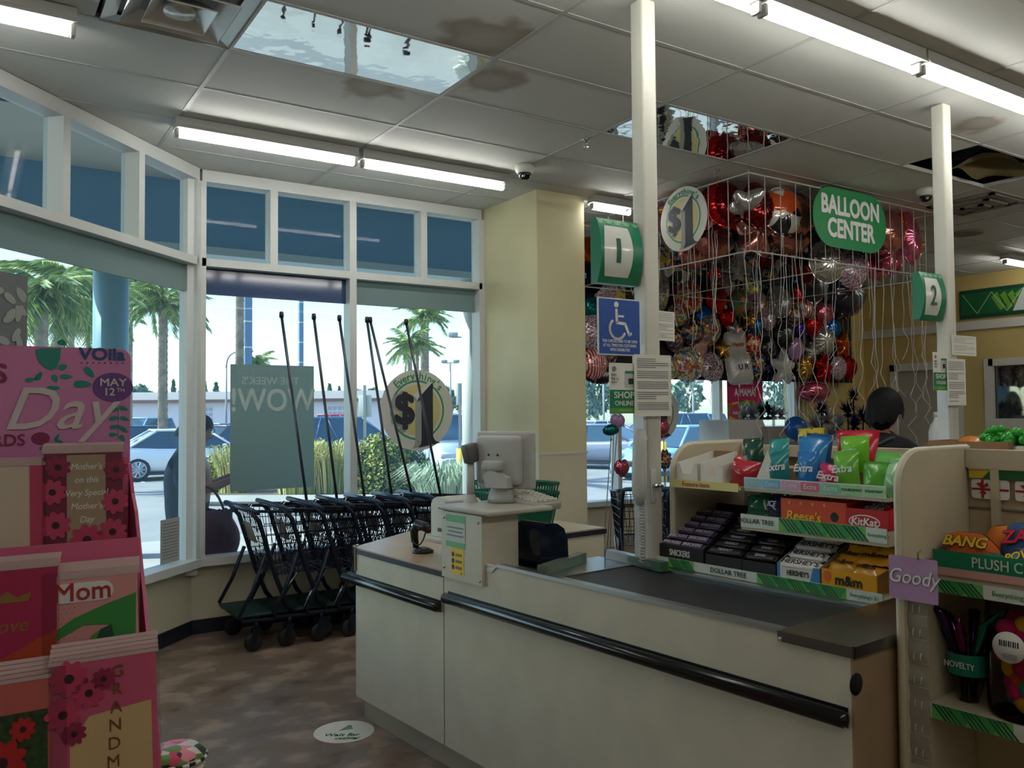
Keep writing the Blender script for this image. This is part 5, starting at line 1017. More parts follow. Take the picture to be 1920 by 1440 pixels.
for k, (x, y, z, rz) in enumerate([(-0.19, -0.03, 1.054, 4), (-0.1, -0.035, 1.049, -5), (-0.2, 0.02, 1.079, -8), (-0.1, 0.02, 1.084, 6), (-0.17, 0.07, 1.109, 3), (-0.08, 0.08, 1.114, -12), (-0.15, 0.13, 1.149, 8)]):
    t = thing('candy_bag', 'yellow peanut candy bag heaped in the yellow box', 'candy bag', gw(x, y, z), (R(-62), 0, RC+R(rz)), 'yellow candy bags'); put('pouch', bagmesh(.125, .065, .03, mat('bag_yellow', (222, 156, 30), .25, coat=.3), k, .05), t); text('m&m', .036, mat('bag_brown', (60, 36, 22), .4), t, (0, -.023, .033), bold=.03)
# middle shelf
b4 = tray_box('orange open box on the middle candy shelf', -.44, -.165, .36, .085, .10, mat('box_orange', (206, 70, 24), .45), z=1.223, y0=-.03); text("Reese's", .05, mat('reese_yellow', (236, 190, 40), .4), b4, (-.04, -.0015, .02), bold=.03, shear=.15); flat('print_seal', disc(.016, .018, 20, .09, .03), -.0006, PRINT_K, b4)
for k in range(4): flat('print_dot', disc(.006, .006, 12, -.10+.05*k, .07), -.0006, mat('dot_gold', (214, 150, 60), .4), b4)
M_or = mat('orange_wrap', (214, 84, 28), .3)
bars('orange candy pack lying in the orange box', -.42, -.185, 3, 2, .1, M_or, 'REESE', mat('reese_yellow', (236, 190, 40), .4), y0=.03, z0=1.29, dy=.06, dz=.012, group='orange packs', ts=.022)
b5 = tray_box('red open box on the middle shelf against the end panel', -.16, -.004, .36, .07, .12, mat('box_red', (186, 24, 34), .4), z=1.223, y0=-.035); flat('white_oval', disc(.06, .026, 24, -.01, .024), -.0006, PRINT_W, b5); flat('red_oval', disc(.056, .022, 24, -.01, .024), -.0016, mat('box_red', (186, 24, 34), .4), b5); text('KitKat', .038, PRINT_W, b5, (-.01, -.003, .024), bold=.035, shear=.1)
bars('dark red candy bar lying in the red box', -.15, -.01, 4, 1, .1, mat('wrap_red', (150, 18, 28), .3), 'KitKat', PRINT_W, y0=.02, z0=1.285, dy=.05, dz=.006, group='red bars', ts=.03)
pouch('candy_bag', 'dark green mint bag on the middle shelf', 'candy bag', gw(-.57, .0, 1.223), .11, .09, .06, (10, 82, 58), None, .03, None, -14, 0, 51); pouch('candy_bag', 'grey-green mint bag behind the dark green one', 'candy bag', gw(-.55, .09, 1.223), .12, .095, .05, (56, 92, 80), None, .03, None, -10, 10, 52); pouch('candy_bag', 'navy mint bag beside the orange box', 'candy bag', gw(-.485, .0, 1.223), .09, .095, .05, (26, 34, 66), 'ICE', .03, M_ink2, -10, -10, 53)

# ================================================================ plush shelf unit in line with the rack
S2 = .81; GO_C = GO; GO = cf(2.90*S2, 1.53*S2, 0); _gw0 = gw
def gw(x, y, z): return GO+(-EY)*x*S2+EX*y*S2+Vector((0, 0, EYE+(z-EYE)*S2))
_thing0 = thing
def thing(*a, **k): o = _thing0(*a, **k); o.scale = (S2,)*3; return o
pu = thing('plush_rack', 'cream shelf unit of plush toys next to the candy rack', 'shelf unit', gw(.03, 0, 0), RC)
ZF = -(EYE-EYE*S2)/S2+.001
panel(-.03, .03, gd=pu, dz=ZF); panel(1.25, .03, gd=pu, dz=ZF)
M_pback = mat('plush_back', (178, 162, 130), .6)
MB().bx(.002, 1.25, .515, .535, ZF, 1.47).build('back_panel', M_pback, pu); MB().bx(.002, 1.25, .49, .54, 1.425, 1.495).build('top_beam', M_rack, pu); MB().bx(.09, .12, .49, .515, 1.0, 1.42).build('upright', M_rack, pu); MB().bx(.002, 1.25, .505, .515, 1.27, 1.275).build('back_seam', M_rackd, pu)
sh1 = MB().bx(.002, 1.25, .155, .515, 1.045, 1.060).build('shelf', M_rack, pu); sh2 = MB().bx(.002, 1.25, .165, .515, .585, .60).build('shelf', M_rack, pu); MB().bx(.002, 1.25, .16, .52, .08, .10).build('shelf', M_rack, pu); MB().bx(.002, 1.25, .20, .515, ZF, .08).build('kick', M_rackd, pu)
strip(pu, .004, 1.2, 1.000, 1.047, .150, [('chev', .03, .20), ('t', "Everything's $1", .30, .5, mat('ink_green', (50, 140, 80), .5)), ('chev', .42, .7)]); strip(pu, .004, 1.2, .545, .598, .160, [('chev', .01, .28), ('t', 'DOLLAR TREE', .42, .5), ('chev', .56, .9)])
hb = MB().bx(.01, 1.2, .495, .505, 1.385, 1.42).build('header_strip', mat('header_green', (24, 96, 48), .4), pu); flat('yellow_wedge', [(.012, 1.386), (.06, 1.386), (.09, 1.419), (.012, 1.419)], .4945, mat('header_yellow', (206, 178, 50), .4), hb); MB().bx(.01, 1.2, .49, .496, 1.42, 1.425).build('chrome_edge', CHROME, hb)
for k in range(4):
    t = thing('gift_tag', 'white gift tag printed with a red ribbon bow' , 'gift tag', gw(.03+.085+.155*k, .50, 1.31), RC, 'gift tags on the plush rack back'); MB().prism(rrect(.135, .075, .012, 3, 0, .035), 0, .003, 'y').build('card', PAPER, t)
    mr = mat('ribbon_red', (150, 26, 34), .5); flat('ribbon', [(-.066, .03), (.066, .03), (.066, .038), (-.066, .038)], -.0005, mr, t); flat('ribbon', [(-.032, 0), (-.022, 0), (-.022, .071), (-.032, .071)], -.0005, mr, t); flat('bow', [(-.027, .034), (-.05, .056), (-.03, .06), (-.027, .045), (-.01, .06), (-.004, .05), (-.027, .034), (-.012, .02), (-.02, .012), (-.03, .022), (-.042, .014)], -.0015, mr, t)
pt = thing('plush_tray', 'green cardboard tray lettered plush on the toy shelf', 'tray', gw(.06, .148, 1.061), RC)
MB().bx(0, 1.1, 0, .003, .0, .03).build('pink_edge', mat('tray_pink', (196, 150, 140), .6), pt); fr = MB().bx(0, 1.1, .001, .004, .03, .09).build('front', mat('tray_green', (10, 122, 84), .45), pt); text('PLUSH CHARMS', .05, mat('tray_letter', (190, 206, 190), .5), pt, (.285, -.001, .058), bold=.012, sx=.85); MB().bx(0, 1.1, 0, .34, 0, .003).build('bottom', M_carton, pt); MB().bx(0, .003, 0, .34, 0, .08).build('side', M_carton, pt)
def cushion(label, p, rx, rz_, cols, txt, tm, rot, seed, ts=.05):
    rnd = random.Random(seed); t = thing('plush_toy', label, 'plush toy', p, rot, 'comic word plush toys in the tray'); n = 26
    R_ = [1+.10*math.sin(3*a+seed)+.07*math.sin(5*a+2*seed) for a in [2*PI*k/n for k in range(n)]]
    for s, nm in ((1, 'front'), (-1, 'back')):
        def P(u, v): a = 2*PI*u; rr = R_[int(round(u*n)) % n]*math.sin(PI/2*v); return Vector((rx*rr*math.cos(a), -s*.05*math.cos(PI/2*v), rz_*rr*math.sin(a)+rz_))
        MB().grid(P, n, 8).build(nm, cols[0], t, fix=False)
    w = MB(); 
    def Q(u, v): x = (-.8+1.6*u)*rx; z = rz_*(.35+.45*v+.06*math.sin(9*u)); rr = min(1, math.hypot(x/rx, (z-rz_)/rz_)); return Vector((x, -.0525*max(.0, math.cos(PI/2*rr*.93)), z))
    w.grid(Q, 16, 6); w.build('wavy_patch', cols[1], t, fix=False)
    if txt: text(txt, ts, PRINT_K, t, (0, -.054, rz_*1.22), bold=.09, shear=.15); text(txt, ts, tm, t, (0, -.0555, rz_*1.22), bold=.04, shear=.15)
    MB().tube([(rx*R_[k]*math.cos(2*PI*k/n), 0, rz_*R_[k]*math.sin(2*PI*k/n)+rz_) for k in range(n)], .003, 5, closed=True).build('seam', PRINT_K, t); return t
F = lambda n, c: mat('plush_'+n, c, .9)
cushion('round orange and pink plush lettered bang', gw(.135, .235, 1.066), .092, .078, [F('orange', (206, 96, 36)), F('pink', (206, 90, 100))], 'BANG', F('yellow', (230, 196, 50)), (R(-28), 0, RC), 1, .055)
cushion('blue plush with red letters behind the others', gw(.30, .33, 1.085), .095, .085, [F('blue', (50, 84, 130)), F('orange2', (214, 120, 40))], 'ZAP', F('red', (214, 44, 70)), (R(-25), R(-10), RC), 2, .065)
cushion('green and yellow striped plush lying in front', gw(.235, .17, 1.066), .085, .05, [F('green', (36, 92, 66)), F('yellow2', (216, 170, 40))], None, None, (R(-50), R(14), RC), 3)
cushion('blue and white plush at the tray middle', gw(.36, .19, 1.07), .08, .06, [F('sky', (60, 130, 190)), F('white', (220, 214, 200))], 'POW', F('yellow', (230, 196, 50)), (R(-35), R(-20), RC), 4, .04); cushion('orange plush peeking behind bang', gw(.20, .36, 1.066), .07, .085, [F('orange2', (214, 120, 40)), F('yellow2', (216, 170, 40))], None, None, (R(-15), 0, RC), 5); cushion('pink plush beyond the frame end of the tray', gw(.55, .28, 1.066), .085, .08, [F('pink', (206, 90, 100)), F('sky', (60, 130, 190))], 'WOW', F('yellow', (230, 196, 50)), (R(-22), 0, RC), 6, .05)
# novelty pack and clear tub on the lower shelf
nv = thing('novelty_pack', 'clear pack of purple and green foil sticks with teal band', 'toy pack', gw(.115, .28, .601), RC)
nb = MB().lathe([(.035, 0), (.06, .10), (.065, .16)], 20); nb.build('sleeve', glass('clear_plastic', (225, 225, 225)), nv); bd_ = MB().grid(lambda u, v: Vector((.068*math.sin(PI*(u-.5)*1.1), -.068*math.cos(PI*(u-.5)*1.1), .10+.075*v)), 16, 1); bd_.build('band', mat('band_teal', (14, 112, 92), .4), nv); text('NOVELTY', .030, PRINT_W, nv, (0, -.0705, .137), bold=.012, sx=.8)
for k in range(9):
    a = k*.8; c_ = [(90, 24, 70), (14, 110, 80), (60, 30, 80)][k % 3]; MB().tube([(.02*math.cos(a), .02*math.sin(a), .01), (.03*math.cos(a), .03*math.sin(a), .15), (.10*math.cos(a), .07*math.sin(a), .25+.03*(k % 3)), (.14*math.cos(a)*(1+.2*(k % 2)), .09*math.sin(a), .31+.03*(k % 2))], [.004, .010, .022, .004], 6).build('foil_stick', mat('foil_%d' % (k % 3), c_, .15, .7), nv)
tub = thing('clear_tub', 'clear plastic tub packed with bright pink and yellow plush', 'tub', gw(.315, .285, .601), RC)
MB().lathe([(.125, 0), (.13, .02), (.13, .36), (.126, .38)], 30).build('wall', glass('clear_plastic', (225, 225, 225)), tub); MB().lathe([(0, .002), (.124, .002)], 24).build('bottom', glass('clear_plastic', (225, 225, 225)), tub)
rnd = random.Random(8)
for k in range(46):
    a = k*2.4; r = .03+.055*rnd.random(); c_ = [(204, 20, 96), (214, 34, 110), (230, 180, 30), (214, 96, 40), (40, 150, 120), (190, 16, 80)][k % 6]
    MB().ell((r*math.cos(a), r*math.sin(a), .04+.0062*k), (.042, .038, .034), 12, 8, M=Euler((k, k*2, 0)).to_matrix()).build('plush_piece', mat('tubplush_%d' % (k % 6), c_, .9), tub)
tg = MB().cyl((-.01, -.131, .25), (-.01, -.1335, .25), .052, n=28).build('round_tag', PAPER, tub); m = MB()
for k in range(9): m.bx(-.04+.007*k, -.04+.007*k+(.003 if k % 2 else .0045), -.1345, -.1338, .252, .272)
m.build('barcode', PRINT_K, tg); m = MB(); [m.bx(-.03, .015, -.1345, -.1338, .225-.007*k, .228-.007*k) for k in range(3)]; m.build('print_lines', GREY, tg)
# clip strip with card hung on the end panel
M_clear = mat('clip_plastic', (150, 146, 136), .15, alpha=.75)
cl = thing('clip_strip', 'long clear plastic clip strip hanging at the rack end', 'clip strip', gw(.065, .02, .42), RC)
MB().grid(lambda u, v: Vector((-.035+.07*u, .004*math.sin(v*40), .66*v)), 1, 60).build('strip', M_clear, cl, fix=False)
M_clip = mat('clip_white', (176, 172, 160), .2)
for k in range(8):
    for dx in (-.012, .012): MB().tube([(dx, -.004, .03+.082*k), (dx, -.010, .036+.082*k), (dx, -.010, .052+.082*k), (dx, -.004, .058+.082*k)], .003, 5).build('clip', M_clip, cl)
    MB().bx(-.034, .034, -.003, -.001, .022+.082*k, .024+.082*k).build('fold', M_clip, cl)
MB().tube([(.02, -.005, .64), (.025, -.01, .70), (.03, .0, .72)], .003, 6).build('hook', CHROME, cl)
cdp = gw(.072, -.02, .985); gc = thing('brand_card', 'lilac card with white script hung on the clip strip', 'card', cdp, RC); MB().prism(rrect(.17, .15, .006, 3, 0, .08), 0, .002, 'y').build('card', ramp_mat('lilac_card', [(0, (150, 110, 156)), (.5, (176, 142, 180)), (1, (196, 186, 200))], 'NOISE', 5, .35, const=False), gc); text('Goody', .07, PRINT_W, gc, (0, -.0012, .085), shear=.25, bold=.004, sx=.9); MB().tube([(.02, 0, .15), (.022, -.006, .175), (.03, .0, .185)], .003, 6).build('hook', mat('brass', (190, 150, 80), .3, 1), gc)
thing = _thing0; gw = _gw0; GO = GO_C
# deck of the unit behind: cartons and bags on top
dk = thing('rear_rack', 'cream deck of the shelf unit behind the candy rack', 'shelf unit', gw(.25, .54, 0), RC); MB().bx(-1.25, 1.2, .005, .52, 0, 1.45).build('body', M_rack, dk); MB().bx(-1.27, 1.2, .0, .54, 1.45, 1.465).build('deck', M_rack, dk)
ct = thing('carton', 'open brown carton on the rear deck', 'box', gw(-.02, .72, 1.466), RC); 
for a, b_, c_, d_ in ((-.16, .16, -.10, -.096), (-.16, .16, .096, .10), (-.16, -.156, -.10, .10), (.156, .16, -.10, .10)): MB().bx(a, b_, c_, d_, 0, .055).build('side', M_carton, ct)
MB().bx(-.16, .16, -.1, .1, 0, .003).build('bottom', M_carton, ct); pouch('candy_bag', 'orange candy bag lying in the open carton', 'candy bag', gw(-.03, .70, 1.50), .16, .10, .04, (214, 120, 24), None, .03, None, -75, 0, 61)
gb = thing('candy_bag', 'big clear bag of green candies on the rear deck', 'candy bag', gw(.11, .72, 1.466), RC+R(-10)); MB().rbox((0, 0, .02), (.26, .12, .04), .015, 2).build('white_base', mat('bag_cream', (196, 200, 180), .4), gb); rnd = random.Random(9); m = MB()
for k in range(70): m.ell((rnd.uniform(-.10, .10), rnd.uniform(-.045, .045), .05+.055*rnd.random()*(1-abs(k/70-.5))), (.019, .019, .017), 8, 6)
m.build('green_candies', mat('candy_green', (40, 160, 40), .2), gb)['kind'] = 'stuff'
tbx = thing('carton', 'tan torn carton beyond the green candy bag', 'box', gw(.36, .74, 1.466), RC+R(8)); MB().bx(-.10, .12, -.1, .1, 0, .06).build('body', M_carton, tbx); MB().prism([(-.10, .06), (.12, .06), (.08, .12), (-.16, .09)], -.1, -.097, 'y').build('flap', M_carton, tbx)
# ================================================================ balloon corner
CX0, CX1, CY0, CY1, CZ0, CZ1 = 5.0, 7.55, 4.32, 6.40, 2.87, 3.47
cg_ = thing('balloon_cage', 'white wire cage hung from the ceiling to hold loose balloons', 'wire cage', (CX0, CY0, CZ0)); M_wire = mat('white_wire', (176, 172, 164), .4)
wv = MB().tube([(0, 0, 0), (0, 0, CZ1-CZ0)], .004, 5).mesh('wire', M_wire)
def rail(a, b): MB().tube([Vector(a)-Vector((CX0, CY0, CZ0)), Vector(b)-Vector((CX0, CY0, CZ0))], .006, 6).build('rail', M_wire, cg_)
for z in (CZ0, CZ1):
    for a, b in (((CX0, CY0), (CX1, CY0)), ((CX0, CY0), (CX0, CY1)), ((6.28, CY0), (6.28, CY1)), ((CX1, CY0), (CX1, CY1)), ((CX0, CY1), (CX1, CY1))): rail(a+(z,), b+(z,))
for k in range(15): put('wire', wv, cg_, (2.55*k/14, 0, 0))
for k in range(1, 11):
    for x in (0, 1.28, 2.55): put('wire', wv, cg_, (x, 2.08*k/10, 0))
for x, y in ((0, 0), (1.28, 0), (2.55, 0), (0, 2.08), (2.55, 2.08)): MB().tube([(x, y, CZ1-CZ0), (x, y, CEIL-CZ0)], .003, 5).build('hanger', CHROME, cg_)
dollar('round dollar sign hung on the balloon cage', (CX0-.02, 5.0, 3.245), .268, -PI/2)
bc = thing('balloon_center_sign', 'green rounded sign with white letters on the balloon cage', 'sign', (6.235, CY0-.02, 2.995))
MB().prism(rrect(.99, .50, .235, 10, 0, .25), 0, .008, 'y').build('board', mat('balloon_green', (24, 130, 72), .45), bc)
for s, z in (('BALLOON', .345), ('CENTER', .155)): text(s, .215, PRINT_W, bc, (0, -.0015, z), bold=.045, sx=.80)
bb = thing('balloon_board', 'black balloon display board above the bay windows', 'display board', (8.3, 7.80, 2.06)); M_bb = mat('board_black', (14, 14, 17), .6); MB().bx(-2.6, 2.95, 0, .03, 0, 1.45).build('panel', M_bb, bb)
for k in range(5): MB().bx(-2.6, 2.95, -.012, 0, .12+.32*k, .135+.32*k).build('rail', mat('board_rail', (34, 34, 38), .5), bb)
# ---- balloons
def outline(kind, a):
    if kind == 'round': return 1
    if kind == 'star': q = (a-PI/2) % (2*PI/5); q = min(q, 2*PI/5-q); return 1.12-.60*min(1, q/(PI/5))**.85
    if kind == 'heart':
        b = (a-PI/2+PI) % (2*PI)-PI; return .72+.38*abs(math.sin(b*.9))**1.0+(-.0 if abs(b) > .4 else -.18*(1-abs(b)/.4))+(.22 if abs(abs(b)-PI) < .35 else 0)
    if kind == 'square': c, s = abs(math.cos(a)), abs(math.sin(a)); return .98*(c**6+s**6)**(-1/6)
    if kind == 'burst': q = (a*11/(2*PI)) % 1; return .74+.36*abs(2*q-1)
    if kind == 'tall': return 1/math.sqrt((math.cos(a)/.55)**2+(math.sin(a)/1.25)**2)
    if kind == 'wide': return 1/math.sqrt((math.cos(a)/1.2)**2+(math.sin(a)/.6)**2)
    return 1
_bm = {}
def balloon_mesh(kind, m, seed):
    key = (kind, m.name, seed % 3)
    if key in _bm: return _bm[key]
    b = MB(); n = 48; rnd = random.Random(seed % 3); ph = rnd.uniform(0, 6)
    for s in (-1, 1):
        def P(u, v):
            a = 2*PI*u; rr = outline(kind, a); e = v**.75; w = 1+.035*math.sin(17*a+ph)*v**3
            return Vector((rr*e*w*math.cos(a), s*.42*(1-v**2.2)**.62*(1+.05*math.sin(17*a+ph)*v*(1-v)*4), rr*e*w*math.sin(a)))
        b.grid(P, n, 9)
    b.grid(lambda u, v: Vector((outline(kind, 2*PI*u)*(1+.045*v)*math.cos(2*PI*u), .015*math.sin(34*2*PI*u)*v, outline(kind, 2*PI*u)*(1+.045*v)*math.sin(2*PI*u))), n, 1)
    _bm[key] = b.mesh('envelope', m); return _bm[key]
M_rib = mat('white_ribbon', (186, 184, 180), .35); M_card = mat('price_card', (214, 212, 206), .6)
def ribbon_pts(L, seed, curly):
    rnd = random.Random(seed); P = []; n = max(6, int(L/.09)); x = y = 0
    for i in range(n+1):
        z = -L*i/n; c = curly*(i/n)**2; P.append((x+.035*c*math.sin(i*2.2+seed), y+.03*c*math.cos(i*1.9+seed), z)); x += rnd.uniform(-.012, .012); y += rnd.uniform(-.008, .008)
    return P
_rc = {}
def foil(name, c, r=.14): return mat('foil_'+name, c, r, .85)
def printed(name, cols, sc, tex='NOISE', vec=None, det=2): return ramp_mat('balloon_'+name, [(i/len(cols)*(.5 if tex == 'NOISE' else 1)+(.28 if tex == 'NOISE' else 0), c) for i, c in enumerate(cols)], tex, sc, .16, .25, .6, det, vec=vec, coat=.6)
SILVER = foil('silver', (206, 206, 206)); ROSE = foil('rose', (196, 128, 118), .16); PINKF = foil('pink', (214, 110, 140)); REDF = foil('red', (196, 26, 28)); GOLDF = foil('gold', (206, 160, 70)); BLUEF = foil('blue', (30, 110, 190)); PURP = foil('purple', (70, 40, 150)); WHF = mat('balloon_white', (206, 204, 200), .25, .1, coat=.5); BLK = mat('balloon_black', (18, 18, 22), .18, coat=.5); NAVYF = foil('navy', (30, 36, 66)); DRED = foil('dark_red', (110, 22, 26)); ORNG = foil('orange', (206, 92, 30)); TEALF = foil('teal', (40, 130, 140)); LILAC = mat('balloon_lilac', (176, 136, 186), .2, .2, coat=.5)
CONF = printed('confetti', [(226, 222, 214), (210, 60, 60), (240, 200, 60), (70, 140, 200), (226, 222, 214), (90, 170, 90)], 9, 'VORONOI'); REDC = printed('red_confetti', [(200, 24, 30), (200, 24, 30), (226, 222, 214), (210, 60, 40), (240, 200, 90)], 5, 'VORONOI'); MULTI = printed('multi', [(20, 26, 50), (60, 30, 40), (200, 60, 50), (40, 110, 150), (214, 180, 80)], 6, 'VORONOI'); ZEBRA = printed('zebra', [(18, 18, 20), (214, 212, 208)], 4.2, 'WAVE', (1, 1, 3), 6); STRIPE = printed('stripes', [(200, 30, 34), (214, 210, 206)], 1.6, 'WAVE', (1, 0, 1.6), 0); SPECK = printed('speckle', [(190, 190, 194), (200, 196, 200), (120, 90, 150), (210, 206, 206), (190, 60, 80)], 16, 'VORONOI'); SPORT = printed('sport', [(214, 90, 30), (206, 80, 26), (222, 218, 210), (30, 30, 34)], 1.5, 'VORONOI'); DARKM = printed('darkmix', [(16, 18, 34), (30, 40, 76), (90, 50, 40), (20, 24, 44)], 4, 'VORONOI'); TEALM = printed('tealmix', [(90, 150, 140), (200, 130, 60), (160, 90, 40), (90, 150, 140)], 3.4, 'VORONOI'); LILM = printed('lilacmix', [(186, 146, 190), (196, 150, 120), (186, 146, 190), (120, 80, 60)], 3, 'VORONOI'); RAIN = printed('rainbow', [(60, 160, 200), (240, 200, 60), (214, 80, 110), (100, 180, 90), (226, 120, 50), (226, 222, 214)], 7, 'VORONOI'); YELB = printed('yellowblue', [(226, 204, 70), (226, 204, 70), (60, 100, 180), (226, 222, 214)], 4, 'VORONOI')
MN = {}
NB = [0]
def balloon(px, py, rp, Y, kind, m, desc, rl=.5, curly=1, tx=None, tm=None, rot=(0, 0, 0), group='foil balloons on the black board', card=False, ts=.5, face=None):
    NB[0] += 1; k = NB[0]; rp = rp*(1.12 if Y > 6.9 else 1.0)
    for _ in range(40):
        p = aty(px, py, Y); D = (p-CAMP).dot(CA); r = rp*D/FPX*.95
        if p.z+r*1.06 < CEIL-.012 or Y < 4.6 or (Y < 6.9 and p.x-r*1.05 < CX0+.02): break
        Y -= .04
    if Y > 7.3: p = aty(px, py, 7.79-.40*r); p.z = min(p.z, CEIL-.012-r*1.06)
    p.z = min(p.z, CEIL-.012-r*1.06)
    yaw = face if face is not None else 0
    t = thing('balloon', desc, 'balloon', p, 0, group); rnd = random.Random(k)
    e = put('envelope', balloon_mesh(kind, m, k), t, (0, 0, 0), (rot[0]+rnd.uniform(-.12, .12), rot[1]+rnd.uniform(-.15, .15), rot[2]+rnd.uniform(-.25, .1)+yaw), (r, r, r))
    nk = MB().tube([(0, 0, -r*.96), (0, 0, -r*1.04), (0, 0, -r*1.14)], [.012, .007, .016], 6); nk.build('neck', m, t)
    if rl: MB().tube([(q[0], q[1], q[2]-r*1.02) for q in ribbon_pts(rl, k, curly)], .0026, 4).build('ribbon', M_rib, t)
    if tx: text(tx, ts, tm or PRINT_K, e, (0, -.43, 0), bold=.03, line=.8)
    if card: MB().rbox((r*.55, -r*.32, -r*.55), (.05, .004, .05), .002, 1).build('price_card', M_card, t)
    return t
YBD = 7.62; G2 = 'loose balloons in the wire cage'
for a in [(1240, 480, 23, 'round', YELB, 'yellow and blue round balloon at the top of the black board', .25, 1), (1272, 500, 29, 'round', SPORT, 'orange and white sports ball balloon above the silver letter balloon', .3, 1), (1238, 540, 32, 'tall', SILVER, 'tall silver balloon beside the lane pole', .3, 1)]: balloon(a[0], a[1], a[2], YBD, *a[3:])
B_ = lambda px, py, r, kind, m, d, rl=.3, cu=1, **k: balloon(px, py, r, YBD-.012*(NB[0] % 7), kind, m, d, rl, cu, **k)
B_(1291, 556, 31, 'round', REDC, 'red round balloon with confetti print', .25, 1, card=True); B_(1343, 560, 27, 'round', REDF, 'glossy red round balloon beside the confetti one', .3, 1, card=True); B_(1386, 566, 25, 'round', TEALM, 'teal and orange patterned round balloon', .3, 1); B_(1421, 570, 25, 'round', LILM, 'lilac and tan patterned round balloon', .3, 1); B_(1461, 566, 28, 'round', ZEBRA, 'black and white zebra striped balloon', .35, 2); B_(1510, 578, 26, 'star', STRIPE, 'red and white striped star balloon', .35, 2); B_(1546, 584, 22, 'heart', PINKF, 'pink heart balloon on the board', .4, 2); B_(1580, 578, 22, 'star', GOLDF, 'gold and silver star balloon at the board end', .4, 2)
B_(1338, 506, 17, 'square', REDF, 'small red square balloon near the cage corner', .2, 1, card=True); B_(1384, 510, 18, 'star', WHF, 'small white star balloon below the cage corner', .2, 1); B_(1306, 500, 18, 'star', MULTI, 'dark multicoloured star balloon beside the small red square', .2, 1); B_(1440, 515, 22, 'round', DARKM, 'dark round balloon behind the cage bars', .3, 1); B_(1480, 520, 24, 'round', NAVYF, 'navy foil balloon above the zebra balloon', .3, 1); B_(1525, 525, 40, 'round', DARKM, 'large dark blue printed balloon under the cage', .6, 2); B_(1568, 555, 30, 'round', NAVYF, 'navy round balloon beside the large dark one', .6, 2)
B_(1300, 622, 25, 'round', MULTI, 'dark multicoloured round balloon below the red confetti one', .3, 1); B_(1331, 618, 27, 'round', RAIN, 'rainbow dotted balloon with pink greeting', .3, 1, tx='Happy', tm=mat('ink_pink', (190, 50, 110), .4), ts=.42); B_(1377, 620, 20, 'star', SILVER, 'silver star balloon with red print', .3, 1, tx='!', tm=REDF); B_(1378, 645, 23, 'square', WHF, 'white square greeting balloon with red letters', .25, 1, tx='Happy', tm=REDF, ts=.42); B_(1417, 612, 17, 'round', BLUEF, 'small shiny blue round balloon', .4, 2); B_(1470, 628, 24, 'round', BLK, 'black round balloon under the zebra one', .35, 3, card=True); B_(1502, 616, 17, 'heart', PURP, 'small purple heart balloon', .4, 3); B_(1545, 640, 27, 'burst', SILVER, 'silver starburst balloon above the red star', .4, 3); B_(1580, 648, 24, 'star', ORNG, 'orange-red star balloon at the board end', .45, 3); B_(1440, 650, 20, 'round', BLK, 'black round balloon beside the white star', .3, 2); B_(1265, 636, 22, 'round', MULTI, 'dark patterned balloon half behind the notice page', .3, 1)
B_(1290, 684, 31, 'round', CONF, 'clear confetti balloon with birthday letters', .35, 2, tx='H  B\nBDAY', tm=mat('ink_red', (180, 40, 40), .4), ts=.42); B_(1334, 688, 26, 'round', SPECK, 'silver balloon with black slogan', .3, 1, tx='YOU\nROCK', ts=.42); B_(1386, 690, 29, 'square', WHF, 'white cube-like balloon with black letters', .3, 1, tx='U R', ts=.5); B_(1420, 682, 22, 'burst', MULTI, 'dark burst balloon with bright print', .35, 2); B_(1467, 690, 32, 'star', WHF, 'large plain white star balloon', .35, 2, card=True); B_(1509, 690, 22, 'burst', GOLDF, 'crinkled gold burst balloon', .45, 3); B_(1543, 692, 26, 'star', REDF, 'glossy red star balloon low on the board', .45, 3); B_(1572, 690, 21, 'round', SPECK, 'pale pink speckled balloon beside the red star', .5, 3); B_(1592, 688, 20, 'heart', REDF, 'red heart balloon at the lower board end', .5, 3); B_(1527, 735, 30, 'wide', PINKF, 'flat pink oval balloon below the gold burst', .4, 3)
B_(1255, 690, 20, 'round', RAIN, 'rainbow balloon half behind the long notice page', .3, 1)
for px, py, r, kd, m, d in [(1318, 590, 19, 'round', BLUEF, 'small blue round balloon between the red and rainbow ones'), (1362, 592, 18, 'heart', REDF, 'small red heart balloon between the red and teal ones'), (1404, 600, 18, 'star', GOLDF, 'small gold star balloon under the lilac one'), (1440, 598, 20, 'round', SPECK, 'speckled round balloon left of the black one'), (1488, 590, 20, 'round', MULTI, 'dark multicoloured balloon right of the zebra one'), (1525, 610, 20, 'heart', REDF, 'red heart balloon right of the purple heart'), (1562, 615, 19, 'round', BLUEF, 'blue round balloon above the orange star'), (1312, 650, 19, 'round', STRIPE, 'striped round balloon under the dark patterned ones'), (1355, 655, 18, 'star', GOLDF, 'gold star balloon left of the white square'), (1412, 645, 19, 'round', REDC, 'red confetti balloon left of the black one'), (1445, 690, 18, 'round', NAVYF, 'navy round balloon left of the white star'), (1492, 655, 20, 'round', LILAC, 'lilac round balloon above the gold burst'), (1520, 662, 19, 'star', SILVER, 'small silver star balloon above the red star'), (1498, 548, 22, 'round', REDF, 'red round balloon above the striped star'), (1410, 535, 20, 'round', YELB, 'yellow and blue balloon above the lilac patterned one'), (1362, 535, 20, 'round', SPECK, 'speckled balloon above the glossy red one'), (1270, 590, 20, 'round', RAIN, 'rainbow balloon below the tall silver one')]: B_(px, py, r, kd, m, d, .25, 1.5)
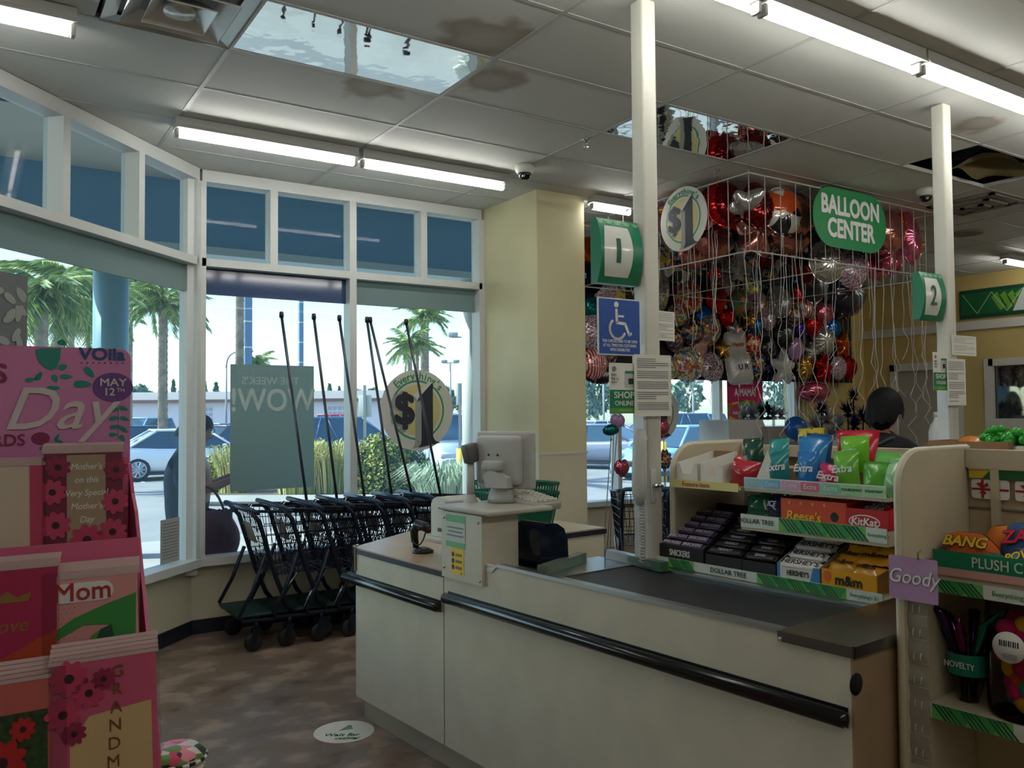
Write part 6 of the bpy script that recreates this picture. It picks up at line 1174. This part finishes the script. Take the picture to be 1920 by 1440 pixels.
# left of the first pole
L_ = lambda px, py, r, kind, m, d, rl=.2, **k: balloon(px, py, r, 7.0-.01*(NB[0] % 5), kind, m, d, rl, 1, group='balloons between column and first pole', **k)
L_(1106, 470, 24, 'round', ORNG, 'orange round balloon glimpsed beside the column'); L_(1112, 520, 30, 'round', NAVYF, 'dark congratulation balloon beside the column', tx='Co', tm=PRINT_W, ts=.6); L_(1133, 545, 24, 'round', SPECK, 'speckled silver balloon above the blue sign'); L_(1160, 545, 24, 'round', YELB, 'yellow balloon peeking over the blue sign'); L_(1184, 548, 26, 'round', BLK, 'black balloon with white letters above the blue sign', tx='We', tm=PRINT_W, ts=.7); L_(1112, 575, 20, 'round', TEALF, 'dark teal balloon left of the blue sign'); L_(1116, 622, 32, 'round', SPECK, 'large speckled balloon left of the blue sign'); L_(1116, 682, 28, 'round', STRIPE, 'red striped balloon below the speckled one'); L_(1126, 702, 28, 'wide', BLK, 'black oval balloon with script under the blue sign', tx='Happy', tm=PRINT_W, ts=.4); L_(1140, 660, 22, 'round', MULTI, 'dark patterned balloon behind the shop sign')
# loose in the cage
C_ = lambda px, py, r, Y, kind, m, d, rl=1.0, cu=1.2, **k: balloon(px, py, r, Y, kind, m, d, rl, cu, group=G2, **k)
C_(1396, 350, 46, 4.62, 'star', SILVER, 'large silver star balloon at the cage corner', .5, rot=(R(70), 0, 0)); C_(1342, 382, 44, 5.0, 'star', STRIPE, 'red and white striped star balloon in the cage', .9); C_(1390, 398, 40, 5.3, 'round', REDF, 'red round balloon behind the silver star', .9); C_(1466, 372, 46, 4.85, 'round', SPORT, 'orange sports ball balloon in the cage', 1.0); C_(1412, 436, 52, 4.75, 'star', ROSE, 'big rose-gold star balloon at the cage corner', 1.1); C_(1335, 445, 44, 5.15, 'heart', ROSE, 'rose-gold heart balloon near the dollar sign', 1.0); C_(1484, 428, 50, 4.9, 'round', ROSE, 'rose-gold round balloon in the middle of the cage', 1.2); C_(1300, 470, 36, 5.6, 'round', ROSE, 'dusky rose balloon low in the cage behind the dollar sign', .9); C_(1262, 372, 36, 6.0, 'star', GOLDF, 'yellow-gold star balloon behind the dollar sign', .8); C_(1236, 395, 30, 6.0, 'round', LILAC, 'greyish lilac balloon beside the first pole', .8); C_(1440, 470, 36, 5.6, 'round', DRED, 'dark red balloon low in the cage', 1.0); C_(1365, 340, 40, 5.9, 'round', DRED, 'dark red balloon high behind the silver star', .8); C_(1420, 385, 44, 6.05, 'round', DRED, 'deep red round balloon at the back of the cage', .9); C_(1300, 400, 40, 6.1, 'round', DRED, 'maroon balloon at the back behind the dollar sign', .9); C_(1500, 380, 40, 6.0, 'round', DARKM, 'dark printed balloon behind the green sign', .9)
C_(1550, 490, 42, 5.0, 'round', SILVER, 'silver round balloon below the green sign', 1.2); C_(1598, 505, 36, 5.1, 'round', SPECK, 'clear speckled balloon below the green sign', 1.25); C_(1510, 495, 34, 5.4, 'heart', DRED, 'dark red heart balloon below the cage middle', 1.0); C_(1560, 400, 46, 5.3, 'round', NAVYF, 'navy balloon hidden behind the green sign', 1.0); C_(1630, 400, 44, 5.2, 'round', SILVER, 'silver balloon behind the end of the green sign', 1.3); C_(1672, 412, 40, 4.9, 'round', ROSE, 'bronze rose balloon right of the green sign', 1.35); C_(1690, 395, 20, 4.6, 'star', ORNG, 'small orange star balloon at the cage end', 1.2); C_(1704, 418, 44, 4.75, 'tall', PINKF, 'tall pink balloon at the cage end', 1.45); C_(1668, 478, 40, 5.0, 'burst', PINKF, 'pink burst balloon low at the cage end', 1.3); C_(1640, 495, 30, 5.15, 'heart', PINKF, 'pink heart balloon low beside the green sign', 1.3); C_(1722, 458, 18, 4.7, 'star', GOLDF, 'small gold star balloon at the cage end', 1.2); B_(1588, 545, 44, 'round', DARKM, 'large dark round balloon at the upper board end', .5)
rnd = random.Random(21); FILL = [(DRED, 'dark red'), (NAVYF, 'navy'), (ROSE, 'rose-gold'), (DARKM, 'dark printed'), (SILVER, 'silver'), (REDF, 'red'), (MULTI, 'multicoloured')]
for k in range(34):
    m, n_ = FILL[(k*3+k//7) % 7]; px = 1262+rnd.random()*410; py = 362+rnd.random()*130+(px-1400)*.03
    C_(px, py, rnd.uniform(34, 42), rnd.uniform(5.5, 6.3), ('round', 'round', 'star', 'heart')[k % 4], m, n_+' balloon crowded at the back of the cage', .7 if k % 3 == 0 else 0)
# ribbons tied to the cage rail
for k, (px, L) in enumerate([(1612, 1.25), (1640, 1.6), (1655, 1.45), (1672, 1.7), (1700, 1.55), (1726, 1.3), (1735, 1.75), (1560, 1.5), (1530, 1.35), (1490, 1.3), (1474, 1.5), (1448, 1.2), (1425, 1.4)]):
    p = aty(px, 495, CY0); t = thing('ribbon', 'long white curling ribbon hanging from the cage rail', 'ribbon', (p.x, p.y, CZ0), 0, 'ribbons hanging from the cage'); MB().tube(ribbon_pts(L, 200+k, 1.3), .0024, 4).build('strand', M_rib, t); MB().tube([(0, -.010, -.004), (0, -.010, .010), (0, .010, .010), (0, .010, -.004)], .003, 4, closed=True).build('knot', M_rib, t)
# bouquet of small balloons on sticks by the bay window
for k, (px, py, r, kind, m, d) in enumerate([(1158, 788, 15, 'heart', LILAC, 'small purple heart balloon on a stick by the bay window'), (1146, 806, 18, 'wide', TEALF, 'small teal oval balloon on a stick by the bay window'), (1152, 748, 14, 'star', REDF, 'small red and blue star balloon below the shop sign'), (1166, 875, 18, 'heart', PINKF, 'small crimson heart balloon behind the phone'), (1244, 800, 16, 'round', PINKF, 'small hot pink balloon right of the first pole'), (1246, 862, 20, 'burst', MULTI, 'small dark burst balloon right of the first pole'), (1240, 950, 15, 'round', BLK, 'small black balloon low beside the candy rack')]):
    t = balloon(px, py, r, 6.55, kind, m, d, 0, group='small balloons on sticks'); z = t.location.z; MB().tube([(0, 0, -.05), (.05*(k-3), .05, -z+.03)], .005, 6).build('stick', mat('stick_grey', (150, 150, 152), .4), t); MB().lathe([(.05, 0), (.05, .025), (0, .03)], 14, 0, (.05*(k-3), .05, -z)).build('weight', SILVER, t)
# ---- counter with weights under the balloon board
def bw(px, py, Y): return aty(px, py, Y)
a, b = bw(1366, 788, 7.3), bw(1437, 788, 7.3); t = thing('display_cabinet', 'white cabinet under the pink poster', 'cabinet', ((a.x+b.x)/2, 7.3, 0)); w = (b.x-a.x)/2; MB().prism([(-w, 0), (w, 0), (w, a.z-.14), (w*.8, a.z), (-w, a.z)], 0, .5, 'y').build('body', mat('cab_white', (206, 206, 204), .4), t); MB().bx(-w*.9, w*.9, -.006, 0, .2, a.z-.25).build('door', mat('cab_white2', (196, 196, 194), .4), t)
a, b = bw(1440, 800, 7.2), bw(1500, 800, 7.2); t = thing('display_cabinet', 'white angled cabinet beside the white star balloon', 'cabinet', ((a.x+b.x)/2, 7.2, 0)); w = (b.x-a.x)/2; MB().prism([(-w, 0), (w, 0), (w, a.z-.22), (w*.2, a.z), (-w, a.z)], 0, .4, 'y').build('body', mat('cab_grey', (176, 172, 168), .4), t); MB().bx(-w*.9, w*.6, -.006, 0, .2, a.z-.3).build('door', mat('cab_white2', (196, 196, 194), .4), t)
a, b = bw(1505, 828, 6.9), bw(1640, 828, 6.9); t = thing('party_counter', 'long white counter holding tinsel balloon weights', 'counter', ((a.x+b.x)/2, 6.9, 0)); w = (b.x-a.x)/2; zc_ = a.z; MB().bx(-w, w, 0, .55, 0, zc_-.03).build('body', mat('cab_white', (206, 206, 204), .4), t); MB().bx(-w-.02, w+.02, -.02, .56, zc_-.03, zc_).build('top', mat('cab_white2', (196, 196, 194), .4), t)
rnd = random.Random(11); TN = [('black', (18, 18, 22)), ('silver', (196, 196, 200)), ('violet', (60, 46, 130)), ('navy', (22, 30, 90)), ('white', (210, 208, 204)), ('green', (20, 80, 60))]
for k, (px, py, s, ci) in enumerate([(1410, 778, .13, 1), (1395, 782, .10, 4), (1428, 775, .10, 5), (1450, 785, .12, 1), (1440, 770, .10, 0), (1465, 780, .10, 4), (1530, 800, .15, 1), (1550, 790, .16, 4), (1572, 800, .15, 1), (1590, 775, .15, 3), (1602, 800, .15, 2), (1618, 785, .14, 3), (1560, 815, .12, 4), (1540, 770, .12, 2), (1600, 745, .10, 3)]):
    Y = 7.4 if px < 1500 else 7.1; p = bw(px, py, Y); zb = (bw(1400, 788, 7.3).z if px < 1500 else zc_)
    n_, c_ = TN[ci]; t = thing('balloon_weight', n_+' tinsel balloon weight among the others on the party counter', 'balloon weight', (p.x, p.y, zb), 0, 'tinsel balloon weights'); m = MB(); hz = max(.05, p.z-zb)
    for q in range(140): a_ = rnd.uniform(0, 6.28); e_ = rnd.uniform(-.5, 1.3); L = s*rnd.uniform(.8, 1.7); d = Vector((math.cos(a_)*math.cos(e_), math.sin(a_)*math.cos(e_), math.sin(e_))); sd = d.cross(Vector((0, 0, 1))).normalized()*.018; c = Vector((0, 0, hz)); m.add([c-sd, c+sd, c+d*L], [(0, 1, 2)])
    m.build('tinsel', mat('tinsel_'+n_, c_, .2, .7), t, fix=False)['kind'] = 'stuff'; MB().lathe([(.05, 0), (.045, .03), (.012, .05), (.008, hz), (0, hz)], 12).build('foot', mat('tinsel_'+n_, c_, .2, .7), t)
p = bw(1492, 803, 6.85); t = thing('balloon', 'blue latex ball balloon resting behind the candy rack', 'balloon', p, 0, 'latex balloons'); MB().ell((0, 0, 0), (.14, .14, .15), 24, 14).build('envelope', mat('latex_blue', (20, 90, 170), .25), t); MB().lathe([(.012, -.15), (.018, -.165), (0, -.165)], 10).build('neck', mat('latex_blue', (20, 90, 170), .25), t); MB().cyl((0, 0, -.16), (0, 0, -p.z), .004, n=6).build('stick', STEEL, t)
for k in range(12):
    px = 1475+8*k; p = bw(px, 742+4*(k % 4), 7.80); t = thing('ribbon', 'curled white ribbon end drooping over the party counter', 'ribbon', (p.x, p.y, p.z), 0, 'curled ribbon ends'); MB().tube(ribbon_pts(.42+.05*(k % 3), 400+k, 2.2), .004, 4).build('strand', M_rib, t); MB().tube([(0, 0, 0), (.004, 0, 2.10-p.z)], .0025, 4).build('tail', M_rib, t)
# pink poster in the bay window
a, b = bw(1363, 712, 7.93), bw(1431, 786, 7.93); t = thing('window_poster', 'hot pink spanish poster for mothers in the bay window', 'poster', ((a.x+b.x)/2, 7.93, b.z)); w, h = b.x-a.x, a.z-b.z
MB().bx(-w/2, w/2, 0, .003, 0, h).build('sheet', mat('poster_pink', (200, 26, 96), .5), t); text('A MAMÁ!', .145, PRINT_W, t, (0, -.001, h*.68), bold=.035, sx=.72); text('CELEBREMOS', .07, PRINT_W, t, (0, -.001, h*.93), bold=.025, sx=.8); flat('bouquet_print', [(-w*.5, 0), (w*.5, 0), (w*.5, h*.40), (0, h*.5), (-w*.5, h*.40)], -.0006, RAIN, t); flat('balloon_print', disc(w*.12, h*.2, 20, w*.05, h*.2), -.0016, mat('print_teal', (20, 100, 100), .4), t); text('Feliz Día', .06, PRINT_W, t, (-w*.22, -.003, h*.17), bold=.03, shear=.2)

# ================================================================ right side of the store
sb = thing('aisle_sign', 'long green wall sign with slanted stripe pattern on the yellow wall', 'sign', (XR-.035, 6.45, 2.92), -PI/2)
MB().bx(0, 4.5, 0, .03, 0, .40).build('board', mat('aisle_dark_green', (16, 66, 44), .5), sb); flat('pattern_field', rrect(4.46, .30, .003, 1, 2.25, .20), -.0004, mat('aisle_green', (24, 92, 50), .5), sb)
for k in range(6):
    x = .04+k*.20
    if k in (2, 3): 
        for q in range(2): flat('light_block', [(x+q*.10, .06), (x+q*.10+.085, .06), (x+q*.10+.085+.0, .34), (x+q*.10, .34)][:0] or [(x+.10*q+.12, .07), (x+.10*q+.20, .13), (x+.10*q+.08, .33), (x+.10*q, .27)], -.0014, mat('aisle_light', (96, 150, 50), .5), sb)
    flat('stripe', [(x, .06), (x+.012, .06), (x+.212, .34), (x+.2, .34)] if k % 2 else [(x, .34), (x+.012, .34), (x+.212, .06), (x+.2, .06)], -.0024, mat('aisle_line', (150, 190, 140), .5), sb)
flat('white_wedge', [(.72, .05), (4.4, .05), (4.4, .35), (.86, .35)], -.0030, mat('aisle_white', (190, 196, 190), .5), sb); text('N', .13, PRINT_K, sb, (.96, -.0045, .24), bold=.03)
p = atz(1812, 437, CEIL); t = thing('ceiling_speaker', 'round dull speaker grille in the far ceiling', 'speaker', (p.x, p.y, CEIL)); MB().lathe([(.16, -.001), (.16, -.012), (.14, -.016), (0, -.016)], 28).build('grille', mat('speaker_tan', (120, 116, 100), .7), t); MB().lathe([(.17, 0), (.17, -.008), (.16, -.008)], 28).build('rim', mat('speaker_rim', (140, 136, 120), .6), t)
p = atd(1757, 800, 6.4); t = thing('spray_bottle', 'white plastic jug standing beyond the green candy bag', 'bottle', (p.x, p.y, 1.30)); MB().lathe([(.055, 0), (.06, .02), (.06, .18), (.045, .23), (.022, .27), (.02, .30)], 20).build('body', mat('jug_white', (206, 206, 206), .35), t); MB().lathe([(.024, .295), (.024, .33), (0, .332)], 16).build('cap', WHITE, t); MB().tube([(.05, 0, .20), (.085, 0, .17), (.085, 0, .10), (.058, 0, .07)], .01, 8).build('handle', mat('jug_white', (206, 206, 206), .35), t)
t = thing('lane_two_counter', 'cream counter of the second lane mostly hidden behind the racks', 'counter', (p.x+.15, p.y+.1, 0), DE); MB().bx(-.7, .7, -.3, .3, .1, 1.27).build('body', CREAM, t); MB().bx(-.72, .72, -.32, .32, 1.27, 1.30).build('top', M_top, t); MB().bx(-.66, .66, -.26, .26, 0, .1).build('kick_plate', M_kick, t)
# ================================================================ pink card display
DXW, DY = .283, 1.84
cd_ = thing('card_display', 'pink cardboard greeting card display with printed header', 'display stand', (-.16, DY, 0)); M_pk = mat('display_pink', (206, 96, 134), .4, noise=(3, .05)); M_pkd = mat('display_deep_pink', (176, 66, 106), .45)
X0, X1 = -.46, .443                                       # local: header and panels
MB().bx(X0, X1, 0, .012, 0, 1.56).build('back_panel', M_pkd, cd_)
for x in (X0, X1-.006): MB().prism([(.012, 0), (.012, 1.56), (-.02, 1.555), (-.06, 1.50), (-.10, 1.47), (-.32, 1.12), (-.44, .80), (-.46, 0)], x, x+.006, 'x').build('side_panel', M_pk, cd_)
hd_ = MB().prism(rrect(X1-X0, .50, .02, 4, (X0+X1)/2, 1.535), -.004, .001, 'y').build('header', ramp_mat('header_pink_violet', [(0, (206, 124, 160)), (.45, (196, 126, 172)), (1, (164, 124, 188))], 'NOISE', 2.5, .22, const=False), cd_)
def hx(px, py): p = aty(px, py, DY-.006); return p.x+.16, p.z
def htext(s, px, py, size, m, **k): x, z = hx(px, py); return text(s, size, m, hd_, (x, -.0048, z), **k)
M_tl = mat('header_teal', (20, 130, 120), .4); M_vio = mat('header_violet', (104, 64, 132), .4); M_hw_ = mat('header_cream', (200, 186, 190), .4); M_logo = mat('header_logo', (40, 76, 130), .4); M_plum = mat('header_plum', (130, 40, 84), .4)
htext('VOila', 192, 665, .032, M_logo, bold=.05, sx=1.12); htext('Day', 108, 770, .115, M_hw_, shear=.35, bold=.006, sx=1.0); htext('CARDS', -8, 827, .030, M_plum, bold=.03)
htext("MOTHER'S", -128, 700, .05, M_plum, bold=.03)
x, z = hx(212, 726); flat('date_oval', disc(.037, .029, 28, x, z), -.0045, M_vio, hd_); text('MAY', .021, M_hw_, hd_, (x, -.0066, z+.009), bold=.03, sx=1.15); text('12', .021, M_hw_, hd_, (x-.007, -.0066, z-.010), bold=.03); text('TH', .011, M_hw_, hd_, (x+.014, -.0066, z-.006), bold=.03)
for k in range(8): x, z = hx(153+11*k, 680.5); flat('logo_dot', disc(.0018, .0018, 8, x, z), -.0045, M_logo, hd_)
def leaf(px, py, L, W, ang, m=M_tl):
    x, z = hx(px, py); a = R(ang); P = []
    for k in range(12): t_ = 2*PI*k/12; u, v_ = L*math.cos(t_), W*math.sin(t_)*(1-.35*math.cos(t_)); P.append((x+u*math.cos(a)-v_*math.sin(a), z+u*math.sin(a)+v_*math.cos(a)))
    flat('printed_leaf', P, -.0045, m, hd_)
for a in [(73, 705, .009, .005, 60), (58, 712, .010, .004, 10), (103, 710, .008, .005, -70), (124, 706, .011, .0045, 0), (100, 728, .012, .005, 5), (118, 688, .008, .006, 20), (168, 698, .013, .006, -50), (155, 720, .016, .007, 0), (116, 642, .006, .008, 80), (215, 768, .009, .004, 10), (232, 766, .009, .004, -20), (214, 784, .010, .004, 10), (234, 785, .009, .004, -20), (216, 800, .010, .004, 10), (232, 805, .010, .004, -40), (212, 815, .008, .004, 0), (230, 822, .008, .004, -60), (107, 820, .008, .003, 60), (112, 828, .007, .003, -20), (85, 841, .010, .004, 0), (190, 836, .012, .004, 0)]: leaf(*a)
x, z = hx(93, 672); flat('tulip_print', [(x-.024, z+.016), (x-.016, z+.019), (x+.006, z+.02), (x+.019, z+.021), (x+.018, z+.0), (x+.012, z-.018), (x+.004, z-.023), (x-.008, z-.018), (x-.02, z-.004)], -.0045, mat('header_tulip', (40, 128, 122), .4), hd_); x, z = hx(76, 822); flat('flower_print', disc(.016, .012, 14, x, z), -.0045, M_plum, hd_); x, z = hx(222, 795); flat('stem_print', [(x-.0006, z-.03), (x+.0006, z-.03), (x+.0006, z+.03), (x-.0006, z+.03)], -.0044, M_tl, hd_)
M_sleeve = glass('card_sleeve', (240, 240, 240), 1, .05, (200, 190, 190))
TY = [1.70, 1.565, 1.44, 1.42]; TZ = [aty(158, 1035, TY[0]).z-.005, aty(170, 1262, TY[1]).z-.005, aty(200, 1440, TY[2]).z-.055, .95]
for k in range(3):
    y = TY[k]-DY; MB().bx(X0+.008, X1-.008, y-.03, y+.10, TZ[k]-.006, TZ[k]).build('tier', M_pk, cd_); MB().bx(X0+.008, X1-.008, y-.032, y-.03, TZ[k]-.02, TZ[k]+.028).build('tier_lip', M_pk, cd_); MB().bx(X0+.008, X1-.008, y+.10, y+.104, TZ[k], TZ[k]+.17).build('tier_back', M_pk, cd_)
def card(label, px, tier, w, h, base, n=4, deco=None, seed=0, rz=0):
    p = aty(px, 1100, TY[tier]); rnd = random.Random(seed)
    for k in range(n):
        t = thing('greeting_card', label if k == 0 else label.split(' card')[0]+' card, sleeved copy behind the front one', 'greeting card', (p.x+.002*k, TY[tier]+.012*k, TZ[tier]+.004*k), (R(-10), 0, R(rz)+R(rnd.uniform(-1.5, 1.5))), 'sleeved greeting cards in the pink display')
        MB().prism(rrect(w, h, .002, 2, 0, h/2), 0, .003, 'y').build('card', base, t); MB().bx(-w/2-.004, w/2+.004, -.001, .001, h, h+.006).build('sleeve_seal', mat('sleeve_seal', (196, 170, 168), .15), t)
        if k == 0: MB().quad((-w/2-.004, -.0045, 0), (w/2+.004, -.0045, 0), (w/2+.004, -.0045, h+.014), (-w/2-.004, -.0045, h+.014)).build('sleeve', M_sleeve, t, fix=False)
        if k == 0 and deco: deco(t, w, h)
def petal_flower(t, x, z, r, m, mc, y=-.0006):
    P = []
    for k in range(36): a = 2*PI*k/36; rr = r*(.72+.28*abs(math.sin(4.5*a))); P.append((x+rr*math.cos(a), z+rr*math.sin(a)))
    flat('flower', P, y, m, t); flat('flower_center', disc(r*.25, r*.25, 12, x, z), y-.0008, mc, t)
M_ros = mat('print_rose', (150, 24, 70), .4); M_ros2 = mat('print_rose_pink', (196, 60, 100), .4); M_dk = mat('print_dark_heart', (60, 12, 30), .4); M_tan = mat('print_kraft', (170, 146, 120), .5); M_gd = mat('print_gold', (150, 110, 50), .4)
def d_rose(t, w, h):
    flat('kraft_panel', [(-w*.22, 0), (w*.28, 0), (w*.28, h*.98), (-w*.22, h*.98)], -.0006, M_tan, t)
    for i, s in enumerate(("Mother's", 'on this', 'Very Special', "Mother's", 'Day')): text(s, .016, PRINT_W, t, (w*.03, -.0016, h*(.86-.13*i)), shear=.2, bold=.012, sx=.9)
    for x, z, r in ((-w*.36, h*.3, .026), (-w*.40, h*.62, .024), (-w*.33, h*.86, .022), (w*.40, h*.5, .024), (w*.36, h*.2, .026), (w*.03, h*.14, .03), (w*.42, h*.82, .022)): petal_flower(t, x, z, r, M_ros2 if r > .023 else M_ros, M_dk, -.0018)
card('rose-bordered mothers day card on the upper tier', 158, 0, .128, .185, mat('card_maroon', (120, 24, 60), .4), 4, d_rose, 1)
card('plain cream card at the upper tier end', 10, 0, .115, .165, mat('card_cream', (206, 190, 170), .5), 3, lambda t, w, h: flat('pink_border', [(w*.32, 0), (w*.5, 0), (w*.5, h), (w*.32, h)], -.0006, M_ros2, t), 2)
def d_mom(t, w, h):
    flat('label_oval', rrect(w*.66, h*.20, .018, 5, -w*.10, h*.86), -.0006, PRINT_W, t); text('Mom', .042, mat('print_red', (176, 30, 44), .4), t, (-w*.10, -.0016, h*.86), bold=.02)
    g1, g2, g3 = mat('print_leafgreen', (50, 140, 60), .5), mat('print_grass', (90, 160, 50), .5), mat('print_deepgreen', (24, 84, 60), .5)
    flat('green_shape', [(-w*.48, h*.44), (-w*.2, h*.60), (w*.1, h*.70), (w*.48, h*.80), (w*.46, h*.12), (w*.2, h*.10), (w*.18, h*.50), (-w*.1, h*.52), (-w*.46, h*.36)], -.0006, g1, t); flat('lime_shape', [(-w*.26, 0), (w*.30, 0), (w*.28, h*.2), (w*.1, h*.46), (0, h*.42), (-w*.14, h*.2)], -.0016, g2, t); flat('deep_shape', [(-w*.02, h*.24), (w*.26, h*.2), (w*.20, h*.50), (w*.08, h*.46)], -.0026, g3, t)
    m = MB(); [m.prism(disc(.0011, .0011, 6, -w*.44+.008*i+(j % 2)*.004, h*.06+.008*j), -.0006, -.001, 'y') for i in range(8) for j in range(16) if not (i > 4 and j > 2)]; m.build('dots', mat('print_dot', (180, 90, 100), .5), t)['kind'] = 'stuff'
card('pink dotted card lettered mom with green shapes', 176, 1, .142, .160, mat('card_pinkdot', (214, 150, 150), .4), 5, d_mom, 3)
def d_or(t, w, h): flat('orange_slant', [(-w*.5, 0), (w*.5, 0), (w*.5, h*.45), (-w*.5, h*.10)], -.0006, mat('card_orange', (190, 70, 40), .4), t); flat('gold_crown', [(-.03, h*.72), (.03, h*.72), (.034, h*.80), (.015, h*.76), (0, h*.82), (-.015, h*.76), (-.034, h*.80)], -.0006, M_gd, t); text('Love', .03, M_gd, t, (0, -.0016, h*.52), shear=.25)
card('magenta and orange card with gold crown', 14, 1, .142, .185, mat('card_magenta', (176, 30, 84), .35), 4, d_or, 4)
def d_gr(t, w, h):
    flat('kraft_panel', [(-w*.34, 0), (w*.44, 0), (w*.44, h*.66), (-w*.16, h*.62), (-w*.34, h*.45)], -.0006, mat('card_sand', (206, 176, 130), .45), t)
    for i, s in enumerate('GRANDMA'): text(s, .026, mat('print_brown', (120, 74, 30), .4), t, (w*(.12-.012*i), -.0018, h*(.90-.125*i)), bold=.006)
    for x, z, r in ((-w*.34, h*.90, .028), (-w*.16, h*.78, .024), (-w*.02, h*.86, .018), (-w*.40, h*.66, .026), (-w*.30, h*.52, .018)): petal_flower(t, x, z, r, M_ros2 if r > .02 else M_ros, M_dk, -.002)
card('pink and sand card lettered grandma vertically', 205, 2, .150, .215, mat('card_rosepink', (200, 84, 120), .35), 5, d_gr, 5)
def d_red(t, w, h): flat('photo_panel', [(-w*.42, .01), (w*.34, .01), (w*.34, h*.78), (-w*.42, h*.78)], -.0006, mat('print_hedge', (50, 84, 40), .5, noise=(90, .5)), t); [petal_flower(t, x, z, r, mat('print_redrose', (190, 24, 36), .4), M_dk, -.002) for x, z, r in ((-w*.1, h*.45, .034), (w*.16, h*.25, .022), (-w*.25, h*.2, .024), (w*.1, h*.66, .018))]
card('red rose photograph card on the lower tier', 28, 2, .135, .200, mat('card_salmon', (196, 96, 90), .4), 5, d_red, 6)
# floral drum stool behind the display
p = atd(330, 1440, 3.2); fp = ramp_mat('floral_print', [(0, (214, 206, 196)), (.30, (206, 60, 96)), (.52, (226, 130, 150)), (.62, (96, 140, 60)), (.82, (214, 206, 196)), (.9, (40, 50, 30))], 'VORONOI', 22, .4)
t = thing('floral_stool', 'round floral printed stool with striped piping behind the card display', 'stool', (p.x, p.y, 0)); zt = atd(335, 1398, 3.2).z; MB().lathe([(.10, 0), (.105, .02), (.105, zt-.07), (.10, zt-.06)], 28).build('drum', fp, t); MB().lathe([(.108, zt-.06), (.108, zt-.03), (.08, zt-.006), (0, zt)], 28).build('cushion', fp, t)
for k in range(28): a = 2*PI*k/28; MB().tube([(.109*math.cos(a), .109*math.sin(a), zt-.045), (.109*math.cos(a+.22), .109*math.sin(a+.22), zt-.045)], .007, 6).build('piping', PRINT_W if k % 2 else PRINT_K, t)
